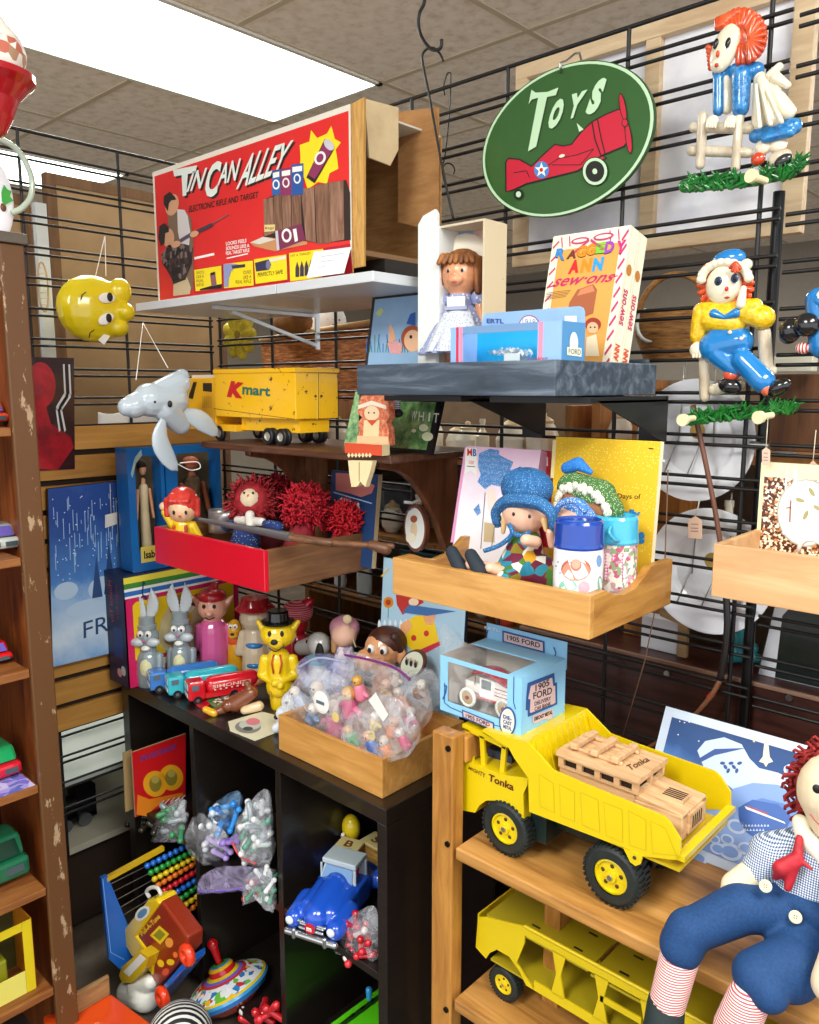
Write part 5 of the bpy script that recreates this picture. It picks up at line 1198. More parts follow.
for yy in (0, .14):
    for a_, b_ in ((.05, .05), (.42, .40), (.96, .93)): pil(a_, b_, yy)
    mb.bar(u0+Vector((0, yy, 0)), u1+Vector((0, yy, 0)), .005, .008, ty)
mb.ext([u0+Vector((-.004, -.004, 0)), u1+Vector((.004, -.004, 0)), u1+Vector((.004, .148, 0)), u0+Vector((-.004, .148, 0))], (0, 0, .006), ty)
mb.build('window_frame', cab)
mb = MB(); mb.box((lo0.x+.012, 1.03, lo0.z-.004), (lo1.x-.008, 1.12, lo0.z+.02), mt('#2c3550', .5)); mb.build('seat', cab)
# chassis
mb = MB(); a, b = P(*g1(385, 580), Y=1.01), P(*g1(490, 745), Y=1.01); mb.box((a.x, 1.01, b.z), (b.x, 1.14, a.z+.006), dkg); mb.box((b.x, 1.04, a.z-.022), (-.47, 1.11, a.z+.004), dkg); mb.build('chassis', t, bev=.002)
def wheel(x, y, r, w, par, z=None):
    z = SZ+.0005+r if z is None else z; R = Euler((math.pi/2, 0, 0)); c = Vector((x, y, z))
    mb = MB(); mb.lathe([(r*.58, -w/2), (r*.84, -w/2), (r*.95, -w*.4), (r*.955, w*.4), (r*.84, w/2), (r*.58, w/2)], c, rub, n=40, R=R, caps=False)
    n = 34
    for i in range(n):
        for s_ in (-1, 1):
            a = 2*math.pi*(i+.25*s_)/n; p = c+Vector((math.cos(a)*r*.965, s_*w*.22, math.sin(a)*r*.965)); mb.obox(p, (r*.07, w*.46, r*.095), rub, Euler((0, -a, .0)))
    o = mb.build('wheel', par)
    mb2 = MB()
    mb2.lathe([(r*.60, w*.30), (r*.57, w*.44), (r*.50, w*.46), (r*.46, w*.34), (r*.2, w*.38), (r*.18, w*.50), (.0, w*.50)], c, ty, n=32, R=R)
    for i in range(5):
        a = 2*math.pi*i/5+.3; p = c+Vector((math.cos(a)*r*.33, -w*.375, math.sin(a)*r*.33)); mb2.ell(p, (r*.07, .0012, r*.07), mt('#3a3208'), n=10)
    mb2.cyl(c+Vector((0, -w*.48, 0)), c+Vector((0, -w*.58, 0)), r*.09, mt('#c9c9c4', .3, 1), n=12)
    mb2.build('rim', o)
    return o
wheel(-.70, 1.002, .0455, .034, t); wheel(-.70, 1.135, .0455, .034, t); wheel(-.509, 1.002, .0465, .038, t); wheel(-.509, 1.135, .0465, .038, t)
mb = MB(); f0 = [P(*g2(*p), Y=.984) for p in ((325,500),(352,555),(372,570),(392,562),(400,530))]; mb.ext(f0, (0, .004, 0), ty); p = P(*g2(368, 538), Y=.983); mb.cyl(p, p+Vector((0, .002, 0)), .0028, mt('#8a8a88', .3, 1)); mb.cyl((-.51, .985, SZ+.047), (-.51, 1.152, SZ+.047), .005, dkg); mb.build('hinge_bracket', t)

# wooden toy car in the bed
wb = wood('#b98c62', '#e6c39a', 'x', 9, .55, mid='#d3aa7e', coat=.05)
t = thing('wooden_car', 'carved pale wooden jeep with roof rack, lying in the yellow truck bed', 'toy car', (-.53, 1.075, fl+.001))
x0, x1, x2, yn, yf = -.63, -.495, -.427, 1.03, 1.118; zr, zh = H-.562, H-.592; zb = fl+.001
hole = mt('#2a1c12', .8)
def bd(m):
    m.box((x0, yn+.003, zb+.016), (x1-.006, yf-.003, zr-.027), wb); m.box((x1-.006, yn+.002, zb+.012), (x2, yf-.002, zh-.006), wb)
    m.ext([(x1-.006, yn+.003, zh-.006), (x2+.0, yn+.003, zh-.012), (x2, yn+.003, zh-.004), (x1-.006, yn+.003, zh+.003)], (0, yf-yn-.006, 0), wb)
shape(bd, 'body', t, bev=.002)
def cabin(m):
    for yy in (yn, yf-.006):
        m.box((x0, yy, zr-.027), (x1, yy+.006, zr-.024), wb); m.box((x0, yy, zr-.012), (x1, yy+.006, zr-.008), wb)
        for k in (0, .24, .47, .71, .93): m.box((x0+(x1-x0)*k, yy, zr-.0241), (x0+(x1-x0)*(k+.07), yy+.006, zr-.0119), wb)
    for xx in (x1-.006,):
        m.box((xx, yn+.006, zr-.027), (xx+.006, yf-.006, zr-.024), wb); m.box((xx, yn+.006, zr-.012), (xx+.006, yf-.006, zr-.008), wb)
        for k in (.46,): m.box((xx, yn+(yf-yn)*k, zr-.0241), (xx+.006, yn+(yf-yn)*(k+.1), zr-.0119), wb)
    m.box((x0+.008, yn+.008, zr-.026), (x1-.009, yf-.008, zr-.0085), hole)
shape(cabin, 'cabin', t)
mb = MB(); mb.box((x0-.003, yn-.003, zr-.008), (x1+.003, yf+.003, zr), wb); f = Face((0, 0, zr), (0, 0, 1)); f.txt(mb, 'Tonka', [g2(352, 200), g2(430, 160), g2(412, 143), g2(334, 180)], mt('#5a3a22'), 2, bold=.02); mb.build('roof', t, bev=.0015)
def rack(m):
    for xx in (x0+.02, x0+.055, x0+.09): m.box((xx-.006, yn+.010, zr+.004), (xx+.006, yf-.010, zr+.014), wb)
    for yy in (yn+.016, yf-.02): m.box((x0+.012, yy, zr), (x0+.1, yy+.006, zr+.006), wb)
shape(rack, 'roof_rack', t, bev=.002)
def gr_(m):
    m.box((x2, yn+.018, zb+.02), (x2+.004, yf-.018, zh-.008), wb)
    for i in range(5): m.box((x2+.004, yn+.028+.007*i, zb+.026), (x2+.0046, yn+.031+.007*i, zh-.013), hole)
    m.box((x1+.02, yn+.028, zh-.003), (x2-.012, yf-.028, zh+.002), wb)
    for i in range(5): m.box((x1+.023+.0045*0, yn+.032+.0055*i, zh+.002), (x2-.015, yn+.0345+.0055*i, zh+.0026), hole)
shape(gr_, 'grille', t)
shape(lambda m: m.box((x2+.0045, yn-.004, zb+.003), (x2+.016, yf+.004, zb+.014), wb), 'bumper', t, bev=.003)
for xx in (x0+.03, x1+.022):
    for yy in (yn+.001, yf-.001): shape(lambda m: m.cyl((xx, yy-.004, zb+.014), (xx, yy+.004, zb+.014), .0138, wood('#8a6238', '#b98c5c', 'x', 9, .5)), 'wheel', t)

# ------------------------------------------------------------------ die-cast car bank box on the cab
X0, X1, Y0, Y1 = -.849, -.681, 1.0, 1.128; Z0 = max(q[0].z, u0.z+.006)+.001; zz0 = Z0
Z0 = P(521, 738, Y=Y0).z; Z1 = Z0+.098
t = thing('car_bank_box', 'light blue window box 1905 FORD delivery car bank on the yellow truck cab', 'toy box', ((X0+X1)/2, 1.064, Z0))
sky = mt('#8cc6ea', .45, var=.05); navy = mt('#1d4f8f', .45); mau = mt('#d8b9b8', .5)
gb = lambda x, y: (435+x/6.067, 620+y/6.067)
mb = MB(); w_ = .016
for b0, b1 in (((X0, Z0), (X0+w_, Z1)), ((X1-.028, Z0), (X1, Z1)), ((X0+w_, Z0), (X1-.028, Z0+.019)), ((X0+w_, Z1-.008), (X1-.028, Z1))): mb.box((b0[0], Y0, b0[1]), (b1[0], Y0+.0015, b1[1]), sky)
f = Face((0, Y0, 0), (0, -1, 0))
f.poly(mb, [gb(165,542), gb(360,622), gb(362,672), gb(168,592)], navy, 2); f.poly(mb, [gb(173,552), gb(352,628), gb(354,662), gb(176,586)], mau, 3)
f.txt(mb, '1905 FORD', [gb(190, 590), gb(335, 648), gb(335, 622), gb(190, 565)], ink, 4, bold=.02)
f.ell(mb, *gb(443, 615), 8.4, 15, navy, 4); f.ell(mb, *gb(443, 615), 7, 13, mt('#e6dccf'), 5)
for i, s in enumerate(('DIE-', 'CAST', 'METAL')): f.txt(mb, s, [gb(418, 593+30*i), gb(470, 612+30*i), gb(470, 588+30*i), gb(418, 570+30*i)], navy, 6, bold=.04)
f.line(mb, [gb(60, 380), gb(58, 500), gb(95, 530), gb(165, 560)], .8, navy, 2); f.line(mb, [gb(360, 636), gb(395, 645)], .8, navy, 2); f.line(mb, [gb(50, 480), gb(66, 440), gb(72, 400), gb(56, 395)], 1.3, navy, 3); f.line(mb, [gb(480, 340), gb(478, 500), gb(490, 540)], .8, navy, 2)
mb.build('front_panel', t)
mb = MB(); mb.box((X1-.0015, Y0+.002, Z0), (X1, Y1, Z1), sky); f = Face((X1, 0, 0), (1, 0, 0))
f.poly(mb, [gb(560,382), gb(722,320), gb(725,380), gb(738,378), gb(740,510), gb(720,520), gb(562,588), gb(560,545), gb(548,548), gb(552,470)], navy, 2); f.poly(mb, [gb(578,400), gb(708,348), gb(714,400), gb(726,398), gb(728,500), gb(712,510), gb(580,562), gb(572,560), gb(576,480), gb(562,478)], mau, 3)
for i, (s, a, b) in enumerate((('1905', 605, 690), ('FORD', 592, 706), ('DELIVERY', 600, 700), ('CAR BANK', 600, 700))):
    y0 = (432, 482, 520, 552)[i]; h_ = (40, 42, 24, 24)[i]; f.txt(mb, s, [gb(a, y0), gb(b, y0-36), gb(b, y0-36-h_), gb(a, y0-h_)], ink, 4, bold=.02)
f.poly(mb, [gb(592,580), gb(712,535), gb(715,570), gb(700,600), gb(660,600), gb(600,630), gb(588,610)], mau, 3); f.txt(mb, 'DIECAST METAL', [gb(598, 612), gb(708, 568), gb(708, 545), gb(598, 588)], ink, 4, bold=.04)
f.txt(mb, 'ERTL', [gb(556, 695), gb(620, 665), gb(620, 648), gb(556, 678)], white, 3, bold=.03); mb.build('side_panel', t)
shape(lambda m: m.box((X0, Y0+.002, Z0), (X0+.0015, Y1, Z1), mt('#b9aFa6', .6)), 'side_panel', t); shape(lambda m: m.box((X0+.002, Y0+.002, Z0), (X1-.002, Y1-.001, Z0+.0015), mt('#9a8f85', .6)), 'bottom_panel', t)
mb = MB(); mb.box((X0+.002, Y1-.0005, Z0), (X1-.002, Y1+.001, Z1-.001), mt('#c4bab0', .6)); mb.build('back_panel', t)
mb = MB(); mb.box((X0+.002, Y0+.05+.035, Z1-.0015), (X1-.002, Y1-.001, Z1), sky); mb.box((X1-.028, Y0+.002, Z1-.0015), (X1-.002, Y0+.085, Z1), sky); mb.build('lid', t)
hz = P(483, 622, Y=Y1).z; mb = MB(); mb.box((X0, Y1+.0015, Z1-.02), (X1, Y1+.003, hz), sky); f = Face((0, Y1+.0015, 0), (0, -1, 0))
f.poly(mb, [gb(410,62), gb(665,128), gb(668,200), gb(410,132)], navy, 2); f.poly(mb, [gb(420,75), gb(655,136), gb(657,188), gb(420,126)], mau, 3); f.txt(mb, '1905 FORD', [gb(440, 118), gb(640, 170), gb(640, 138), gb(440, 88)], ink, 4, bold=.02)
f.line(mb, [gb(322, 60), gb(312, 110), gb(325, 150)], 1.2, navy, 2); f.line(mb, [gb(722, 165), gb(735, 200), gb(718, 250)], 1.2, navy, 2); f.txt(mb, 'ERTL', [gb(302, 50), gb(392, 72), gb(392, 58), gb(302, 36)], white, 2); mb.build('header_card', t)
mb = MB(); mb.box((X0+w_+.001, Y0+.003, Z0+.02), (X1-.029, Y0+.0035, Z1-.009), film('#ffffff', .07, bump=0)); mb.box((X0+.004, Y0+.004, Z1-.0012), (X1-.03, Y0+.084, Z1-.0008), film('#ffffff', .05, bump=0)); mb.build('window', t)
d = thing('toy_delivery_car', 'white antique toy delivery car with red roof inside the light blue box', 'toy car', ((X0+X1)/2-.004, 1.052, Z0+.018)); wt = mt('#f2efea', .25, coat=.5); cr2 = mt('#a8142a', .25, coat=.5)
def c1(m): m.box((-.02, -.02, .012), (.05, .02, .046), wt); m.box((-.055, -.014, .014), (-.02, .014, .032), wt); m.box((.012, -.0205, .022), (.05, -.0202, .0235), cr2); m.box((.012, -.0205, .028), (.05, -.0202, .029), cr2); m.box((.012, -.0205, .034), (.05, -.0202, .0355), cr2); m.box((-.016, -.0204, .028), (.004, -.02, .044), mt('#5a6a70', .3))
shape(c1, 'body', d, local=True, bev=.0015)
shape(lambda m: m.surf(lambda u, v: (-.036+.09*u, -.023+.046*v, .055+.006*math.sin(u*5.5)-.004*(2*v-1)**2), 16, 6, cr2), 'roof', d, local=True, thick=.003)
def c3_(m):
    for y in (-.018, .018): m.cyl((-.032, y, .03), (-.03, y, .052), .001, mt('#c9a85c', .3, 1), n=6)
    m.box((-.06, -.024, .010), (.055, -.019, .013), cr2); m.box((-.06, .019, .010), (.055, .024, .013), cr2)
shape(c3_, 'running_board', d, local=True)
for x in (-.042, .034):
    for y in (-.024, .024):
        def wf(m): m.tube([(x+.0145*math.cos(a), y, .006+.0145*math.sin(a)) for a in [2*math.pi*i/24 for i in range(24)]], .0032, wt, 8, closed=True); m.cyl((x, y-.0015, .006), (x, y+.0015, .006), .012, mt('#b5a070', .4)); m.cyl((x, y-.0025, .006), (x, y+.0025, .006), .004, cr2)
        shape(wf, 'wheel', d, local=True)

# ------------------------------------------------------------------ blue framed print leaning behind the truck
a = Vector((P(674, 861, Z=SZ).x-.03, 1.188, SZ+.001)); tp = P(666, 706, Y=1.29); up = Vector((0, tp.y-a.y, tp.z-a.z)); a.x = tp.x; w_ = Vector((.34, 0, 0))
mb = MB(); f = slab(mb, a, a+w_, a+w_+up, a+up, .008, mt('#c9d6ea', .4)); f.poly(mb, [(.045, .07), (.965, .07), (.965, .93), (.045, .93)], bands([(0, '#6f8fd0'), (.35, '#9ab6ea'), (.6, '#4f7cc4'), (.75, '#274f8c'), (1, '#1c3f74')], 0, .2), 2, 'uv')
gq = lambda x, y: (620+x/3.16, 700+y/3.16); pb = mt('#c4d4f2', .5); db = mt('#2f4f94', .5); mbl = mt('#7f9fdc', .5)
f.poly(mb, [gq(245,160), gq(270,130), gq(330,118), gq(385,140), gq(410,185), gq(440,215), gq(500,230), gq(560,260), gq(560,320), gq(380,300), gq(330,260), gq(270,225)], pb, 3)
f.poly(mb, [gq(245,188), gq(300,155), gq(400,152), gq(300,175), gq(250,200)], db, 4)
for i in range(7): f.ell(mb, *gq(325+9*i, 200+(i % 3)*12), 2.6, 1.6, db, 5, a=i)
f.poly(mb, [gq(330,330), gq(360,280), gq(420,262), gq(500,268), gq(560,300), gq(560,340), gq(450,310), gq(380,330), gq(350,400)], mbl, 4); f.poly(mb, [gq(375,340), gq(420,315), gq(500,330), gq(545,370), gq(520,420), gq(430,440), gq(380,400)], mt('#3f66b4'), 5)
f.poly(mb, [gq(395,335), gq(520,385), gq(525,392), gq(400,345)], white, 6); f.poly(mb, [gq(402,333), gq(470,358), gq(468,363), gq(402,338)], mt('#a8586a'), 7)
for i in range(16): x = 385+10*(i % 9)+5*(i//9); y = 400+14*(i//9); f.poly(mb, [gq(x, y), gq(x+8, y), gq(x+4, y-8)], pb, 6)
f.poly(mb, [gq(457,135), gq(464,125), gq(470,140), gq(474,180), gq(485,195), gq(470,200), gq(462,212), gq(455,200), gq(440,195), gq(452,180)], mt('#e6dcc4'), 5)
for c_, r_ in (((350, 480), 12), ((310, 470), 8), ((400, 470), 9), ((340, 440), 7), ((300, 440), 6), ((250, 500), 9), ((370, 400), 10), ((545, 225), 9)): f.ell(mb, *gq(*c_), r_, r_*.7, pb, 5, a=.4); f.ell(mb, *gq(*c_), r_*.7, r_*.45, mbl, 6, a=.4)
for x, y in ((190, 68), (205, 72), (220, 70), (250, 130), (185, 110)): f.ell(mb, *gq(x, y), .7, .7, white, 5, n=8)
f.poly(mb, [gq(422, 112), gq(428, 114), gq(427, 135), gq(421, 132)], mt('#d9cfae'), 6)
tag(mb.build('framed_print'), 'blue fantasy print in pale frame leaning behind the yellow dump truck', 'picture')

# ------------------------------------------------------------------ yellow car carrier on the lower shelf
t = thing('car_carrier_trailer', 'long yellow steel toy car carrier trailer with cut-out sides on the lower pine shelf', 'toy truck', (-.5, 1.05, SZ2))
yc0, yc1 = 1.0, 1.112; xa, xb = -.765, -.16; ztp = H-.868; zlo = H-.972; yc = mt('#d9bd14', .3, coat=.4, var=.06); yci = mt('#a8951a', .4)
def sidep(m, y):
    m.box((xa+.10, y, ztp-.016), (xb, y+.003, ztp), yc); m.box((xa+.12, y, zlo), (xb, y+.003, zlo+.016), yc)
    m.ext([(xa, y, zlo+.015), (xa+.004, y, ztp-.03), (xa+.02, y, ztp-.022), (xa+.10, y, ztp), (xa+.10, y, ztp-.03), (xa+.085, y, zlo+.03), (xa+.12, y, zlo), (xa+.105, y, zlo), (xa+.09, y, zlo+.02), (xa+.07, y, zlo+.034), (xa+.045, y, zlo+.034), (xa+.03, y, zlo+.02), (xa+.022, y, zlo+.005)], (0, .003, 0), yc)
    x = xa+.165
    while x < xb:
        m.ext([(x-.012, y, zlo+.015), (x+.012, y, zlo+.015), (x+.004, y, (ztp+zlo)/2), (x+.012, y, ztp-.015), (x-.012, y, ztp-.015), (x-.004, y, (ztp+zlo)/2)], (0, .003, 0), yc); m.box((x-.001, y, (ztp+zlo)/2-.004), (x+.066, y+.003, (ztp+zlo)/2+.006), yc) if x > xa+.2 else None
        x += .075
for y in (yc0, yc1): shape(lambda m: sidep(m, y), 'side_panel', t)
def deck(m):
    m.box((xa+.02, yc0+.0035, ztp-.022), (-.55, yc1-.0005, ztp-.018), yci); m.box((-.545, yc0+.0035, ztp-.026), (xb, yc1-.0005, ztp-.022), yci)
    for i in range(7):
        for yy in (.3, .72): x = xa+.1+.08*i; y = yc0+(yc1-yc0)*yy; m.box((x-.008, y-.002, ztp-.018), (x+.008, y+.002, ztp-.0175), mt('#1c1a08'))
shape(deck, 'upper_deck', t); shape(lambda m: m.box((xa+.03, yc0+.0035, zlo+.004), (xb, yc1-.0005, zlo+.008), yci), 'lower_deck', t); shape(lambda m: m.box((xa+.001, yc0+.0035, zlo+.02), (xa+.004, yc1, ztp-.026), yc), 'front_wall', t)
for y in (yc0, yc1): shape(lambda m: m.cyl((xa+.10, y-.0, ztp+.001), (xb, y, ztp+.001), .003, yc, n=10), 'rail', t)
for x in (xa+.057, xb-.06):
    for y in (1.012, 1.10): wheel(x, y, .030, .02, t, z=SZ2+.031)
# ------------------------------------------------------------------ big rag doll sitting on the pine shelf
def p3(mb, a, b, r1, r2, m):
    p, q = P(a[0], a[1], Y=a[2]), P(b[0], b[1], Y=b[2]); mb.cap(p, q, r1*mpp(p), r2*mpp(q), m, n=20)
skin_ = mt('#e3cfae', .8, var=.05); den = mottle([(.3, '#08305c'), (.7, '#0d4074')], 300, .8, bump=.3); ging = gingham('#e9eef4', '#2c4468', '#8696b0', 110); stk = stripes('#f4e6de', '#c8424c', 95, 'Z', .85)
hp_ = P(795, 905, Y=1.0)
t = thing('rag_doll', 'large rag doll with red yarn hair and gingham shirt sitting on the pine shelf', 'doll', (hp_.x, 1.0, SZ+.001))
def bodyf(m):
    p3(m, (843, 795, 1.03), (846, 812, 1.03), 43, 38, skin_); p3(m, (838, 850, 1.04), (830, 890, 1.04), 20, 34, skin_); p3(m, (825, 890, 1.03), (800, 930, 1.02), 36, 36, skin_)
    p3(m, (795, 850, 1.02), (768, 862, .99), 15, 15, skin_); p3(m, (768, 862, .99), (733, 885, .965), 14, 12, skin_); p3(m, (733, 885, .965), (729, 891, .96), 12, 9, skin_)
    p3(m, (850, 860, 1.0), (845, 935, .93), 18, 15, skin_); p3(m, (845, 935, .93), (832, 985, .90), 16, 20, skin_)
shape(bodyf, 'body', t, remesh=.004, smooth=4)
def shirt(m):
    p3(m, (800, 848, 1.02), (768, 852, .995), 21, 19, ging); p3(m, (772, 855, .993), (757, 868, .985), 19, 16, ging); p3(m, (828, 862, 1.03), (815, 900, 1.02), 42, 40, ging); p3(m, (800, 870, 1.01), (795, 905, 1.0), 26, 26, ging); p3(m, (850, 860, 1.0), (846, 925, .95), 24, 20, ging)
shape(shirt, 'gingham_shirt', t, remesh=.0035, smooth=3, noise_amp=.002, noise_scale=30)
def pants(m):
    p3(m, (800, 925, 1.0), (840, 935, 1.0), 30, 34, den); p3(m, (785, 912, .985), (742, 908, .95), 23, 24, den); p3(m, (742, 908, .95), (690, 932, .91), 24, 21, den); p3(m, (690, 930, .91), (682, 948, .90), 22, 22, den)
    p3(m, (805, 940, .98), (790, 970, .93), 30, 30, den); p3(m, (790, 965, .93), (758, 975, .90), 28, 25, den); p3(m, (758, 975, .90), (768, 990, .89), 22, 20, den); p3(m, (772, 888, .985), (835, 925, .975), 10, 18, den)
shape(pants, 'trousers', t, remesh=.0035, smooth=4, noise_amp=.003, noise_scale=18)
def sock(m): p3(m, (680, 955, .90), (667, 1004, .885), 19, 17.5, stk); p3(m, (748, 1000, .885), (735, 1030, .88), 20, 21, stk); p3(m, (752, 985, .89), (765, 1000, .885), 8, 8, stk)
shape(sock, 'striped_stockings', t, smooth=0)
shape(lambda m: (p3(m, (666, 1006, .885), (662, 1040, .875), 18.5, 20, mt('#1c2a2a', .7)), p3(m, (662, 1040, .875), (640, 1058, .85), 20, 22, mt('#1c2a2a', .7))), 'boot', t)
shape(lambda m: (p3(m, (806, 838, 1.0), (835, 868, .985), 9, 9, mt('#e9e2cd', .8)), p3(m, (800, 822, 1.01), (806, 842, 1.0), 8, 9, mt('#e9e2cd', .8))), 'collar', t, remesh=.003, smooth=3)
rdk = mottle([(.3, '#8a0f1c'), (.7, '#c41f2e')], 60, .6)
def scarf(m):
    p3(m, (799, 838, .985), (797, 860, .975), 4, 6, rdk); p3(m, (796, 858, .972), (781, 868, .965), 6, 8, rdk); p3(m, (795, 862, .970), (788, 888, .965), 6, 4, rdk); p3(m, (781, 868, .965), (776, 878, .965), 7, 3, rdk); p3(m, (800, 860, .972), (812, 870, .972), 3, 2, rdk)
shape(scarf, 'red_scarf', t, remesh=.0025, smooth=2, noise_amp=.002, noise_scale=60)
for (x, y) in ((765.5, 886), (795.5, 917)):
    p = P(x, y, Y=.948 if x < 780 else .955); nrm_ = (CAMP-p).normalized(); e = nrm_.to_track_quat('Z', 'Y').to_euler(); 
    def bt(m):
        m.lathe([(0, 0), (.0068, 0), (.0074, .0016), (.006, .0026), (0, .0022)], p, mt('#d9cfa8', .4, coat=.3), n=24, R=e)
        for k in range(4): a_ = math.pi*(.25+.5*k); m.ell(p+e.to_matrix() @ Vector((.002*math.cos(a_), .002*math.sin(a_), .0026)), .0008, mt('#5a4a30'), n=8)
    shape(bt, 'button', t)
def yarn(m):
    rn = random.Random(9); hm_ = mottle([(.3, '#6e0f12'), (.7, '#a82420')], 50, .8); c = P(846, 797, Y=1.055); R_ = 46*mpp(c)
    m.ell(c+Vector((0, .012, 0)), (R_*1.04, R_*.75, R_*1.04), hm_)
    for i in range(900):
        a_ = rn.uniform(-1.25, 4.3) if i % 3 else rn.uniform(.6, 3.7); el_ = rn.uniform(-.35, 1.25)
        d_ = Vector((math.cos(a_)*math.cos(el_)*-1 if 0 else math.cos(a_)*math.cos(el_), math.sin(el_)*1.0, math.sin(a_)*math.cos(el_)*1.18))
        if d_.y < -.05 and rn.random() < .25: continue
        p = c + Vector((d_.x*R_*.94, max(-.4, d_.y)*R_*.8, d_.z*R_*.94)); n_ = (p-c).normalized(); s_ = Vector((rn.uniform(-1, 1), rn.uniform(-1, 1), rn.uniform(-1.3, .5)))
        m.tube([p, p+n_*.006+s_*.004, p+n_*.010+s_*.010, p+n_*.006+s_*.014], .0021, hm_, 5)
shape(yarn, 'yarn_hair', t)
def fc(m):
    for (x, y, r, Y_) in ((817, 789, 4.4, .957), (852, 790, 4.4, .953)):
        p = P(x, y, Y=Y_); m.ell(p, (r*mpp(p), .002, r*mpp(p)*1.1), mt('#161c1c', .3))
    m.ell(P(832, 806, Y=.952), (.003, .0018, .004), red)
    m.tube(curve([P(810, 814, Y=.966), P(820, 825, Y=.962), P(843, 834, Y=.957), P(860, 828, Y=.96)]), .0009, mt('#b8483c'), 5)
shape(fc, 'stitched_face', t)
# ------------------------------------------------------------------ pine tray: books, dolls, flasks
PZ = H-.362+.0115
def book(name, lb, cat, px4, Y0, lean, th, fm, em=None):
    """px4: bl, br, tr, tl in photo pixels; bottom stands at Y0, top leans back"""
    bl, br = P(*px4[0], Y=Y0), P(*px4[1], Y=Y0); z = PZ+.001; tl, tr = P(*px4[3], Y=Y0+lean), P(*px4[2], Y=Y0+lean)
    bl.z = br.z = z; x0 = tl.x; x1 = tr.x; bl.x = x0; br.x = x1; up = Vector((0, lean, (tl.z+tr.z)/2-z)); mb = MB()
    f = slab(mb, bl, br, br+up, bl+up, th, fm, em); return mb, f
mb, f = book('g', '', '', ((455, 571), (545, 580), (541, 450), (467, 446)), 1.19, .05, .028, bands([(0, '#f0eef4'), (.45, '#f2eef6'), (.7, '#efd3e6'), (1, '#e6a9cf')], -.0, .30), mt('#e8a8c8', .5))
gm = lambda x, y: (440+x/6.4, 430+y/6.4)
f.poly(mb, [gm(158,115), gm(180,115), gm(120,480), gm(90,720), gm(68,720)], mt('#e39ac4', .5), 1)
calico = dots('#4a86c8', '#c6dcf2', 420, .3)
f.poly(mb, [gm(250,150), gm(320,120), gm(380,130), gm(380,160), gm(470,205), gm(450,260), gm(440,330), gm(400,365), gm(330,350), gm(290,380), gm(240,330), gm(262,290), gm(245,230)], calico, 2)
f.poly(mb, [gm(300,380), gm(350,375), gm(385,560), gm(350,600), gm(310,500)], mt('#f4e0d4'), 2); f.poly(mb, [gm(215,510), gm(250,470), gm(262,530), gm(240,550)], calico, 2)
f.line(mb, [gm(290, 400), gm(262, 760)], .8, mt('#8a7a6a'), 2); f.line(mb, [gm(350, 620), gm(330, 760)], .8, mt('#8a7a6a'), 2); f.poly(mb, [gm(285,590), gm(350,600), gm(350,720), gm(280,715)], mt('#c9b48a'), 2)
f.poly(mb, [gm(165,112), gm(238,116), gm(236,290), gm(200,260), gm(158,280)], white, 2); f.txt(mb, 'M', [gm(176, 165), gm(208, 168), gm(208, 120), gm(176, 118)], red, 3, bold=.02); f.txt(mb, 'B', [gm(212, 168), gm(236, 170), gm(236, 122), gm(212, 120)], mt('#2f6fb4'), 3, bold=.05)
f.txt(mb, '100', [gm(188, 218), gm(220, 221), gm(220, 198), gm(188, 195)], red, 3); f.line(mb, [gm(175, 232), gm(228, 236)], .8, mt('#555555'), 3)
tag(mb.build('puzzle_box'), 'pink and white puzzle box with blue bonnet picture behind the seated doll', 'puzzle box')
mb, f = book('y', '', '', ((552, 588), (640, 592), (661, 441), (556, 437)), 1.215, .02, .012, dots('#e6b821', '#f4d966', 190, .22), mt('#efe3c0', .6))
gy = lambda x, y: (540+x/6.3, 440+y/6.3)
f.poly(mb, [gy(82,0), gy(105,0), gy(88,240), gy(66,240)], mt('#f0dc9a'), 1)
f.txt(mb, 'Days of', [gy(490, 378), gy(634, 382), (540+636/6.3, 440+340/6.3), gy(490, 336)], ink, 2); f.txt(mb, 'Holly', [gy(470, 500), gy(632, 505), gy(636, 440), gy(470, 432)], mt('#1f7fc0'), 2, bold=.06); f.txt(mb, 'e', [gy(612, 655), gy(660, 655), gy(664, 578), gy(616, 578)], mt('#1f7fc0'), 2, bold=.06); f.line(mb, [gy(686, 52), gy(716, 56)], 1, ink, 2)
tag(mb.build('picture_book'), 'tall yellow speckled picture book standing at the back of the pine tray', 'book')
mb = MB(); q = [P(539, 490, Y=1.26), P(549, 491, Y=1.26), P(550, 451, Y=1.26), P(540, 450, Y=1.26)]; q[0].z = q[1].z = PZ+.001; f = slab(mb, *q, .012, mt('#b81c2c', .4)); f.poly(mb, [(541, 457), (548, 457), (548, 466), (541, 466)], paper, 1); tag(mb.build('red_box'), 'narrow red box between the pink puzzle box and the yellow book', 'box')
def cap2(m, a, b, r1, r2, mm): p3(m, a, b, r1, r2, mm)
fl_ = mt('#e9b79c', .75, var=.04); bon = dots('#245f96', '#7fb4dc', 330, .24); patch = cells(['#8a7a1c', '#6b1838', '#1f7a96', '#e3e6da', '#d8a01c', '#33682a', '#f0e8d8', '#7a1c30', '#2b8aa0', '#4a7a30'], 62, .85)
Yd = 1.10
t = thing('bonnet_doll', 'soft doll in deep blue calico bonnet and patchwork dress seated in pine tray', 'doll', P(525, 580, Y=Yd)); t.location.z = PZ+.001; WM[t] = Matrix.Translation(t.location)
def f_(m):
    cap2(m, (522, 512, Yd), (526, 514, Yd), 20, 20, fl_); cap2(m, (525, 530, Yd+.01), (528, 570, Yd+.01), 14, 20, fl_); cap2(m, (536, 542, Yd-.02), (526, 540, Yd-.04), 6, 6, fl_)
    cap2(m, (510, 572, Yd), (470, 565, 1.03), 8, 5.5, mt('#efe6da', .8)); cap2(m, (515, 578, Yd-.02), (490, 568, 1.03), 8, 5.5, mt('#efe6da', .8))
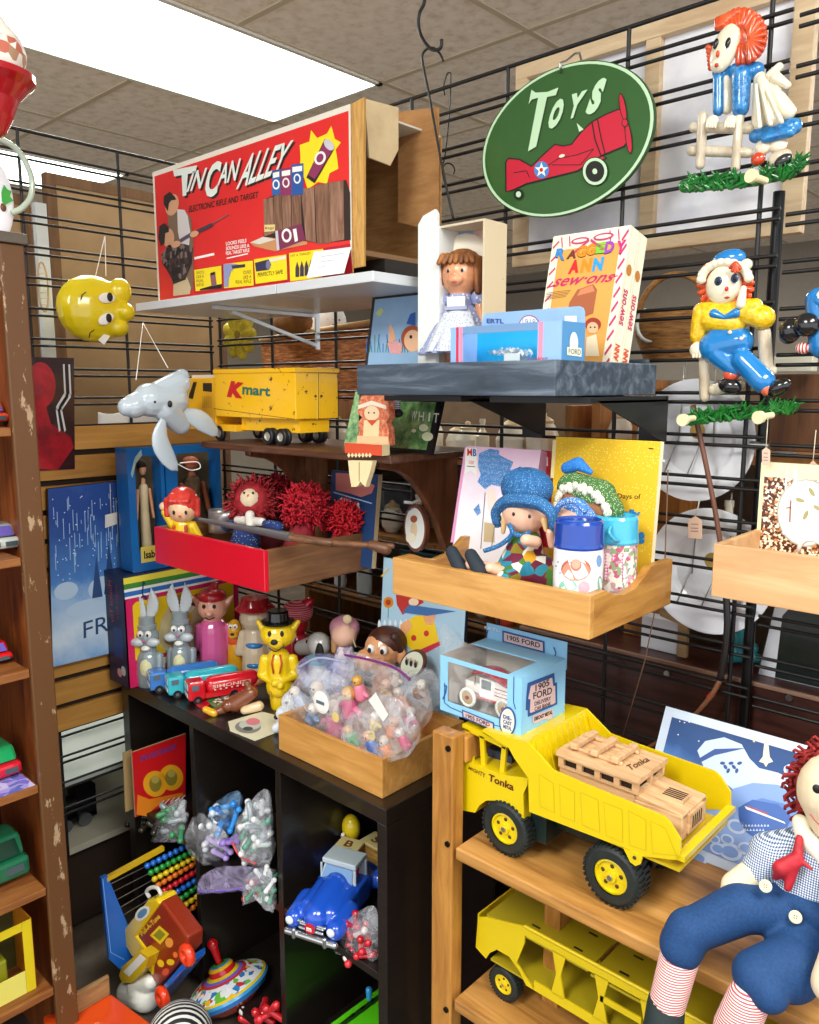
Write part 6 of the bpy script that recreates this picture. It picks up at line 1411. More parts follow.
shape(f_, 'body', t, remesh=.0025, smooth=2)
shape(lambda m: (cap2(m, (525, 545, Yd), (520, 575, Yd), 17, 27, patch), cap2(m, (515, 572, Yd-.01), (492, 574, 1.045), 14, 9, patch), cap2(m, (540, 572, Yd), (552, 580, Yd), 18, 14, patch), cap2(m, (520, 575, Yd-.02), (506, 580, 1.04), 15, 10, patch)), 'patchwork_dress', t, remesh=.0025, smooth=2, noise_amp=.003, noise_scale=40)
def bonf(m):
    c = P(527, 488, Y=Yd+.02); k = mpp(c); m.ell(c, (27*k, 25*k, 21*k), bon)
    for i in range(9): a_ = -1.2+2.4*i/8; m.tube([c+Vector((26.5*k*math.sin(a_)*math.cos(b_), -25*k*math.cos(a_)*math.cos(b_), 21.5*k*math.sin(b_))) for b_ in (.15, .5, .9, 1.3)], .0012, bon, 6)
shape(bonf, 'bonnet', t)
def brim(m):
    q = curve([P(x, y, Y=Yd-.022-.010*s_) for x, y, s_ in ((497, 524, 0), (495, 511, .6), (505, 502, 1), (522, 501, 1.2), (540, 505, 1), (551, 515, .6), (553, 528, 0))], 6)
    for w_ in (-.006, 0, .006): m.tube([p+Vector((0, .004 if w_ else -.002, w_)) for p in q], .0062, bon, 10)
shape(brim, 'bonnet_brim', t, remesh=.0022, smooth=3)
for a_, b_ in (((505, 516, Yd-.02), (503, 532, Yd-.02)), ((544, 520, Yd-.02), (546, 530, Yd-.02))): shape(lambda m: cap2(m, a_, b_, 3.6, 2.2, mt('#d9b27a', .7)), 'hair_tuft', t)
shape(lambda m: [m.ell(P(x, y, Y=Yd-.034), (.0028, .0016, .0033), mt('#2a1a14', .3)) for x, y in ((513.5, 514), (529.5, 516.5))] and None, 'eyes', t)
shape(lambda m: (m.tube(curve([P(509, 524, Y=Yd-.03), P(512, 534, Y=Yd-.035), P(500, 545, Y=Yd-.04), P(484, 551, Y=1.05)]), .004, bon, 8), m.tube(curve([P(512, 533, Y=Yd-.035), P(522, 536, Y=Yd-.035), P(530, 532, Y=Yd-.03)]), .004, bon, 8)), 'neck_scarf', t)
for a_, b_ in (((452, 552, 1.025), (461, 569, 1.022)), ((471, 555, 1.025), (480, 571, 1.022))): shape(lambda m: cap2(m, a_, b_, 6.5, 8, mt('#1c2630', .8)), 'shoe', t)
Ye = 1.17; gcal = dots('#3f6b34', '#b9cfa0', 300, .3)
t = thing('bonnet_doll', 'soft doll with floppy green flowered mob cap behind the two flasks', 'doll', P(585, 560, Y=Ye)); t.location.z = PZ+.001; WM[t] = Matrix.Translation(t.location)
shape(lambda m: (cap2(m, (583, 515, Ye), (588, 520, Ye), 20, 20, fl_), cap2(m, (590, 535, Ye), (592, 575, Ye), 14, 20, fl_)), 'body', t, remesh=.003, smooth=2)
shape(lambda m: (cap2(m, (572, 487, Ye), (597, 497, Ye), 15, 19, gcal), cap2(m, (597, 497, Ye), (610, 510, Ye+.005), 18, 14, gcal)), 'mob_cap', t, remesh=.003, smooth=2, noise_amp=.003, noise_scale=50)
def fr_(m):
    q = curve([P(x, y, Y=Ye-.03) for x, y in ((556, 505), (562, 492), (580, 490), (598, 500), (608, 516))], 8)
    for i, p in enumerate(q): m.ell(p+Vector((0, .004*(i % 2), .003*(i % 3))), (.006, .004, .007), dots('#e6e0cc', '#8aa070', 260, .25), n=10)
shape(fr_, 'cap_frill', t); shape(lambda m: cap2(m, (570, 500, Ye-.022), (600, 512, Ye-.022), 8, 8, mt('#8a5a36', .8)), 'hair', t)
shape(lambda m: (cap2(m, (567, 468, Ye), (578, 464, Ye), 6, 7, dots('#1f6fc0', '#4a94dc', 330, .3)), cap2(m, (578, 464, Ye), (590, 472, Ye), 7, 3, dots('#1f6fc0', '#4a94dc', 330, .3))), 'blue_scarf', t)
Yg = 1.115; cal = dots('#3f78c0', '#d2e2f4', 330, .3)
t = thing('bonnet_doll', 'small doll in light blue calico hood peeking over the dark blue flask lid', 'doll', P(568, 560, Y=Yg)); t.location.z = PZ+.001; WM[t] = Matrix.Translation(t.location)
shape(lambda m: (cap2(m, (568, 520, Yg), (571, 522, Yg), 15, 15, fl_), cap2(m, (570, 535, Yg), (570, 572, Yg), 9, 12, mt('#dfe6ea', .8)), cap2(m, (552, 545, Yg-.03), (549, 532, Yg-.04), 4, 3.5, fl_)), 'body', t, remesh=.0025, smooth=2)
shape(lambda m: cap2(m, (574, 514, Yg+.012), (582, 520, Yg+.012), 17, 15, cal), 'hood', t); shape(lambda m: m.tube(curve([P(556, 512, Y=Yg-.028), P(562, 503, Y=Yg-.03), P(575, 501, Y=Yg-.03), P(586, 512, Y=Yg-.03)]), .0055, cal, 10), 'hood_brim', t)
shape(lambda m: m.ell(P(560, 519, Y=Yg-.028), (.0022, .0012, .0028), ink), 'eye', t)
def flask(x, ytop, ysplit, ybot, wpx, Y, lid, bodym, lb, deco, handle=0):
    p = P(x, ybot, Y=Y); k = mpp(p); c = Vector((p.x, Y, PZ+.001)); r = wpx*k/2; zs_ = P(x, ysplit, Y=Y-r).z; zt_ = P(x, ytop, Y=Y-r).z
    t = thing('flask', lb, 'flask', c); z0 = PZ+.001
    shape(lambda m: m.lathe([(0, z0), (r*.95, z0), (r*.97, z0+.004), (r*.97, zs_)], (c.x, c.y, 0), bodym, n=40), 'body', t)
    shape(lambda m: m.lathe([(r*1.0, zs_), (r*1.02, zs_+.003), (r*.99, zs_+.008), (r*.96, zt_-.004), (r*.90, zt_), (r*.86, zt_+.001), (r*.84, zt_-.003), (0, zt_-.003)], (c.x, c.y, 0), lid, n=40), 'cup_lid', t)
    def dc(m):
        def wp(x, y, lift=.0004):       # wrap a pixel onto the flask wall
            rr = r*.97+lift; d = ray(x, y); o = CAMP-Vector((c.x, c.y, 0)); A = d.x**2+d.y**2; B = 2*(o.x*d.x+o.y*d.y); C_ = o.x**2+o.y**2-rr*rr; D = B*B-4*A*C_
            if D < 0: D = 0
            return CAMP + d*((-B-math.sqrt(D))/(2*A))
        deco(m, wp)
    shape(dc, 'printed_wrap', t)
    if handle: shape(lambda m: m.tube(curve([c+Vector((.3*r, -r*.97, zt_-c.z-.012)), c+Vector((.35*r, -r*1.25, zt_-c.z-.02)), c+Vector((.55*r, -r*1.15, zs_-c.z+.012)), c+Vector((.6*r, -r*.82, zs_-c.z+.008))]), .0028, lid, 8), 'handle', t)
def wpoly(m, wp, cx, cyy, rx, ry, mm, l=.0004, n=20): m.poly([wp(cx+rx*math.cos(-2*math.pi*i/n), cyy+ry*math.sin(-2*math.pi*i/n), l) for i in range(n)], mm)
def d1(m, wp):
    for a in (0, 1): wpoly(m, wp, 576, 569+2*a, 15-a, 11-a, mt('#e08a70') if a else mt('#b8604c'), .0004+.0003*a)
    wpoly(m, wp, 576, 565, 5.5, 6, mt('#c8705a'), .0012); wpoly(m, wp, 576, 564, 4.5, 5, mt('#eaa088'), .0016); wpoly(m, wp, 568, 586, 9, 6, mt('#7fc0b0'), .0004); wpoly(m, wp, 584, 587, 6, 6, mt('#e6a8b4'), .0008)
    wpoly(m, wp, 599, 561, 2.6, 6, mt('#7a9fd0'), .0004); wpoly(m, wp, 600, 584, 2.5, 8, mt('#86b8a4'), .0004)
    for x, y in ((556, 566), (560, 573), (558, 562)): wpoly(m, wp, x, y, .8, .8, mt('#7a6ab0'), .0004, 8)
flask(577, 524, 552, 594, 50, 1.052, mt('#123f9c', .18, coat=.6), mt('#eef0f2', .3, coat=.3), 'squat flask with royal blue lid and big sun hat picture', d1)
def d2(m, wp):
    gg = gingham('#f6dce6', '#d23a78', '#e88ab0', 62); m.poly([wp(x, y) for x, y in ((605, 553), (605, 580), (614, 582), (623, 582), (623, 553), (614, 554))], gg)
    fl2 = cells(['#f0ece4', '#b03a5a', '#e8e4dc', '#7a8a5a', '#f4f0ea'], 160); m.poly([wp(x, y) for x, y in ((623, 550), (623, 565), (630, 564), (635, 562), (635, 548), (630, 549))], fl2)
    m.poly([wp(x, y) for x, y in ((623, 566), (623, 592), (630, 590), (635, 587), (635, 564), (630, 565))], cells(['#cfe6dc', '#6aa58a', '#e4f0ea', '#8abca6'], 190))
flask(613, 519, 546, 594, 45, 1.155, mt('#45b0d4', .18, coat=.6), cells(['#e6dccf', '#c9a0a8', '#8fa87a', '#efe6da', '#c05a78'], 150, .4), 'flask with light turquoise lid and handle and patchwork print', d2, 1)

# ------------------------------------------------------------------ red fronted drawer: rag dolls, toy gun, pan
RZ = H-.437+.0105
rhair = lambda a, b: mottle([(.3, a), (.7, b)], 70, .75)
def mop(m, c, r, mm, n, seed, cut=None, th=.0022, ln=.012):
    rn = random.Random(seed)
    for i in range(n):
        z = rn.uniform(-.75, 1); a = rn.uniform(0, 2*math.pi); q = math.sqrt(1-z*z); d = Vector((q*math.cos(a), q*math.sin(a), z))
        if cut and d.dot(cut) > .62: continue
        p = c+Vector((d.x*r[0], d.y*r[1], d.z*r[2])); s = Vector((rn.uniform(-1, 1), rn.uniform(-1, 1), rn.uniform(-1, 1))); m.tube([p-d*.004, p+d*ln*.5+s*ln*.4, p+d*ln*.6+s*ln], th, mm, 5)
Yr = 1.20
def ragd(lb, x, y, rpx, Y, mm, seed, lean, facecut, dressm, small=0):
    c = P(x, y, Y=Y); k = mpp(c); t = thing('rag_doll', lb, 'doll', (c.x, Y, RZ+.001)); R_ = rpx*k
    tv = (CAMP-c).normalized(); fdir = Vector((tv.x*.55, tv.y, .35 if facecut else -.2)).normalized()
    shape(lambda m: (m.ell(c+fdir*R_*.1, R_*(.62 if facecut else .5), skin_), m.cap(c-Vector((0, 0, R_)), (c.x+lean, Y-.02, RZ+R_*.55+.001), R_*.4, R_*.55, skin_)), 'body', t, remesh=.003, smooth=2)
    shape(lambda m: (m.ell(c-fdir*.006, R_*.94, mm) if not facecut else m.ell(c-fdir*R_*.5+Vector((0, 0, .003)), R_*1.1, mm), mop(m, c-fdir*R_*(.25 if facecut else 0), (R_*(1.12 if facecut else .95),)*3, mm, 480, seed, fdir if facecut else None)), 'yarn_hair', t)
    if facecut:
        def ft(m):
            e = fdir.cross(Vector((0, 0, 1))).normalized(); u = e.cross(fdir).normalized()*-1; u = fdir.cross(e)*-1 if u.z < 0 else u
            for sx in (-1, 1): m.ell(c+fdir*R_*.68+e*sx*R_*.22+u*R_*.15, R_*.06, ink, n=10)
            m.ell(c+fdir*R_*.72, R_*.06, mt('#d07a6a'), n=10)
        shape(ft, 'face', t)
    shape(lambda m: (m.cap((c.x+lean*.5, Y-.01, c.z-R_*.95), (c.x+lean, Y-.025, RZ+R_*.75+.001), R_*.55, R_*.75, dressm)), 'dress', t, noise_amp=.003, noise_scale=40)
    return t, c, R_
t, c, R_ = ragd('rag doll with curly dark red hair and white collar in the red fronted drawer', 252, 500, 20, 1.20, rhair('#7a0f18', '#c02a34'), 4, 0, True, dots('#1e3a78', '#dfe6f2', 180, .2))
shape(lambda m: (m.cap(P(238, 520, Y=1.16), P(262, 522, Y=1.16), .011, .011, mt('#e9e6dd', .8)), m.cap(P(250, 515, Y=1.165), P(250, 525, Y=1.15), .012, .010, mt('#e9e6dd', .8))), 'collar', t, remesh=.003, smooth=2)
for a_, b_ in ((222, 236), (278, 266)): shape(lambda m: m.cap(P(a_, 527, Y=1.16), P(b_, 524, Y=1.16), .014, .010, dots('#1e3a78', '#dfe6f2', 180, .2)), 'sleeve', t)
ragd('rag doll seen from behind as a ball of bright crimson yarn in the drawer', 306, 508, 22, 1.22, rhair('#8c0418', '#d4142c'), 5, 0, False, mt('#8a1626', .8))
ragd('rag doll with deep red hair half hidden between two other heads in the drawer', 277, 494, 17, 1.29, rhair('#7a0614', '#b81228'), 6, 0, False, mt('#6a1626', .8))
ragd('small red woollen doll head leaning at the right end of the drawer', 344, 519, 15.5, 1.295, rhair('#b00a1c', '#e01c30'), 8, 0, False, mt('#b01626', .8))
# vinyl boy squeeze toy
Yv = 1.085; p = P(183, 537, Y=Yv); k = mpp(P(183, 505, Y=Yv)); vf = mt('#efc29a', .25, coat=.5); vy = mt('#edc81a', .25, coat=.5); vr = mt('#cf3a30', .25, coat=.5)
t = thing('squeeze_toy', 'vinyl squeeze toy boy with red hair, yellow shirt and one hand raised', 'squeeze toy', (p.x, Yv, RZ+.001)); O = Vector((p.x, Yv, P(183, 534, Y=Yv).z))
RV, BV = Vector((_cy, _sy, 0)), Vector((-_sy, _cy, 0))
v = lambda x, z, y=0: O+(RV*x+BV*y)*k+Vector((0, 0, z*k))
shape(lambda m: (m.cap(Vector((O.x, O.y, RZ+14*k+.0015)), v(0, 8), 14*k, 10*k, vy), m.cap(v(-9, 8), v(-17, 22), 4.5*k, 4*k, vy), m.cap(v(10, 8), v(17, -6), 5*k, 4.5*k, vy)), 'body', t, remesh=.0025, smooth=1)
shape(lambda m: (m.ell(v(1, 26, -1), (15*k, 14*k, 15*k), vf), m.ell(v(-18, 28), 4.5*k, vf), m.ell(v(17, -10), 4*k, vf)), 'head', t)
def hh(m):
    m.ell(v(1, 31, 2.5), (18*k, 16*k, 17.5*k), vr)
    for i in range(9): a_ = math.pi*(.0+i/8); m.cap(v(1+14.5*math.cos(a_), 34, -2), v(1+15.5*math.cos(a_), 20, -3), 4*k, 2.6*k, vr) if i in (0, 1, 7, 8) else m.cap(v(1+12*math.cos(a_), 39, -7), v(1+12*math.cos(a_), 35, -12.5), 3.6*k, 2.4*k, vr)
shape(hh, 'moulded_hair', t, remesh=.002, smooth=5)
shape(lambda m: [m.ell(v(x, 24, -14.4), (1.8*k, 1*k, 2.2*k), ink) for x in (-4, 8)] and m.ell(v(2, 20.5, -15.2), (1.6*k, 1*k, 1.3*k), mt('#d0503a')), 'painted_face', t)
shape(lambda m: [m.cap(v(x, -12, -12.5), v(x*.85, 9, -9), 1.7*k, 1.6*k, mt('#c8281c', .3)) for x in (-7, 7)] and None, 'braces', t)
# grey pan, toy gun
al = mt('#a9a6a6', .3, .7); c = P(222, 520, Y=1.17)
mb = MB(); mb.surf(lambda u, v_: c+Vector(((.034+.012*v_)*math.cos(2*math.pi*u), .035*math.sin(2*math.pi*u)*(1-.2*v_), -.03+.055*v_)), 30, 4, al); tag(mb.build('metal_scoop', thick=.0015), 'round grey metal scoop behind the yellow vinyl boy', 'scoop')
t = thing('toy_rifle', 'toy gun with grey barrel and worn wooden stock lying across the drawer', 'toy gun', P(290, 535, Y=1.05))
shape(lambda m: m.cyl(P(197, 519, Y=1.06), P(291, 537, Y=1.055), .0045, mt('#8b8d92', .3, .7), r2=.0105), 'barrel', t); shape(lambda m: m.cyl(P(196, 518.8, Y=1.06), P(200, 519.5, Y=1.06), .0062, mt('#6b6d72', .3, .8)), 'muzzle', t)
def stf(m): m.cap(P(289, 537, Y=1.056), P(330, 543, Y=1.09), .0098, .0085, wood('#4a2c1c', '#8a5c3c', 'x', 8, .4)); m.cap(P(325, 543, Y=1.09), P(392, 546, Y=1.14), .008, .006, wood('#4a2c1c', '#8a5c3c', 'x', 8, .4)); m.cap(P(372, 545, Y=1.125), P(386, 549, Y=1.135), .010, .012, wood('#4a2c1c', '#8a5c3c', 'x', 8, .4))
shape(stf, 'stock', t)
gk = lambda x, y: (330+x/5.12, 380+y/5.12)
mb = MB(); bl, br = P(325, 545, Y=1.31), P(366, 548, Y=1.31); tl, tr = P(332, 470, Y=1.335), P(377, 497, Y=1.335); bl.z = br.z = RZ+.001; w_ = Vector((tr.x-tl.x+.005, 0, 0)); up = Vector((0, .025, tl.z-bl.z)); bl.x = tl.x-.0; f = slab(mb, bl, bl+w_, bl+w_+up, bl+up, .014, mt('#1f3f6e', .4), mt('#b9a27a', .6))
f.poly(mb, [gk(30,475), gk(120,480), gk(230,540), gk(215,580), gk(160,600), gk(100,580), gk(30,565)], mt('#d07a70', .5), 2); f.poly(mb, [gk(15,640), gk(60,600), gk(150,630), gk(160,700), gk(100,760), gk(10,740)], cells(['#e6dcd4', '#d0483a', '#cfd8e4', '#e8a890'], 60), 2); f.line(mb, [gk(20, 575), gk(215, 632)], 1.2, mt('#9fc4e0'), 2)
f.txt(mb, 'STORY', [gk(45, 545), gk(190, 590), gk(190, 560), gk(45, 505)], mt('#a83a3a'), 3) if 0 else None
tag(mb.build('story_book'), 'dark blue story book with pink title cloud standing behind the drawer dolls', 'book')
# ------------------------------------------------------------------ yellow lorry on the brown shelf
gl = lambda x, y: (200+x/5.46, 350+y/5.46)
Yk = 1.15
yl = worn('#f2b90e', '#5a3410', .385, 44, .35, coat=.3); yl2 = mt('#f0b414', .35, coat=.3)
xr = P(295.5, 395, Y=Yk).x; yb_ = min(1.39, P(338, 395, X=xr).y); xl = P(214.5, 390, Y=Yk).x; zt_ = P(295, 368, Y=Yk).z; zb_ = P(295, 419.5, Y=Yk).z
t = thing('toy_lorry', 'yellow pressed steel toy lorry with red and teal Kmart lettering on brown shelf', 'toy truck', ((xl+xr)/2, (Yk+yb_)/2, KZ+.0005))
mb = MB(); mb.box((xl, Yk, zb_), (xr, yb_, zt_), yl); f = Face((0, Yk, 0), (0, -1, 0)); f.poly(mb, [gl(75,100), gl(520,118), gl(520,124), gl(75,106)], mt('#b07c0c'), 1)
f.txt(mb, 'K', [gl(147, 256), gl(238, 266), gl(240, 180), gl(160, 166)], mt('#c4161c', .4), 2, bold=.08, shear=.15); f.txt(mb, 'mart', [gl(232, 243), gl(384, 254), gl(386, 205), gl(234, 190)], mt('#0f6a5c', .4), 2, bold=.03)
f.line(mb, [gl(75, 320), gl(520, 378)], .7, mt('#8a5a0c'), 1)
g = Face((xr, 0, 0), (1, 0, 0)); g.poly(mb, [gl(522,112), gl(752,124), gl(752,130), gl(522,120)], mt('#8a5a0c'), 1); g.line(mb, [gl(642, 122), gl(640, 378)], 1.2, mt('#f0cc50'), 1); g.line(mb, [gl(646, 122), gl(645, 378)], .6, mt('#7a4a0c'), 2)
for x in (630, 662): g.ell(mb, *gl(x, 252), 1.3, 1.4, mt('#5a3208'), 2)
mb.build('box_body', t, bev=.0015)
shape(lambda m: m.box((xl-.0, Yk-.003, zt_-.009), (xr+.003, yb_+.003, zt_+.001), yl), 'roof_rim', t, bev=.001)
L_ = P(183, 430, Y=Yk).x; zc = P(200, 378, Y=Yk).z; zl = P(240, 427, Y=Yk).z
mb = MB(); pr = [(L_, zl), (L_-.0, zl+.035), (L_+.018, zc), (xl-.006, zc), (xl-.006, zl)]; mb.ext([(x, Yk+.004, z) for x, z in pr], (0, yb_-Yk-.008, 0), yl2); f = Face((0, Yk+.004, 0), (0, -1, 0))
f.poly(mb, [(203, 383), (212, 383), (212, 392), (203, 391)], mt('#2a2418', .3), 1); f.poly(mb, [(188, 398), (193.5, 382), (197, 382), (193, 399)], mt('#2a2418', .3), 1)
for i in range(5): f.line(mb, [(203+2*i, 396), (203+2*i, 408)], .5, mt('#a87c0c'), 1)
mb.build('cab', t, bev=.002); shape(lambda m: m.box((L_+.02, Yk+.02, zc), (xl-.012, yb_-.02, zc+.008), mt('#d8d4c8', .3)), 'cab_sign', t)
shape(lambda m: (m.box((L_+.002, Yk+.001, zl-.012), (P(235, 425, Y=Yk).x, yb_-.001, zl+.004), yl2), m.box((P(235, 425, Y=Yk).x, Yk+.02, zl-.008), (xr-.01, yb_-.02, zb_-.0005), yl)), 'chassis', t)
def kw(x, y, r, w):
    c = Vector((x, y, KZ+.0005+r)); R = Euler((math.pi/2, 0, 0)); mb = MB(); mb.lathe([(r*.55, -w/2), (r*.9, -w/2), (r, -w*.3), (r, w*.3), (r*.9, w/2), (r*.55, w/2)], c, mt('#15161a', .5), n=28, R=R, caps=False); o = mb.build('wheel', t)
    mb = MB(); mb.lathe([(r*.56, w*.35), (r*.5, w*.48), (r*.3, w*.25), (0, w*.3)], c, mt('#c9c4b8', .3, .6), n=20, R=R, caps=False); mb.build('hubcap', o)
r_ = .0195; xa_, xb_, xf_ = P(267, 431, Y=Yk).x, P(280, 432, Y=Yk).x, P(218.5, 428, Y=Yk).x
for x in (xa_, xb_):
    for y in (Yk+.004, Yk+.016, yb_-.016, yb_-.004): kw(x, y, r_, .010)
for y in (Yk+.005, yb_-.005): kw(xf_, y, r_, .011)
# seated wooden doll, framed pictures on the brown shelf
fig = mottle([(.3, '#b8482c'), (.5, '#e07a54'), (.7, '#f0b890')], 130, .5, bump=0); crm = mt('#ecd9a8', .5, var=.06)
Yw = 1.128; t = thing('wooden_sitter', 'flat painted wooden girl figure with dangling legs on the brown shelf edge', 'figure', P(368, 455, Y=Yw)); t.location.z = KZ+.001; WM[t] = Matrix.Translation(t.location)
mb = MB(); o_ = [(140,330),(150,250),(145,215),(165,190),(140,170),(150,110),(160,80),(290,80),(300,120),(305,190),(285,215),(300,250),(305,335)]
q = [P(*gk(*p), Y=Yw) for p in o_]; mb.ext(q, (0, .016, 0), fig); f = Face(q[0], (0, -1, 0))
f.ell(mb, *gk(215, 170), 7.5, 7.5, mt('#f3d6ae'), 2); f.poly(mb, [gk(175,205), gk(255,205), gk(250,300), gk(170,300)], crm, 2); f.poly(mb, [gk(145,130), gk(215,105), gk(290,130), gk(290,150), gk(215,128), gk(145,150)], mt('#f4e6cc'), 3); f.poly(mb, [gk(190,205), gk(245,205), gk(217,235)], mt('#d8502c'), 3)
for x in (200, 228): f.ell(mb, *gk(x, 168), .8, 1, ink, 3, n=8)
f.poly(mb, [gk(140,285), gk(300,290), gk(302,330), gk(140,328)], mt('#f0c49a'), 3); mb.build('torso', t)
mb = MB(); a, b = P(*gk(78, 410), Y=1.105), P(*gk(210, 415), Y=1.105); zt1 = KZ+.022; mb.box((a.x, 1.105, KZ+.001), (b.x+.03, Yw-.001, zt1), crm); mb.box((a.x-.0005, 1.1045, KZ+.001), (b.x+.0305, 1.105, zt1), mt('#d8502c')); f = Face((0, 1.1045, 0), (0, -1, 0))
for i in range(7): f.poly(mb, [gk(88+18*i, 385), gk(97+18*i, 372), gk(106+18*i, 385), gk(97+18*i, 398)], mt('#f4d6a8'), 1)
mb.build('skirt', t)
mb = MB(); mb.ext([P(*gk(*p), Y=1.10) for p in ((92,412),(218,414),(205,470),(180,548),(155,520),(140,545),(110,548),(100,490))], (0, .012, 0), crm); f = Face(P(*gk(92, 412), Y=1.10), (0, -1, 0)); f.line(mb, [gk(150, 420), gk(150, 520)], .8, mt('#a08a5a'), 1); mb.build('legs', t)
mb = MB(); f = slab(mb, P(*gk(70, 335), Y=1.17), P(*gk(145, 345), Y=1.17), P(*gk(150, 60), Y=1.2), P(*gk(130, 60), Y=1.2), .012, mottle([(.35, '#3f7a4c'), (.6, '#9fc48a')], 60, .5, bump=0), mt('#1c1c1e')); tag(mb.build('green_print'), 'green leafy print behind the seated wooden girl figure', 'picture')
q = [P(*gk(150, 362), Y=1.20), P(*gk(520, 378), Y=1.20), P(*gk(575, 165), Y=1.235), P(*gk(170, 90), Y=1.235)]; q[0].z = q[1].z = KZ+.001; q[0].x = q[3].x; q[1].x = q[2].x; q[2].z = q[3].z
mb = MB(); f = slab(mb, *q, .01, mt('#141416', .3)); f.poly(mb, [(.05, .07), (.94, .07), (.94, .93), (.05, .93)], mottle([(.3, '#2a4a2c'), (.5, '#5c8a4c'), (.7, '#a8b078')], 45, .4, bump=0), 1, 'uv')
for (x, y, r) in ((480, 245, 4.6), (500, 290, 5.6), (430, 260, 2.4), (270, 320, 3.6)): f.ell(mb, *gk(x, y), r, r*.8, mt('#d8dcb4'), 2)
for i, ch in ((0, 'W'), (1, 'H'), (3, 'T')): f.txt(mb, ch, [gk(415+38*i, 205+4*i), gk(442+38*i, 207+4*i), gk(446+38*i, 160+4*i), gk(420+38*i, 158+4*i)], mt('#e6e6da'), 3)
f.line(mb, [gk(508, 213), gk(512, 168)], 1.6, mt('#e6e6da'), 3)
tag(mb.build('framed_picture'), 'black framed green garden picture with pale lettering on the brown shelf', 'picture')
mb = MB(); a = P(*gk(345, 170), Y=1.17); mb.cap(P(*gk(340, 80), Y=1.17), P(*gk(340, 150), Y=1.17), .009, .008, stripes('#2a4a80', '#e8e0d8', 90)); mb.ell(a, (.012, .012, .009), mt('#15181f', .6)); tag(mb.build('stuffed_toy'), 'striped doll leg with dark shoe hanging in front of the green garden picture', 'toy')
# oval plaque with white hook
t = thing('oval_plaque', 'small oval wooden plaque with painted girl behind the red drawer end', 'plaque', P(414, 553, Y=1.30)); c = P(416, 528, Y=1.30); k = mpp(c)
def ov(m):
    el_ = lambda s, y: [(c.x+15*k*s*math.cos(2*math.pi*i/32), y, c.z+24*k*s*math.sin(2*math.pi*i/32)) for i in range(32)]
    m.ext(el_(1, c.y-.004), (0, .012, 0), wood('#4a2418', '#7a4430', 'z', 9, .4)); m.poly(el_(.86, c.y-.0045), mt('#e4e6e0')); f = Face((0, c.y-.0045, 0), (0, -1, 0)); f.ell(m, 414, 530, 3.4, 8, mt('#e2c9a4'), 1); f.ell(m, 414, 519, 3.4, 3.6, mt('#a0522c'), 2); f.ell(m, 411, 538, 5, 5, mt('#e8e2cc'), 2); f.line(m, [(407, 512), (414, 508)], .8, mt('#6aa0b8'), 1)
shape(ov, 'board', t)
mb = MB(); mb.tube([P(404, 502, Y=1.36), P(412, 503, Y=1.37), P(430, 497, Y=1.41)], .0035, white, 8); p = P(434, 505, Y=1.40); mb.box((p.x-.008, 1.40, p.z-.04), (p.x+.008, 1.405, p.z+.03), mt('#cfd2d0', .4)); tag(mb.build('price_hook'), 'white plastic display hook with price strip above the oval plaque', 'hook')

# ------------------------------------------------------------------ boxed fashion dolls and music box in the corner
bx = mt('#1566ae', .3, coat=.4, var=.1); gd = lambda x, y: (110+x/6.825, 430+y/6.825)
MZ = P(122, 566, X=-1.9).z
mz_top = None
CTz = CT
xs_ = -1.945; ys_ = 1.0; mzt = P(122, 577, X=xs_).z
t = thing('music_box', 'large yellow and pink Music Box toy carton with navy side on the black cube shelf', 'toy box', (xs_-.05, 1.18, CT+.001))
a = Vector((xs_, ys_, CT+.001)); dirn = Vector((0, 1, 0)); wid = .36; up = Vector((0, 0, mzt-CT-.001)); b = a+dirn*wid; back = Vector((-dirn.y, dirn.x, 0))*.105
mb = MB(); f = slab(mb, a, b, b+up, a+up, .003, mt('#d81e62', .4))
f.poly(mb, [(0, .80), (1, .80), (1, 1), (0, 1)], mt('#1c2f5a'), 1, 'uv')
for i, (z0_, z1_, h) in enumerate(((.93, .985, '#efe04a'), (.885, .93, '#3f8a3a'), (.86, .885, '#f2f2ee'), (.82, .86, '#2f6fc0'), (.80, .82, '#f2f2ee'))): f.poly(mb, [(0, z0_), (1, z0_), (1, z1_), (0, z1_)], mt(h, .4), 2+i, 'uv')
f.poly(mb, [(.06, .24), (.95, .24), (.95, .73), (.92, .76), (.09, .76), (.06, .73)], mt('#ecc715', .4), 3, 'uv'); f.ell(mb, .52, .42, .26, .30, mt('#cbb98a'), 4, 'uv')
for u, v_, h in ((.42, .62, '#c43a28'), (.6, .66, '#b8402c'), (.5, .5, '#e0b81c'), (.74, .4, '#a83a2c'), (.36, .35, '#8a6a4a'), (.62, .34, '#9a5a3a'), (.52, .6, '#d8d0b8')): f.ell(mb, u, v_, .06, .05, mt(h), 5, 'uv', a=u*7)
f.poly(mb, [(.07, .05), (.7, .05), (.7, .20), (.07, .20)], mt('#eee6da'), 4, 'uv'); f.txt(mb, 'Music Box', [(.18, .09), (.66, .09), (.66, .17), (.18, .17)], mt('#c41e5c'), 5, 'uv', bold=.01); f.ell(mb, .12, .10, .015, .015, ink, 5, 'uv'); f.line(mb, [(.10, .17), (.14, .15), (.12, .1)], .008, ink, 5, 'uv')
f.line(mb, [(.155, .72), (.13, .76), (.135, .80), (.165, .80), (.17, .76), (.14, .82), (.155, .93), (.165, .9)], .010, mt('#1c2f5a'), 8, 'uv'); f.ell(mb, .145, .70, .014, .016, ink, 8, 'uv'); mb.build('front_panel', t)
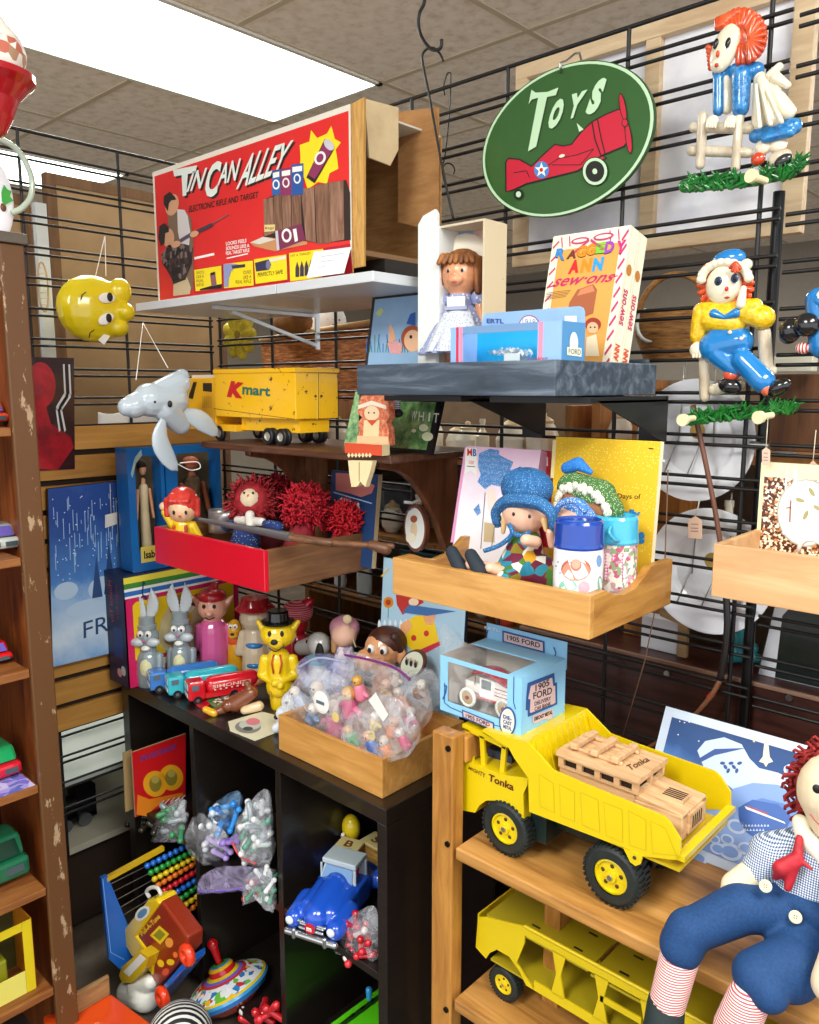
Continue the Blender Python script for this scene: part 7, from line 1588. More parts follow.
mb = MB(); f = slab(mb, a+back, a, a+up, a+back+up, .003, mt('#141c4a', .4)); f.txt(mb, 'Musical Toy', [(.42, .93), (.42, .55), (.22, .55), (.22, .93)], mt('#d8502c'), 1, 'uv'); f.txt(mb, 'music box', [(.66, .9), (.66, .6), (.54, .6), (.54, .9)], mt('#c41e5c'), 1, 'uv'); f.poly(mb, [(.35, .25), (.8, .25), (.8, .52), (.35, .52)], mt('#2c3a80'), 1, 'uv'); f.ell(mb, .75, .14, .12, .045, mt('#cfd8d0'), 1, 'uv'); f.ell(mb, .55, .11, .12, .04, mt('#e6a0b4'), 2, 'uv'); mb.build('side_panel', t)
mb = MB(); mb.ext([a+up, b+up, b+up+back, a+up+back], (0, 0, .002), mt('#1c2747', .4)); mb.ext([a+back, b+back, b+back+up, a+back+up], back.normalized()*-.003, mt('#141c4a')); mb.build('lid', t)
top_z = CT+.001+up.z+.003
for (x0, x1, yb__, ytp, lb, s_, dm, hm2) in ((-1.965, -1.82, None, 0, 'blue window box with slim doll in pale gown on the music box', 0, mt('#cdbb96', .6), mt('#2a1610', .7)), (-1.815, -1.68, None, 0, 'blue window box with dark furry figure beside the slim gown doll', 1, mottle([(.3, '#2c2014'), (.7, '#6a5234')], 60, .9), mt('#a8502c', .7))):
    ya, yb = [P(q_, 500, X=xs_-.005).y for q_ in ((129, 165.5), (167, 222))[s_]]; z0 = top_z+.0005; o_ = Vector((xs_-.005, ya, z0)); hgt = P(150, 447, X=xs_).z - z0; w_ = dirn*(yb-ya); bk_ = back.normalized()*.06; U = Vector((0, 0, hgt))
    t = thing('doll_box', lb, 'toy box', o_ + w_*.5 + bk_*.5)
    mb = MB()
    def fr4(p, q, s, r_): mb.ext([o_+w_*p+U*q, o_+w_*s+U*q, o_+w_*s+U*r_, o_+w_*p+U*r_], bk_.normalized()*.002, bx)
    fr4(0, 0, .2, 1); fr4(.9, 0, 1, 1); fr4(.2, 0, .9, .17); fr4(.2, .93, .9, 1)
    f = Face.corners(o_, o_+w_, o_+U)
    if s_ == 0: f.poly(mb, [(.24, .07), (.95, .07), (.95, .20), (.24, .20)], mt('#e0c85a'), 2, 'uv'); f.txt(mb, 'Isabelle', [(.32, .10), (.9, .10), (.9, .165), (.32, .165)], ink, 3, 'uv', bold=.03)
    f.line(mb, [(.1, .78), (.22, .9), (.4, .96)], .05, mt('#9fb8b4'), 2, 'uv') if s_ == 0 else None
    mb.build('front', t)
    shape(lambda m: m.ext([o_+bk_*.04, o_+bk_, o_+bk_+U, o_+bk_*.04+U], w_*.012, bx), 'side_panel', t); shape(lambda m: m.ext([o_+w_+bk_*.04, o_+w_+bk_, o_+w_+bk_+U, o_+w_+bk_*.04+U], -w_*.012, bx), 'side_panel', t)
    shape(lambda m: m.ext([o_+bk_, o_+w_+bk_, o_+w_+bk_+U, o_+bk_+U], bk_*.02, mt('#6a5a3a', .7, var=.2)), 'back_panel', t); shape(lambda m: m.ext([o_+bk_*.04, o_+w_+bk_*.04, o_+w_+bk_, o_+bk_], (0, 0, .002), bx), 'bottom_panel', t)
    dc_ = o_+w_*.56+bk_*.5; d = thing('fashion_doll' if s_ == 0 else 'furry_figure', ('slim doll in long pale gown inside the left blue box' if s_ == 0 else 'dark brown furry toy figure inside the right blue box'), 'doll', dc_+Vector((0, 0, .004)))
    B = lambda x, z: dc_+dirn*x+Vector((0, 0, z)); sk2 = mt('#d49a74', .4) if s_ == 0 else mt('#8a4a2c', .6); kk = hgt/.24; wd = 1 if s_ == 0 else 2.0
    shape(lambda m: (m.ell(B(0, .195*kk), (.012*wd*.8,)*2+(.015,), sk2), m.cap(B(0, .175*kk), B(0, .03), .006*wd, .012*wd, sk2), m.cap(B(-.017*wd, .155*kk), B(-.024*wd, .10*kk), .005*wd, .004*wd, sk2), m.cap(B(.017*wd, .155*kk), B(.026*wd, .10*kk), .005*wd, .004*wd, sk2)), 'body', d, remesh=.003 if s_ else .002)
    shape(lambda m: (m.cap(B(0, .16*kk), B(0, .10*kk), .012*wd, .011*wd, dm), m.cap(B(0, .11*kk), B(.002, .022), .012*wd, .016*wd, dm)), 'gown' if s_ == 0 else 'fur', d)
    shape(lambda m: m.ell(B(0, .203*kk)+bk_*.08, (.017*wd*.8, .014*wd*.8, .016), hm2), 'hair', d)
# ------------------------------------------------------------------ squeeze bottles and toys on the black cube shelf
def fr(name, lb, cat, x, y, Z=None, Y=None, off=0, turn=0, group=None):
    """a thing standing at a photo pixel, facing the shop aisle; returns thing, pixel size and a placer in pixel units"""
    p = P(x, y, Z=Z) if Z is not None else P(x, y, Y=Y)
    if Y is not None: p.z = CT+.001
    k = mpp(p); t = thing(name, lb, cat, p, group=group); a = YAW+turn
    R, B = Vector((math.cos(a), math.sin(a), 0)), Vector((-math.sin(a), math.cos(a), 0))
    return t, k, lambda x, z, y=0: p+(R*x+B*y)*k+Vector((0, 0, z*k)), Euler((0, 0, a))
vn = lambda h: mt(h, .22, coat=.6, var=.08)
gry, lgry, pnk = vn('#8d9aa0'), vn('#c3cbd0'), vn('#d8609c')
ZC = CT+.001
def rabbit(lb, x, y, g):
    t, k, v, R = fr('rabbit_bottle', lb, 'squeeze bottle', x, y, Z=ZC, group=None); t.scale = (.88,)*3
    def b(m):
        m.cap(v(0, 13), v(0, 30), 14*k, 13*k, gry); m.cap(v(0, 4), v(0, 12), 13.5*k, 14*k, gry); m.cap(v(0, 36), v(0, 44), 9*k, 9*k, gry); m.ell(v(0, 56), (13*k, 12*k, 13*k), gry, R=R)
        m.cap(v(-13, 34), v(-13, 16, -4), 4*k, 3.5*k, gry); m.cap(v(13, 34), v(13, 16, -4), 4*k, 3.5*k, gry)
    shape(b, 'body', t, remesh=.0024, smooth=1)
    shape(lambda m: m.lathe([(10.5*k, 0), (10.5*k, 4*k), (9*k, 5*k), (9*k, 14*k), (0, 14*k)], v(0, 66), gry, n=28), 'cap', t)
    for s in (-1, 1):
        def e(m):
            for i in range(9): u = i/8; m.ell(v(s*(4+5*u*(1.1-u)*2+u*2), 79+30*u), ((1+6.4*math.sin(math.pi*min(1, .18+u*.82)))*k, 2.2*k, 4.4*k), lgry, R=R, n=12)
        shape(e, 'ear', t, remesh=.002, smooth=3)
    def fc_(m):
        for s in (-1, 1): m.ell(v(s*9, 52, -9), (7.5*k, 4.5*k, 5*k), lgry, R=R); m.ell(v(s*4.5, 62, -10.5), (3.4*k, 2*k, 4*k), white, R=R); m.ell(v(s*4, 61, -12.2), (1.3*k, 1*k, 1.8*k), ink, R=R)
        m.ell(v(0, 55, -13), (1.8*k, 1.5*k, 1.5*k), pnk, R=R); m.ell(v(0, 45, -9), (5*k, 4*k, 3*k), white, R=R)
    shape(fc_, 'face', t)
    shape(lambda m: (m.ell(v(0, 22, -4.5), (9*k, 10.5*k, 17*k), dots('#e3dfae', '#b8b070', 260, .25), R=R)), 'waistcoat', t)
rabbit('grey vinyl rabbit bottle with tall ears, left one beside the yellow box', 150, 684, 'g'); rabbit('grey vinyl rabbit bottle with tall ears, right one behind the cyan lorry', 183, 679, 'g')
t, k, v, R = fr('elf_bottle', 'pink vinyl bottle figure with pointed ears and red cap behind the lorries', 'squeeze bottle', 215, 672, Z=ZC); fsh = vn('#e8a890')
shape(lambda m: (m.cap(v(0, 10), v(0, 44), 15*k, 14*k, pnk), m.cap(v(-14, 46), v(-15, 26), 4.5*k, 4*k, pnk), m.cap(v(14, 46), v(15, 26), 4.5*k, 4*k, pnk), m.cap(v(0, 2), v(0, 8), 13*k, 14*k, pnk)), 'body', t, remesh=.0024, smooth=1)
def eh(m): m.ell(v(0, 68), (15*k, 14*k, 15*k), fsh, R=R); m.cap(v(-13, 70), v(-20, 78), 4*k, 1.5*k, fsh); m.cap(v(13, 70), v(20, 78), 4*k, 1.5*k, fsh); m.cap(v(0, 52), v(0, 56), 9*k, 9*k, vn('#e0b070')); m.ell(v(0, 64, -13), (4*k, 4*k, 3*k), fsh, R=R)
shape(eh, 'head', t, remesh=.0022, smooth=1)
shape(lambda m: [m.ell(v(s*5, 71, -13.3), (1.8*k, 1*k, 2.2*k), ink, R=R) for s in (-1, 1)] and m.tube([v(-5, 60, -12.6), v(0, 58, -13.4), v(5, 60, -12.6)], .6*k, ink, 5), 'face', t)
shape(lambda m: (m.ell(v(0, 78), (14*k, 13.5*k, 9*k), vn('#b01c24'), R=R), m.cap(v(0, 82), v(4, 90), 7*k, 3*k, vn('#b01c24'))), 'cap', t, remesh=.0025, smooth=1)
t, k, v, R = fr('dog_bottle', 'slim yellow vinyl dog bottle with orange scarf between pink figures', 'squeeze bottle', 236, 672, Z=ZC); og = vn('#e0a31c')
shape(lambda m: (m.cap(v(0, 5), v(0, 30), 8.5*k, 7*k, og), m.ell(v(0, 45), (7.5*k, 7.5*k, 9.5*k), og, R=R), m.ell(v(0, 40, -6), (5*k, 5*k, 4*k), vn('#e8cf9a'), R=R)), 'body', t, remesh=.0022, smooth=1)
shape(lambda m: (m.cap(v(0, 33), v(0, 36), 7.5*k, 7.5*k, vn('#d8581c')), m.ell(v(0, 42, -10), (2*k, 1.5*k, 1.5*k), ink, R=R), m.ell(v(-2.5, 49, -7), (2.2*k, 1*k, 2.6*k), white, R=R), m.ell(v(2.5, 49, -7), (2.2*k, 1*k, 2.6*k), white, R=R), m.ell(v(2.3, 48.6, -8), (.9*k, .6*k, 1*k), ink, R=R), m.ell(v(-2.3, 48.6, -8), (.9*k, .6*k, 1*k), ink, R=R)), 'scarf_and_face', t)
t, k, v, R = fr('girl_bottle', 'pink vinyl figure in blue and cream dress behind the yellow bear', 'squeeze bottle', 257, 675, Z=ZC)
shape(lambda m: (m.cap(v(0, 8), v(0, 42), 15*k, 12*k, vn('#d9c7a8')), m.cap(v(-12, 42), v(-17, 24), 5*k, 4.5*k, fsh), m.cap(v(12, 42), v(17, 24), 5*k, 4.5*k, fsh), m.ell(v(0, 60), (15*k, 14*k, 15*k), fsh, R=R)), 'body', t, remesh=.0024, smooth=1)
shape(lambda m: (m.ell(v(0, 34, -7), (9*k, 8*k, 4*k), vn('#2f7fc0'), R=R), m.ell(v(0, 14, -8), (9*k, 8*k, 4*k), vn('#2f7fc0'), R=R)), 'blue_trim', t)
shape(lambda m: m.lathe([(17*k, 0), (20*k, 2*k), (16*k, 6*k), (13*k, 13*k), (0, 16*k)], v(0, 67), vn('#a81a24'), n=28), 'hat', t)
t, k, v, R = fr('bear_bottle', 'bright yellow vinyl bear bottle with black bowler hat and folded arms', 'squeeze bottle', 280, 707, Z=ZC); by = vn('#e9c412')
shape(lambda m: (m.cap(v(0, 3), v(0, 22), 9.5*k, 11.5*k, by), m.cap(v(0, 22), v(0, 50), 13.5*k, 12*k, by), m.cap(v(-14, 50), v(-17, 34), 5*k, 5*k, by), m.cap(v(-17, 34), v(3, 27, -12), 5*k, 4*k, by), m.cap(v(14, 50), v(17, 34), 5*k, 5*k, by), m.cap(v(17, 34), v(-2, 30, -13), 5*k, 4*k, by)), 'body', t, remesh=.0022, smooth=1)
shape(lambda m: (m.ell(v(0, 76), (18*k, 15*k, 14*k), by, R=R), m.ell(v(0, 70, -10), (8*k, 8*k, 6*k), by, R=R), m.cap(v(15, 82), v(20, 88), 4*k, 2.5*k, by), m.cap(v(-15, 82), v(-19, 88), 4*k, 2.5*k, by)), 'head', t, remesh=.0022, smooth=1)
shape(lambda m: m.lathe([(16*k, 0), (16.5*k, 2*k), (11*k, 3*k), (10.5*k, 11*k), (9*k, 12.5*k), (0, 12.5*k)], v(0, 87.5), vn('#121214'), n=28), 'bowler_hat', t)
def bf(m):
    m.ell(v(-1, 73, -18), (3.6*k, 2.6*k, 2.8*k), ink, R=R)
    for s in (-1, 1): m.ell(v(s*6, 80, -13.6), (1.8*k, 1.2*k, 3*k), ink, R=R); m.tube([v(s*3, 58, -10), v(s*5, 50, -12.5), v(s*3, 40, -14)], .9*k, mt('#c8401c'), 5)
    m.tube(curve([v(-7, 67, -16), v(0, 63.5, -17), v(8, 68, -15)]), .6*k, ink, 5)
shape(bf, 'face', t)
mb = MB(); gw, gf = glyphs('TOP CAT' if 0 else 'TOP', .02); O = v(-9, 14, -11.5); mb.add([O+(v(a*18, b*7, 0)-v(0, 0, 0)) for a, b in gw], gf, mt('#a8801c')); mb.build('raised_lettering', t)
t, k, v, R = fr('red_figure', 'red and pink striped-hat figure standing behind the yellow bear', 'figure', 297, 685, Y=1.33); rdv = vn('#b8182c')
shape(lambda m: (m.cap(v(0, 8), v(0, 44), 14*k, 12*k, rdv), m.ell(v(-2, 62), (14*k, 13*k, 14*k), fsh, R=R)), 'body', t, remesh=.0026, smooth=1)
shape(lambda m: (m.ell(v(2, 74), (16*k, 15*k, 12*k), stripes('#b8182c', '#e28a94', 60, 'Z', .4), R=R), m.cap(v(8, 78), v(14, 84), 8*k, 5*k, rdv)), 'knitted_hat', t)
t, k, v, R = fr('toy_dog', 'white vinyl dog with black ears and teal collar behind the bagged toys', 'toy dog', 318, 693, Y=1.32, turn=-.5); wv_ = vn('#cfcfca')
v_ = v; v = lambda x, z, y=0: v_(x, z+10, y)
shape(lambda m: (m.cap(v(0, 0), v(0, 22), 13*k, 9*k, wv_), m.ell(v(2, 42), (13*k, 12*k, 12*k), wv_, R=R), m.cap(v(-4, 40), v(-17, 36, -2), 10*k, 8*k, wv_)), 'body', t, remesh=.0024, smooth=2)
shape(lambda m: (m.ell(v(9, 37, -9), (5*k, 3*k, 10*k), ink, R=R), m.ell(v(-24, 39, -2), 2.6*k, ink), m.cap(v(-1, 26), v(1, 26), 9.4*k, 9.4*k, vn('#3fa88a')), m.ell(v(-6, 46, -9), (1*k, 1*k, 2*k), ink, R=R)), 'ears_nose_collar', t)
t, k, v, R = fr('cloth_doll', 'small pink cloth doll in lilac bonnet behind the bags beside white dog', 'doll', 345, 703, Y=1.33)
v2_ = v; v = lambda x, z, y=0: v2_(x, z+26, y)
shape(lambda m: (m.ell(v(0, 44), 13*k, mt('#e8b8a0', .7)), m.cap(v(0, -8), v(0, 28), 14*k, 9*k, cells(['#cfc4d4', '#e8dce0', '#a898b8'], 90))), 'body', t, noise_amp=.002, noise_scale=50)
shape(lambda m: (m.ell(v(0, 49, 5), (15*k, 13*k, 13*k), mt('#c98a9a', .7), R=R), m.cap(v(-8, 44, -4), v(-10, 30, -4), 4*k, 3*k, mt('#b88a5a'))), 'bonnet', t, noise_amp=.003, noise_scale=50)
mb = MB(); mb.ell(v(4, 62, -8), (4.5*k, 1.5*k, 4.5*k), mt('#d9c49a'), R=R); mb.cyl(v(4, 58, -8), v(12, 34, -8), .8*k, mt('#c9b48a'), n=8); tag(mb.build('wooden_stick_disc'), 'small round wooden disc on a stick in front of the pink cloth doll', 'toy')
# three plastic lorries, parked side by side
def lorry(lb, x, y, h, src=None):
    p = P(x, y, Z=ZC); rz = math.radians(70)
    if src: 
        return dup(src, p, rz, label=lb, swap={'cab': {0: vn(h)}, 'tank': {0: vn(h)}})
    t = thing('toy_lorry', lb, 'toy truck', p, rz=rz, group='plastic tanker lorries on the black cube shelf'); b = vn(h)
    shape(lambda m: (m.box((0, -.022, .008), (.040, .022, .052), b), m.box((.002, -.0225, .034), (.03, .0225, .048), b)), 'cab', t, local=True, bev=.006)
    gl_ = mt('#5a6a78', .2)
    shape(lambda m: (m.box((-.001, -.017, .034), (.002, .017, .048), mt('#aab8c0', .2)), m.box((.008, -.0235, .034), (.024, -.0215, .046), gl_), m.box((-.0012, -.014, .016), (.001, .014, .024), mt('#cfd4d8', .3))), 'windows', t, local=True)
    shape(lambda m: (m.cap((.06, 0, .034), (.15, 0, .034), .021, .021, b), m.box((.04, -.018, .010), (.16, .018, .022), b)), 'tank', t, local=True)
    for xx in (.02, .105, .135):
        for yy in (-.020, .020): shape(lambda m: (m.cyl((xx, yy-.004, .010), (xx, yy+.004, .010), .010, mt('#151517', .5)), m.cyl((xx, yy-.0045, .010), (xx, yy+.0045, .010), .004, mt('#8a8a8c', .3, .8))), 'wheel', t, local=True)
    return t
lr = lorry('red plastic toy tanker lorry with pale lettering, nearest of the three', 187, 703, '#cf1a28')
lr.scale = (1.12,)*3
f = Face.corners(Vector((.055, -.0213, .028)), Vector((.145, -.0213, .028)), Vector((.055, -.0213, .04))); f.n = Vector((0, -1, 0)); mb = MB(); f.txt(mb, 'SIMONIZE', [(0, .35), (1, .35), (1, 1.0), (0, 1.0)], mt('#e9c4b8'), 1, 'uv', bold=.02)
for i in range(7): f.ell(mb, .06+.145*i, .05, .03, .18, mt('#e9c4b8'), 1, 'uv', n=10)
lt = mb.build('lettering', lr, local=True)
l2 = lorry('turquoise plastic toy tanker lorry parked between the red and blue ones', 167, 697, '#35b8c8', lr)
for c in list(l2.children):
    if c.name.startswith('lettering'): bpy.data.objects.remove(c)
l3 = lorry('mid blue plastic toy tanker lorry, farthest left of the three', 149, 692, '#3a7fd0', l2)
# small things along the front edge
t, k, v, R = fr('toy_figure', 'small brown vinyl cowboy figure lying on its side before the yellow bear', 'figure', 242, 712, Z=ZC); bw = vn('#7d4428')
shape(lambda m: (m.cap(v(-6, 9), v(10, 20), 9*k, 7*k, bw), m.ell(v(-13, 8, -3), 6.5*k, fsh), m.cap(v(10, 20), v(6, 30), 4*k, 3.5*k, bw), m.cap(v(-14, 4), v(-24, 3, -6), 5*k, 4*k, vn('#d9a89a'))), 'body', t, remesh=.0022, smooth=1)
shape(lambda m: m.cap(v(-26, 2, -8), v(-34, 6, -8), 4*k, 3.4*k, vn('#e0a818')), 'boot', t); shape(lambda m: m.cap(v(4, 4, -5), v(18, 8, -4), 4.5*k, 5*k, vn('#dfc49a')), 'sleeve', t)
t, k, v, R = fr('toy_figure', 'tiny brown and white mouse-eared figure lying between red lorry and yellow bear', 'figure', 247, 692, Z=ZC)
shape(lambda m: (m.ell(v(2, 12), 7*k, vn('#a86a4a')), m.ell(v(-2, 10, -5), 4*k, vn('#e8e0d0')), m.cap(v(8, 10), v(22, 14, 4), 5*k, 4*k, vn('#c8201c')), m.cap(v(-10, 5), v(-2, 5), 4*k, 4*k, vn('#c8a82a'))), 'body', t, remesh=.0022)
mb = MB(); p0, k = P(222, 704, Z=ZC), .0024
q = [P(x, y, Z=ZC) for x, y in ((207, 702), (236, 688), (243, 694), (216, 710))]; mb.ext(q, (0, 0, .004), vn('#2f8a4a')); f = Face((0, 0, ZC+.004), (0, 0, 1)); f.poly(mb, [(212, 701), (232, 691), (237, 694), (218, 705)], cells(['#e6dcc4', '#5a4a3a', '#a8b08a'], 120)); tag(mb.build('picture_block'), 'flat green-edged picture block lying in front of the red lorry', 'toy')
mb = MB(); q = [P(x, y, Z=ZC) for x, y in ((196, 706), (232, 682), (237, 687), (203, 710))]; mb.ext(q, (0, 0, .003), vn('#c8182a')); tag(mb.build('red_strip'), 'flat red plastic strip lying beside the red lorry', 'toy')
mb = MB(); q = [P(x, y, Z=ZC) for x, y in ((228, 722), (262, 712), (277, 716), (276, 733), (255, 741), (230, 731))]; mb.ext(q, (0, 0, .0015), mt('#e3ddc0', .5)); f = Face((0, 0, ZC+.0015), (0, 0, 1)); f.ell(mb, 248, 727, 13, 6.5, mt('#8a8a84'), 1); f.ell(mb, 250, 725, 11, 5, mt('#c9d0c4'), 2); f.ell(mb, 253, 722, 7, 3.6, mt('#e08090'), 3); f.ell(mb, 248, 729, 5, 2, mt('#4a4a4c'), 3); tag(mb.build('flower_card'), 'white card with pink flower lying flat on the shelf before the bagged toys', 'card')
# big-eared doll head, board, oval badge
t, k, v, R = fr('vinyl_doll', 'vinyl doll with brown hair and big pink ear behind the bags', 'doll', 384, 725, Y=1.30, turn=-.3); fs2 = vn('#dfa070'); v3_ = v; v = lambda x, z, y=0: v3_(x, z+57, y)
shape(lambda m: (m.cap(v(0, -48), v(0, 5), 12*k, 12*k, fs2), m.ell(v(0, 22), (19*k, 18*k, 19*k), fs2, R=R), m.ell(v(-14, 10, -6), (14*k, 12*k, 12*k), fs2, R=R), m.ell(v(20, 16, -3), (5*k, 4*k, 9*k), fsh, R=R)), 'head', t, remesh=.0025, smooth=2)
shape(lambda m: (m.ell(v(3, 29, 3), (20*k, 18*k, 15*k), mottle([(.3, '#2c130a'), (.7, '#5a2c18')], 50, .5), R=R), m.cap(v(14, 36, -6), v(18, 24, -4), 6*k, 4*k, mt('#3a1a0e', .5))), 'hair', t, noise_amp=.002, noise_scale=60)
shape(lambda m: [(m.ell(v(x, 26, -18+y), (4*k, 2*k, 4.6*k), white, R=R), m.ell(v(x-1, 25, -20+y), (2*k, 1*k, 2.6*k), ink, R=R)) for x, y in ((-7, 1), (6, .5))] and m.tube([v(-14, 3, -17), v(-10, 0, -18), v(-4, 1, -18)], .7*k, ink, 5), 'face', t)
gp = lambda x, y: (360+x/4.45, 490+y/4.45)
mb = MB(); a, b = P(376, 692, Y=1.32), P(463, 700, Y=1.32); tl = P(378, 556, Y=1.35); a.z = b.z = ZC; up = Vector((0, .03, tl.z-ZC)); b.x = P(463, 620, Y=1.335).x; f = slab(mb, a, b, b+up, a+up, .01, mt('#a9cbe0', .5), mt('#1d2a3a'))
f.poly(mb, [gp(185,600), gp(245,560), gp(300,555), gp(330,580), gp(355,685), gp(265,730), gp(215,700)], mt('#f0c81c'), 1); f.poly(mb, [gp(265,712), gp(355,672), gp(360,690), gp(275,735)], mt('#c8304a'), 2); f.poly(mb, [gp(180,600), gp(215,575), gp(235,600), gp(200,655), gp(180,640)], gingham('#f4e0b0', '#d8581c', '#e8a060', 200), 2); f.poly(mb, [gp(280,560), gp(340,548), gp(325,600), gp(295,600)], gingham('#f4e0b0', '#d8581c', '#e8a060', 200), 2)
f.poly(mb, [gp(160,465), gp(275,480), gp(285,500), gp(190,555), gp(165,510)], mt('#b8302a'), 2); f.poly(mb, [gp(190,545), gp(220,510), gp(430,540), gp(300,560)], mt('#3f6fa8'), 3); f.ell(mb, *gp(240, 498), 5, 4, mt('#f0d0b0'), 3); f.ell(mb, *gp(127, 500), 5, 5.5, mt('#d8841c'), 2); f.ell(mb, *gp(127, 500), 2.6, 3, mt('#a83a1c'), 3); f.line(mb, [gp(127, 525), gp(125, 570)], .7, mt('#5a8a4a'), 2)
for (x, y) in ((240, 658), (296, 638)): f.ell(mb, *gp(x, y), 2.6, 3, mt('#c8302a'), 2)
for i in range(6): f.poly(mb, [gp(80+24*i, 620), gp(80+24*i, 590), gp(86+24*i, 575), gp(92+24*i, 590), gp(92+24*i, 620)], mt('#e6eef2'), 1)
f.line(mb, [gp(95, 385), gp(130, 350)], 1.5, mt('#e0b83a'), 2); tag(mb.build('picture_board'), 'light blue board with yellow-dressed child picture standing behind the bagged toys', 'picture')
mb = MB(); c = P(412, 664, Y=1.27); k = mpp(c); el_ = [(c.x+15*k*math.cos(2*math.pi*i/28), 1.27+.02*math.sin(2*math.pi*i/28), c.z+12*k*math.sin(2*math.pi*i/28)) for i in range(28)]; mb.ext(el_, (0, .008, 0), mt('#5a3020')); f = Face(el_[0], Vector(el_[7])-Vector(el_[0])); mb.ext([(x*1, y-.001, z) for x, y, z in [(c.x+(p[0]-c.x)*.88, 1.27+(p[1]-1.27)*.88, c.z+(p[2]-c.z)*.88) for p in el_]], (0, .0005, 0), mt('#d8dcc8'))
for i in range(3): p = c+Vector(((-6+6*i)*k, -.004, 1*k)); mb.ell(p, (1.8*k, .001, 3.6*k), mt('#2a2c30')); mb.ell(p+Vector((0, 0, 4*k)), (1.4*k, .001, 1.6*k), mt('#c99a7a'))
tag(mb.build('oval_badge'), 'oval badge with three small dark figures behind the bagged toys', 'badge')

# ------------------------------------------------------------------ bags of small toys in the golden tray
def bag(lb, pts, Y, dy, mat=None, seal=None, cat='bag', noise_=.008, name='plastic_bag', grp=None):
    """crumpled pillow of clear film with an outline through photo pixels"""
    cx = sum(p[0] for p in pts)/len(pts); cyy = sum(p[1] for p in pts)/len(pts); c = P(cx, cyy, Y=Y); t = thing(name, lb, cat, P(cx, max(p[1] for p in pts), Y=Y))
    rim = curve([P(x, y, Y=Y) for x, y in pts+[pts[0]]], 4)[:-1]; n = len(rim)
    mb = MB(); mt_ = mat or film('#f4f7ff', .2, .06, .8, 22); rn = random.Random(len(lb))
    for s in (-1, 1):
        vs = [c+(r-c)*u+Vector((0, s*dy*math.sqrt(max(0, 1-u*u))*1.0, 0))+noise.noise_vector((r+c*u)*26+Vector((0, s, 0)))*noise_*(1 if u < .98 else .4) for u in (0.02, .3, .55, .78, .92, 1) for r in rim]
        mb.add(vs, [(i*n+j, i*n+(j+1) % n, (i+1)*n+(j+1) % n, (i+1)*n+j) for i in range(5) for j in range(n)], mt_, True)
    mb.build('film', t)
    if seal: shape(lambda m: m.tube(curve([P(x, y, Y=Y-dy*.5) for x, y in seal[0]]), .0028, mt(seal[1], .3), 6), 'zip_seal', t)
    return t
def bits(Y, items):
    for i, (x, y, r, h, nm, lb) in enumerate(items):
        p = P(x, y, Y=Y+.004*(i % 3)); k = mpp(p)*r*1.3; rn = random.Random(i*7+int(x)); mm = vn(h); h2 = vn(rn.choice(['#e8b898', '#f0e8dc', '#d8a24a', '#e0d4c8']))
        t = thing(nm, lb, 'toy', p-Vector((0, 0, k)))
        a = rn.uniform(-.7, .7); d = Vector((math.sin(a)*.8, -.2, math.cos(a)))
        shape(lambda m: (m.cap(p-d*k*.5, p+d*k*.2, k*.62, k*.5, mm), m.cap(p, p+Vector((k*.9*math.cos(a), 0, -k*.3)), k*.25, k*.2, mm), m.cap(p, p-Vector((k*.9*math.cos(a), 0, k*.2)), k*.25, k*.2, mm)), 'body', t)
        shape(lambda m: (m.ell(p+d*k*.85, k*.5, h2), m.ell(p+d*k*.85+Vector((-.12*k, -.45*k, 0)), k*.08, ink), m.ell(p+d*k*.85+Vector((.15*k, -.45*k, 0)), k*.08, ink)), 'head', t)
bits(1.12, [(322,698,11,'#dfe2e6','toy_figure','white round toy in left bag in the golden tray'),(312,715,9,'#4f8ac8','toy_figure','blue toy at the bottom of left bag in the golden tray'),(335,722,14,'#e58aa8','toy_figure','large pink toy in left bag in the golden tray'),(350,705,12,'#e06a94','toy_figure','pink long-eared toy in the middle of the golden tray'),(360,690,9,'#e8829e','toy_figure','small rose toy above the pink long-eared one'),(300,700,9,'#b9c4dc','toy_figure','pale blue toy at the left of the golden tray')])
bits(1.085, [(352,738,8,'#3fae4a','toy_figure','green and yellow curled toy at the front of the golden tray'),(372,745,9,'#3f6fc8','toy_figure','little blonde figure in blue in the front bag'),(393,728,9,'#e07a1c','toy_figure','orange toy in the upper part of the front bag'),(387,750,9,'#e8842a','toy_figure','orange and white toy at the bottom of the front bag'),(404,740,8,'#d8527a','toy_figure','rose toy at the right side of the front bag'),(375,722,7,'#e0c23a','toy_figure','yellow toy high in the front bag')])
bits(1.2, [(385,690,8,'#c9a05a','toy_figure','tan toy in the rear bag with purple seal'),(402,700,8,'#cf8a6a','toy_figure','brown toy in the rear bag with purple seal'),(410,718,8,'#c8406a','toy_figure','crimson toy right of the front bag'),(420,690,8,'#9a6a4a','toy_figure','brown toy in the far right bag'),(396,678,7,'#d8c8b8','toy_figure','pale toy under the purple bag seal')])
t = bag('clear zip bag with pink and white toys, left in the golden tray', [(290,735),(286,700),(300,675),(318,668),(345,680),(352,712),(345,738),(318,742)], 1.10, .035)
bag('clear bag of little figures with white label, front of the golden tray', [(340,752),(345,722),(365,700),(390,695),(412,712),(420,735),(405,758),(370,764)], 1.065, .022)
bag('clear zip bag with bright purple seal, rear of the golden tray', [(350,700),(335,665),(352,652),(400,668),(425,685),(432,715),(410,735),(372,715)], 1.19, .03, seal=(((345, 655), (370, 660), (395, 668), (410, 680)), '#8a2f8a'))
bag('bluish clear zip bag bulging up at the back left of the golden tray', [(308,690),(296,668),(310,655),(335,655),(352,668),(350,690),(330,698)], 1.2, .03, film('#c0ccff', .26, .12, .6, 16), seal=(((298, 668), (318, 658), (345, 662)), '#b9c2ea'))
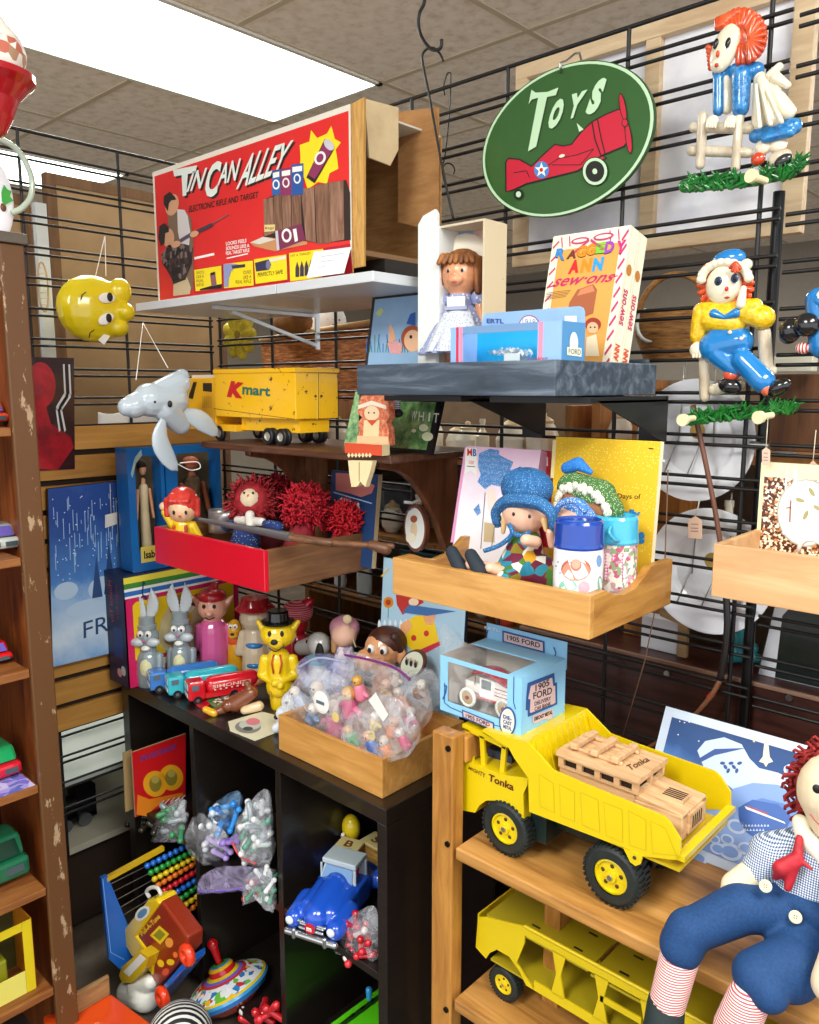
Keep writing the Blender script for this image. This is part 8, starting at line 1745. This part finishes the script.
bag('clear bag with white paper label leaning at the right behind the tray', [(398,700),(402,676),(425,668),(440,682),(438,704),(418,716)], 1.25, .02)
bag('stiff clear plastic bag standing behind the light blue car box', [(441,690),(440,632),(448,627),(462,640),(478,650),(470,668),(455,690)], 1.18, .012, film('#ffffff', .22, .08, .6, 14))
for (x, y, Yl, a_, lb) in ((378, 706, 1.045, -.5, 'white paper label on the front bag of little figures'), (420, 694, 1.23, -.3, 'white paper label in the far right bag')):
    mb = MB(); k = mpp(P(x, y, Y=Yl)); c = P(x, y, Y=Yl); mb.ext([c+Vector((px_*k*math.cos(a_)-py_*k*math.sin(a_), -.002*px_/10, px_*k*math.sin(a_)+py_*k*math.cos(a_))) for px_, py_ in ((-14, -6), (14, -8), (16, 4), (-10, 9))], (0, .0006, 0), paper); tag(mb.build('paper_label'), lb, 'label')
for x, y in ((336, 719), (372, 737)):
    mb = MB(); c = P(x, y-2, Y=1.052); mb.lathe([(0, 0), (.010, 0), (.0105, .002), (0, .0025)], c, mt('#e2c87a', .3), R=Euler((math.pi/2, 0, 0))); tag(mb.build('round_button'), ('gold' if x < 350 else 'second gold') + ' round button badge on the pink toys' + (' at the left' if x < 350 else ' in front bag'), 'badge')
mb = MB(); c = P(322, 702, Y=1.06); k = mpp(c); mb.lathe([(0, 0), (11*k, 0), (11.5*k, .003), (8*k, .005), (0, .004)], c, white, R=Euler((math.pi/2, 0, 0))); mb.box((c.x-6*k, c.y-.0055, c.z-1.6*k), (c.x+6*k, c.y-.004, c.z+1.6*k), mt('#5a6a78')); tag(mb.build('white_disc'), 'white plastic disc with dark slot in the left bag', 'badge')
t, k, v, R = fr('plush_dog', 'small white plush dog with black nose leaning on the golden tray', 'plush toy', 291, 728, Z=ZC); pw = mottle([(.3, '#c4cad2'), (.7, '#eef0f4')], 90, .9)
shape(lambda m: (m.cap(v(-6, 8), v(6, 14), 9*k, 10*k, pw), m.ell(v(4, 28), (13*k, 12*k, 11*k), pw, R=R), m.ell(v(-6, 18, -6), (8*k, 8*k, 7*k), pw, R=R), m.cap(v(14, 30), v(16, 16), 4*k, 4*k, pw)), 'body', t, remesh=.0025, smooth=2, noise_amp=.001, noise_scale=120)
shape(lambda m: m.ell(v(-13, 15, -8), 2.6*k, ink), 'nose', t); shape(lambda m: m.ell(v(-2, 31, -11), 1.4*k, ink), 'eye', t)
mb = MB(); mb.ell(P(277, 728, Z=ZC+.012), .012, mt('#dfe6ee', .3)); tag(mb.build('white_ball'), 'small white ball on the shelf at the left of the golden tray', 'ball')
# ------------------------------------------------------------------ inside the cubes
# red card pack, upper left cube
a, b = P(130, 812, Z=S1+.001), P(182, 800, Z=S1+.001); X_ = -1.93
gq = lambda x, y: (110+x/4.55, 720+y/4.55)
q = [P(*gq(108, 448), X=X_), P(*gq(345, 380), X=X_), P(*gq(345, 62), X=X_), P(*gq(100, 148), X=X_)]; q[0].z = q[1].z = S1+.002; q[0].y = q[3].y
mb = MB(); f = slab(mb, *q, .006, mt('#d41a20', .35, coat=.4), mt('#c9b48a')); f.txt(mb, 'MUSICBABY', [gq(138, 190), gq(305, 130), gq(305, 105), gq(138, 165)], mt('#6a3a8a'), 2, bold=.03)
for (x, y) in ((205, 290), (278, 262)):
    f.ell(mb, *gq(x, y), 12, 13, mt('#f0a81c'), 2); f.ell(mb, *gq(x, y), 6, 8, mt('#8a7a2a'), 3); f.ell(mb, *gq(x, y-20), 4, 4, mt('#b8a24a'), 4)
f.poly(mb, [gq(125,340), gq(180,360), gq(330,330), gq(345,380), gq(180,440), gq(120,430)], mt('#f08a1c'), 2); f.poly(mb, [gq(190,410), gq(240,370), gq(335,345), gq(335,400), gq(200,440)], mt('#d0141c'), 3)
for i in range(5): f.line(mb, [gq(225+24*i, 385-6*i), gq(245+24*i, 365-6*i)], .9, white, 4)
tag(mb.build('toy_card_pack'), 'bright red card pack with yellow round pictures in upper left cube', 'toy pack')
mb = MB(); q = [P(*gq(72, 440), X=-1.975), P(*gq(110, 440), X=-1.975), P(*gq(100, 135), X=-1.975), P(*gq(60, 150), X=-1.975)]; q[0].z = q[1].z = S1+.002; slab(mb, *q, .004, mt('#b89a68', .7)); tag(mb.build('brown_card'), 'plain brown card standing behind the red card pack', 'card')
def clutter(n, x0, x1, y0, y1, Y, cols, seed, nm, lb, r=7):
    rn = random.Random(seed); mb = MB()
    for i in range(n):
        p = P(rn.uniform(x0, x1), rn.uniform(y0, y1), Y=Y+rn.uniform(-.02, .02)); k = mpp(p)*r; d = Vector((rn.uniform(-1, 1), rn.uniform(-1, 1), rn.uniform(-1, 1))).normalized(); c_ = vn(rn.choice(cols))
        mb.cap(p-d*k, p+d*k, k*.45, k*.3, c_, n=8); mb.ell(p+d*k*1.1, k*.5, c_, n=8)
    return tag(mb.build(nm), lb, 'toy pieces', kind='stuff')
clutter(9, 135, 156, 812, 828, 1.04, ['#1c1c1a', '#2c2a22', '#3a3424'], 1, 'black_toy_pieces', 'dark little toy pieces lying before the red card pack')
clutter(14, 160, 182, 806, 836, 1.035, ['#dfe6ea', '#c9d4d8', '#3a8a5a', '#8a98a0'], 2, 'toy_pieces', 'grey and green toy pieces in the bag in upper left cube')
bag('clear bag of pale toy pieces at the front of the upper left cube', [(153,843),(158,815),(170,803),(184,800),(184,838),(168,842)], 1.03, .02)
clutter(22, 198, 222, 812, 852, 1.05, ['#cfdce6', '#8a98a8', '#f0f2f4', '#5a6470'], 3, 'toy_pieces', 'silver and white pieces in the left bag of middle cube', 7); clutter(9, 214, 238, 806, 828, 1.06, ['#1f8ae0', '#2f9af0', '#1a6ac0'], 4, 'blue_toy_pieces', 'bright blue pieces in the upper bag of middle cube')
clutter(30, 240, 266, 806, 856, 1.05, ['#e6ecea', '#c9d4cc', '#3a9a7a', '#9aa8b0', '#f4f4f4'], 5, 'toy_pieces', 'white and green pieces in the big right bag of middle cube', 7); clutter(24, 248, 272, 872, 898, 1.02, ['#5a6468', '#c9d0d0', '#b03a2a', '#3a8a6a', '#e6e6e6'], 6, 'toy_pieces', 'grey and red pieces in the lowest bag of middle cube', 6)
clutter(7, 214, 232, 838, 858, 1.04, ['#9a7ad0', '#7a5ab8', '#b8a0e0'], 7, 'purple_toy_pieces', 'lilac pieces in the middle cube between the bags')
bag('crinkled clear bag with grey pieces, left in the middle cube', [(187,832),(197,812),(212,822),(226,834),(228,850),(214,864),(200,862),(190,848)], 1.03, .022)
bag('clear blue tinted bag leaning at the upper middle of the middle cube', [(205,828),(212,806),(232,792),(241,794),(238,815),(226,832)], 1.055, .018, film('#9fd0ff', .24, .1, .6, 16))
bag('large clear zip bag with red edge, right in the middle cube', [(232,842),(238,820),(252,800),(268,790),(271,830),(270,864),(250,864)], 1.035, .025, seal=(((232, 842), (240, 856), (256, 864)), '#d8404a'))
bag('flat clear bag with violet zip hanging over the middle cube shelf edge', [(197,894),(199,880),(215,868),(240,866),(262,870),(258,886),(230,892)], 1.01, .012, film('#e0d4ff', .3, .1, .5, 16), seal=(((198, 892), (220, 891), (243, 888)), '#8a6ad8'))
bag('clear bag of small grey pieces hanging at the right of the middle cube', [(243,905),(246,878),(262,868),(272,872),(273,912),(264,900)], 1.005, .018)
# blue pickup
t = thing('toy_pickup', 'shiny blue vintage toy pickup truck with white roof and crates', 'toy truck', P(312, 946, Z=S1+.001), rz=.32); pb_ = vn('#1f54c8'); chm = mt('#c9ced2', .15, .9); rw = vn('#b9c6cc')
def pk(m):
    m.box((-.040, .03, .022), (.040, .095, .052), pb_); m.cap((0, .018, .045), (0, .085, .055), .024, .027, pb_); m.cap((-.022, .03, .046), (-.022, .09, .05), .018, .02, pb_); m.cap((.022, .03, .046), (.022, .09, .05), .018, .02, pb_)
    for s in (-1, 1): m.cap((s*.040, .012, .034), (s*.042, .055, .040), .017, .018, pb_); m.cap((s*.042, .055, .04), (s*.042, .075, .026), .014, .008, pb_); m.cap((s*.045, .165, .036), (s*.045, .21, .036), .018, .018, pb_)
    m.box((-.042, .09, .018), (.042, .135, .062), pb_); m.box((-.038, .135, .018), (.038, .235, .05), pb_)
shape(pk, 'body', t, local=True, remesh=.0024, smooth=3)
def cb_(m):
    m.ext([(-.036, .086, .06), (.036, .086, .06), (.031, .1, .092), (-.031, .1, .092)], (0, .004, 0), rw); m.box((-.036, .13, .06), (.036, .136, .092), rw); m.box((-.034, .094, .09), (.034, .138, .10), rw)
    for s in (-1, 1): m.box((s*.034-.002, .09, .06), (s*.034+.002, .094, .092), rw)
shape(cb_, 'cab_roof', t, local=True, bev=.003)
shape(lambda m: m.ext([(-.031, .0845, .066), (.031, .0845, .066), (.027, .0955, .088), (-.027, .0955, .088)], (0, .0005, 0), mt('#5f8ab8', .1, coat=.8)), 'windscreen', t, local=True)
def ch_(m):
    m.cap((-.046, -.004, .018), (.046, -.004, .018), .006, .006, chm); m.cap((-.022, -.002, .03), (.022, -.002, .03), .0025, .0025, chm); m.cap((-.026, 0, .04), (.026, 0, .04), .0025, .0025, chm); m.cap((-.022, .0, .036), (.022, 0, .036), .002, .002, chm)
    for s in (-1, 1): m.ell((s*.040, -.006, .040), (.0075, .004, .0075), mt('#dfe8f0', .1)); m.cap((s*.03, -.008, .014), (s*.03, -.008, .026), .004, .004, chm)
shape(ch_, 'chrome_bumper', t, local=True)
mb = MB(); mb.lathe([(0, -.002), (.0095, -.002), (.0095, .001), (0, .002)], (0, -.006, .036), vn('#c4202c'), R=Euler((math.pi/2, 0, 0))); gw, gf = glyphs('m', .04); mb.add([(-.0048+.0096*a_, -.0085, .0325+.007*b_) for a_, b_ in gw], gf, white); mb.build('grille_badge', t, local=True)
for s in (-1, 1):
    for y in (.042, .188):
        w = shape(lambda m: (m.lathe([(.010, -.006), (.016, -.006), (.0185, -.003), (.0185, .003), (.016, .006), (.010, .006)], (s*.046, y, .0185), mt('#151517', .5), R=Euler((0, math.pi/2, 0)), caps=False), m.lathe([(0, s*.004), (.010, s*.005), (.0158, s*.0062)], (s*.046, y, .0185), white, R=Euler((0, math.pi/2, 0)), caps=False), m.lathe([(0, s*.0066), (.009, s*.0064)], (s*.046, y, .0185), mt('#8a1f28', .3), R=Euler((0, math.pi/2, 0)), caps=False)), 'wheel', t, local=True)
t.scale = (1.25,)*3; WT = WM[t] @ Matrix.Scale(1.25, 4)
def crate(lb, x, y, z, rz):
    p = WT @ Vector((x, y, z)); c = thing('toy_crate', lb, 'crate', p, rz=rz); c.scale = (1.25,)*3; wd = wood('#8a5a22', '#d8b060', 'x', 30, .5)
    shape(lambda m: m.box((-.022, -.018, 0), (.022, .018, .032), wd), 'box', c, local=True, bev=.001); shape(lambda m: m.box((-.024, -.02, .032), (.024, .02, .037), mt('#dcc98a', .5)), 'lid', c, local=True, bev=.001)
    mb = MB(); gw, gf = glyphs('B' if x < 0 else 'S', .03); mb.add([(-.008+.016*a_, -.01+.02*b_, .0375) for a_, b_ in gw], gf, mt('#6a3a1c')); mb.build('stencil', c, local=True)
crate('left small wooden crate in the back of the blue pickup', -.016, .162, .055, .35); crate('right small wooden crate in the back of the blue pickup', .024, .195, .055, .0)
t2 = thing('round_figure', 'round yellow plastic figure sitting behind the crates in the blue pickup', 'figure', WT @ Vector((-.035, .205, .05))); t2.scale = (1.3,)*3
shape(lambda m: m.ell((0, 0, .045), (.019, .016, .026), vn('#e8cc1c')), 'body', t2, local=True); shape(lambda m: (m.cap((.012, -.012, .03), (.03, -.02, .035), .004, .004, white), m.cap((-.01, -.012, .03), (.0, -.02, .04), .004, .004, white)), 'arms', t2, local=True, remesh=.001)
mb = MB(); mb.ell(WT @ Vector((.014, .115, .078)), (.020, .016, .025), vn('#c8141c')); tag(mb.build('round_figure'), 'round red plastic figure at the wheel of the blue pickup', 'figure')
clutter(16, 344, 374, 922, 956, 1.05, ['#d01c2c', '#e0303a', '#f0e8e4', '#b8141c'], 8, 'red_toy_pieces', 'red and white pieces in the bag beside the blue pickup', 8)
bag('clear bag of red pieces in front of the blue pickup, right cube', [(336,953),(345,925),(358,912),(376,908),(379,955),(370,962),(350,958)], 1.045, .022)
# green toy low right, small blue thing
mb = MB(); z_ = S2+.001; q = [P(x, y, Z=z_+.03) for x, y in ((318, 1040), (385, 990), (402, 1003), (400, 1050), (340, 1060))]; mb.ext(q, (0, 0, .02), vn('#5fd81c'))
for i in range(5):
    p = q[0].lerp(q[1], .2+.15*i)+Vector((.02, .0, .02)); mb.box(p, p+Vector((.012, .05, .006)), mt('#1c3a10', .4))
tag(mb.build('green_toy', bev=.004), 'lime green plastic toy with black strips low in the right cube', 'toy')
mb = MB(); mb.cap(P(369, 998, Y=1.15), P(369, 990, Y=1.15), .006, .008, vn('#2a9ad8')); tag(mb.build('blue_peg'), 'small blue peg figure behind the lime green toy', 'toy')
# abacus
XA = -1.85; t = thing('abacus', 'toy bead abacus with blue end frame and yellow top bar in the lower left cube', 'abacus', P(130, 965, X=XA)); ga = lambda x, y: (90+x/4.095, 840+y/4.095)
blu2 = vn('#1a6ad0'); yl3 = mt('#d8b01c', .35, coat=.3)
pts = [ga(38,150), ga(62,138), ga(150,350), ga(165,480), ga(120,525), ga(70,480)]; mb = MB(); mb.ext([P(x, y, X=XA) for x, y in pts], (.012, 0, 0), blu2); f = Face(P(100, 900, X=XA+.012), (1, 0, 0)); f.line(mb, [ga(52,160), ga(85,460), ga(140,490)], .8, mt('#7ab0f0'), 1); mb.build('end_frame', t)
shape(lambda m: m.bar(P(*ga(66, 160), X=XA+.006), P(*ga(300, 32), X=XA+.006), .012, .012, yl3), 'top_bar', t)
rows = [((85,180),(385,30),225,'#1f6ad0'),((97,210),(390,62),240,'#1f9a3a'),((112,243),(392,90),255,'#e8c81c'),((125,275),(396,115),270,'#e8781c'),((140,305),(398,150),295,'#d8202c'),((200,310),(400,185),305,'#1f6ad0'),((250,330),(402,218),320,'#1f9a3a'),((270,350),(404,255),340,'#e8c81c'),((300,380),(406,290),370,'#e8781c')]
for a_, b_, bx_, h in rows:
    A, B = P(*ga(*a_), X=XA+.006), P(*ga(*b_), X=XA+.006); B = A+(B-A)*1.3; shape(lambda m: m.cyl(A, B, .0012, mt('#a8a8a4', .3, .9), n=6), 'rod', t)
    s0 = P(*ga(bx_+10, a_[1]+(b_[1]-a_[1])*(bx_+10-a_[0])/(b_[0]-a_[0])), X=XA+.006); d = (B-A).normalized(); r = .0086
    mb = MB(); mb.ell((0, 0, 0), r, vn(h), n=14); o = mb.build('bead', t, local=True); o.location = WM[t].inverted() @ s0
    for i in range(1, 8):
        c = o.copy(); COL.objects.link(c); c.parent = t; c.location = WM[t].inverted() @ (s0+d*r*2*i)
# pull toy
Yt = .90; t = thing('pull_toy', 'plastic pull-along toy with brown label, yellow top and orange wheels on the floor', 'pull toy', P(150, 1010, Y=Yt)); rd_ = mt('#8e2c12', .35, coat=.3); k = mpp(P(150, 950, Y=Yt))
def ex(pts, Y, d, m, mm): m.ext([P(*ga(*p), Y=Y) for p in pts], (0, d, 0), mm)
shape(lambda m: ex([(190,395),(290,250),(400,400),(395,460),(280,600),(240,560),(255,500)], Yt, .045, m, rd_), 'label_body', t, bev=.006)
shape(lambda m: ex([(115,385),(150,350),(235,245),(270,240),(285,262),(190,395),(262,490),(255,560),(225,520),(170,480)], Yt-.004, .053, m, vn('#e8c41c')), 'yellow_shell', t, bev=.006)
def dl(m):
    f = Face(P(150, 950, Y=Yt-.0045), (0, -1, 0)); f.ell(m, *ga(215, 300), 9, 5.5, mt('#e6e0d0'), 1, a=-.8); f.ell(m, *ga(215, 300), 6, 3.4, mt('#5a8ab0'), 2, a=-.8); f = Face(P(150, 950, Y=Yt-.0003), (0, -1, 0)); f.poly(m, [ga(245,390), ga(285,350), ga(325,385), ga(288,428)], mt('#e8c41c'), 1); f.poly(m, [ga(260,390), ga(286,364), ga(310,386), ga(287,412)], mt('#8a8a1c'), 2)
    f.txt(m, 'Pull-A-Tune', [ga(215, 395), ga(290, 318), ga(278, 300), ga(203, 378)], mt('#e8c41c'), 1, bold=.03)
    for (x, y, r, h) in ((325, 420, 5, '#e89a3c'), (275, 460, 3, '#6aa83a'), (290, 505, 4, '#e8c41c'), (330, 500, 4, '#e8c41c'), (310, 540, 4, '#d8502c'), (350, 470, 3, '#e87a2c')): f.ell(m, *ga(x, y), r, r*.8, mt(h), 1, a=x)
shape(dl, 'printed_label', t)
shape(lambda m: m.tube(curve([P(*ga(*p), Y=Yt+.03) for p in ((245,235),(232,212),(250,195),(280,200),(300,250),(318,285))]), .005, mt('#dcdcd4', .3), 8), 'handle', t)
shape(lambda m: (ex([(118,555),(130,520),(205,455),(240,480),(225,530),(170,585),(130,585)], Yt-.03, .05, m, vn('#d8b41c')), ex([(135,540),(205,468),(228,488),(160,560)], Yt-.0315, .001, m, mt('#e3e3da', .3))), 'flap', t, bev=.004)
shape(lambda m: (m.cap(P(*ga(160, 620), Y=Yt), P(*ga(230, 640), Y=Yt), 13*k, 15*k, mt('#e3e3da', .3, coat=.3)), m.cap(P(*ga(200, 600), Y=Yt), P(*ga(250, 580), Y=Yt), 12*k, 8*k, mt('#e3e3da', .3, coat=.3))), 'white_nose', t, remesh=.003, smooth=2)
shape(lambda m: ex([(205,700),(400,480),(400,510),(240,705)], Yt+.01, .05, m, blu2), 'base', t, bev=.003)
for (x, y, yy) in ((296, 643, Yt-.012), (398, 470, Yt+.0)): shape(lambda m: m.tube([P(*ga(x, y), Y=yy)+Vector((.0155*math.cos(a_), 0, .0165*math.sin(a_))) for a_ in [2*math.pi*i/24 for i in range(24)]], .0115, vn('#e8401c'), 12, closed=True), 'wheel', t)
# spinning top
Ys_ = 1.045; c = P(*ga(565, 600), Y=Ys_); t = thing('spinning_top', 'big tin humming top with coloured rings and red knob, tilted in the lower middle cube', 'spinning top', c-Vector((0, 0, .05))); k = mpp(c); R = Euler((0, -.42, 0)).to_matrix() @ Euler((.10, 0, 0)).to_matrix(); R = R.to_euler(); r = 42*k
wtn = cells(['#e3e6ea', '#c8303a', '#e9ecef', '#2f7fc0', '#dfe3e6', '#6ab83a', '#e6e9ec', '#e8b81c'], 75, .25)
prof = [(0, -r*.62), (r*.5, -r*.42), (r*.93, -r*.12), (r, 0), (r*.97, r*.06), (r*.92, r*.10), (r*.75, r*.20), (r*.56, r*.28), (r*.48, r*.31), (r*.40, r*.34), (r*.32, r*.38), (r*.30, r*.50), (r*.24, r*.56), (r*.2, r*.58), (r*.13, r*.60)]
cols = [vn('#c8402c')]*2+[vn('#3a8ad8'), vn('#3a9ad8'), vn('#e8c81c'), wtn, wtn, vn('#c83a3a'), vn('#7a6ad0'), vn('#e8c81c'), vn('#c8202c'), vn('#e8b81c'), vn('#3a8ac8'), vn('#3a9a3a')]
shape(lambda m: m.lathe(prof, c, cols, n=48, R=R, caps=False), 'tin_body', t)
ax = R.to_matrix() @ Vector((0, 0, 1)); shape(lambda m: (m.cap(c+ax*r*.6, c+ax*r*.95, r*.07, r*.10, vn('#c8141c')), m.ell(c+ax*r*1.05, r*.13, vn('#c8141c'))), 'knob', t, remesh=.002, smooth=1)
clutter(10, 248, 276, 1002, 1030, 1.03, ['#d8202c', '#e9e9e4', '#c01c24'], 9, 'red_toy_pieces', 'red and white toy pieces right of the humming top', 9)
# orange stool and striped ball in front
zq = .13; go_ = lambda x, y: (40+x/4.55, 950+y/4.55); q = [P(*go_(*p), Z=zq) for p in ((15, 300), (325, 200), (520, 345), (300, 480), (30, 420))]
t = thing('toy_chair', 'small toy chair with orange seat and plain wooden back at the bottom left', 'toy chair', (q[0]+q[2])*.5-Vector((0, 0, zq)))
shape(lambda m: m.ext(q, (0, 0, -.02), mt('#e04a10', .35, coat=.4)), 'seat', t, bev=.004); b0, b1 = P(*go_(110, 330), Z=zq+.0005), P(*go_(320, 205), Z=zq+.0005); tp_ = P(*go_(82, 215), Y=b0.y).z
shape(lambda m: m.ext([b0, b1, b1+Vector((0, 0, (tp_-zq)*.95)), b0+Vector((0, 0, tp_-zq))], (-.014, .004, 0), wood('#7a5a38', '#b8905c', 'y', 9, .6)), 'backrest', t, bev=.003)
for j in (0, 1, 2, 4): shape(lambda m: (lambda e: m.box((e.x-.008, e.y-.008, .0), (e.x+.008, e.y+.008, zq-.021), wood('#7a5a38', '#b8905c', 'z', 9, .6)))(q[j].lerp((q[0]+q[2])*.5, .2)), 'leg', t)
mb = MB(); c = P(180, 1036, Y=.86); mb.ell(c, 32*mpp(c), stripes('#e4e4de', '#1a1a1c', 26, 'X', .5, .45, (0, .4, .5)), n=32); tag(mb.build('striped_ball'), 'white ball with black stripes at the bottom edge before the humming top', 'ball')

# ------------------------------------------------------------------ bookcase toys at the left edge
def vehicle(lb, x, y, zi, L, W, Hh, h, roofh, glass='#6a5ab0'):
    p = P(x, y, X=XF-.06); p.z = BZ[zi]+.001; t = thing('toy_car', lb, 'toy car', p, rz=0); b = vn(h)
    shape(lambda m: (m.box((-L, -W, .008), (0, W*.0+W*.9, Hh*.55), b), m.ext([(-L*.9, -W, Hh*.55), (-L*.12, -W, Hh*.55), (-L*.3, -W, Hh), (-L*.85, -W, Hh)], (0, W*1.85, 0), vn(roofh))), 'body', t, local=True, bev=.008)
    shape(lambda m: (m.ext([(-L*.125, -W*.8, Hh*.6), (-L*.125, W*.7, Hh*.6), (-L*.26, W*.65, Hh*.93), (-L*.26, -W*.75, Hh*.93)], (.003, 0, .001), mt(glass, .15)), m.box((.0005, W*.2, Hh*.25), (.003, W*.7, Hh*.42), mt('#4a5a60', .3)), m.box((.0005, -W*.5, Hh*.25), (.003, -.002, Hh*.42), mt('#4a5a60', .3))), 'windscreen', t, local=True)
    for xx in (-L*.8, -L*.18):
        for yy in (-W*.95, W*.85): shape(lambda m: m.cyl((xx, yy-.004, .010), (xx, yy+.004, .010), .010, mt('#151517', .5)), 'wheel', t, local=True)
vehicle('white toy camper van with violet windscreen on the second bookcase shelf', 1, 545, 1, .11, .048, .058, '#c9cfc8', '#9aa8a0')
vehicle('small bright red toy car on the third bookcase shelf', -8, 655, 2, .10, .05, .045, '#d8141c', '#c01018')
vehicle('red toy car with green bonnet on a violet mat in the bookcase', 0, 775, 3, .12, .055, .065, '#d81a30', '#1f9a5a', '#1f9a5a')
vehicle('dark green toy truck on the fifth bookcase shelf', 0, 880, 4, .13, .075, .095, '#1c6a4a', '#1f7a54', '#0f3a2a')
vehicle('orange-red toy car on the top bookcase shelf', -12, 420, 0, .10, .05, .05, '#e0401c', '#e86a3c')
mb = MB(); y1 = P(34, 775, X=XF).y; mb.box((XF-.16, y1-.14, BZ[3]+.0002), (XF+.002, y1, BZ[3]+.0012), cells(['#7a6ad0', '#a89ae0', '#5a6ab8', '#c9c0ec'], 60)); tag(mb.build('violet_mat'), 'violet patterned paper mat under the red and green toy car', 'mat')
p = P(0, 1010, X=XF-.02); yr_ = P(34, 960, X=XF-.02).y; z0 = BZ[5]+.001; z1_ = P(28, 920, X=XF-.02).z
t = thing('toy_box', 'yellow window box with olive toy vehicle on the lowest bookcase shelf', 'toy box', (XF-.07, yr_-.1, z0)); yb3 = mt('#e0c81c', .4); 
shape(lambda m: (m.box((XF-.022, yr_-.02, z0), (XF-.02, yr_, z1_), yb3), m.box((XF-.022, yr_-.25, z0), (XF-.02, yr_-.0205, z0+.055), mt('#e6dc6a', .4)), m.box((XF-.022, yr_-.25, z1_-.02), (XF-.02, yr_-.0205, z1_), yb3)), 'front', t)
shape(lambda m: m.box((XF-.13, yr_-.0, z0), (XF-.0225, yr_+.002, z1_), mt('#e08a1c', .4)), 'side_panel', t); shape(lambda m: m.box((XF-.13, yr_-.25, z0), (XF-.128, yr_-.001, z1_), mt('#4a4a1c', .6)), 'back_panel', t)
shape(lambda m: (m.box((XF-.11, yr_-.22, z0+.03), (XF-.04, yr_-.05, z0+.09), vn('#8a8a1c')), m.box((XF-.10, yr_-.16, z0+.09), (XF-.05, yr_-.07, z0+.12), vn('#7a7a18'))), 'toy_inside', t, bev=.004)
f = Face((XF-.0195, yr_, z0), (1, 0, 0)); mb = MB(); f.txt(mb, 'DIE-CAST METAL', [(5, 1013), (25, 1008), (25, 1001), (5, 1006)], ink, 1, bold=.02); mb.build('lettering', t)
# ------------------------------------------------------------------ crockery and odds behind the right grid
jar = thing('ceramic_jar', 'cream ceramic jar on the shelving behind the right grid', 'jar', (0, 0, 0), group='cream crockery on the shelving behind the right grid')
shape(lambda m: m.lathe([(.02, 0), (.034, .02), (.036, .05), (.026, .075), (.022, .08)], (0, 0, 0), mt('#e2dccb', .3, coat=.4, var=.1), n=20), 'body', jar, local=True); shape(lambda m: m.lathe([(.024, .08), (.024, .085), (.008, .095), (.008, .1), (0, .104)], (0, 0, 0), mt('#c9b48a', .4), n=16), 'lid', jar, local=True)
spots = [(-1.84, 1.16), (-1.62, 1.16), (-1.30, 1.178), (-1.22, 1.178), (-1.14, 1.178), (-1.88, 1.418), (-1.70, 1.418), (-1.48, 1.418), (-1.40, 1.418), (-1.32, 1.418), (-1.20, 1.418), (-1.12, 1.418), (-.88, 1.468), (-.80, 1.468), (-.72, 1.468), (-.84, 1.238), (-.70, 1.238), (-.55, 1.238), (-1.52, .978), (-1.42, .978), (-1.3, .978), (-1.66, .758), (-1.5, .758), (-1.36, .758), (-1.2, .758), (-1.08, .758)]
for i, (x, z) in enumerate(spots):
    zz_ = min([s for s in ((.118, .438, .758, .978, 1.178, 1.418) if x < -.97 else (.118, .468, .798, .938, 1.238, 1.468))], key=lambda s: abs(s-z))
    loc = (x, 1.66+.05*(i % 3)/2, zz_+.0005)
    if i == 0: jar.location = loc; WM[jar] = Matrix.Translation(loc)
    else: dup(jar, loc, i, scale=.8+.13*(i % 4))
for i, (x, z, w, h, c_, lb) in enumerate(((-1.78, 1.178, .14, .13, '#8f9aa8', 'grey-blue box behind the grid above the bagged toys'), (-1.56, .978, .16, .14, '#3f8a8a', 'teal box behind the grid over the yellow bear'), (-1.40, 1.178, .10, .12, '#22262a', 'black box behind the grid beside the oval plaque'), (-1.05, 1.178, .10, .15, '#1d1f24', 'black tray box behind the grid left of the puzzle box'), (-.84, 1.468, .18, .07, '#c8402c', 'red patterned box behind the grid over the yellow book'), (-1.12, .978, .14, .1, '#c9c4b4', 'pale box behind the grid under the pine tray'), (-1.66, 1.418, .1, .09, '#b0a58a', 'tan box behind the grid under the lorry shelf'))):
    mb = MB(); zs2 = min(((.118, .438, .758, .978, 1.178, 1.418) if x < -.97 else (.118, .468, .798, .938, 1.238, 1.468)), key=lambda s: abs(s-z))+.0005; mb.box((x-w/2, 1.74, zs2), (x+w/2, 1.86, zs2+h), mt(c_, .5, var=.15)); tag(mb.build('storage_box', bev=.003), lb, 'box')

bot = thing('glass_bottle', 'little bottle with pale stopper on the shelving behind the right grid', 'bottle', (0, 0, 0), group='little bottles on the shelving behind the right grid')
shape(lambda m: m.lathe([(.018, 0), (.022, .01), (.022, .07), (.008, .09), (.008, .11)], (0, 0, 0), mt('#9fb8b4', .15, coat=.5), n=16), 'body', bot, local=True); shape(lambda m: m.cyl((0, 0, .11), (0, 0, .122), .009, mt('#d8d0bc', .4), n=12), 'stopper', bot, local=True)
bc = ['#cfd6d2', '#b8402c', '#e6dcc0', '#3f7a8a', '#d8b04a', '#e9ecec']
bs = [(-1.78+.0, 1.178), (-1.72, 1.178), (-1.48, 1.178), (-1.08, 1.178), (-1.92, .978), (-1.84, .978), (-1.70, .978), (-1.20, .978), (-1.10, .978), (-1.80, .758), (-1.58, .758), (-1.43, .758), (-.86, 1.238), (-.78, 1.238), (-.62, 1.238), (-.5, 1.238), (-.86, .938), (-.62, 1.468), (-.52, 1.468), (-1.56, 1.418), (-1.26, 1.418)]
for i, (x, z) in enumerate(bs):
    loc = (x, 1.645+.03*(i % 2), z+.0005)
    if i == 0: bot.location = loc; WM[bot] = Matrix.Translation(loc)
    else: dup(bot, loc, 0, scale=.85+.12*(i % 4), swap={'body': {0: mt(bc[i % 6], .2, coat=.5)}})
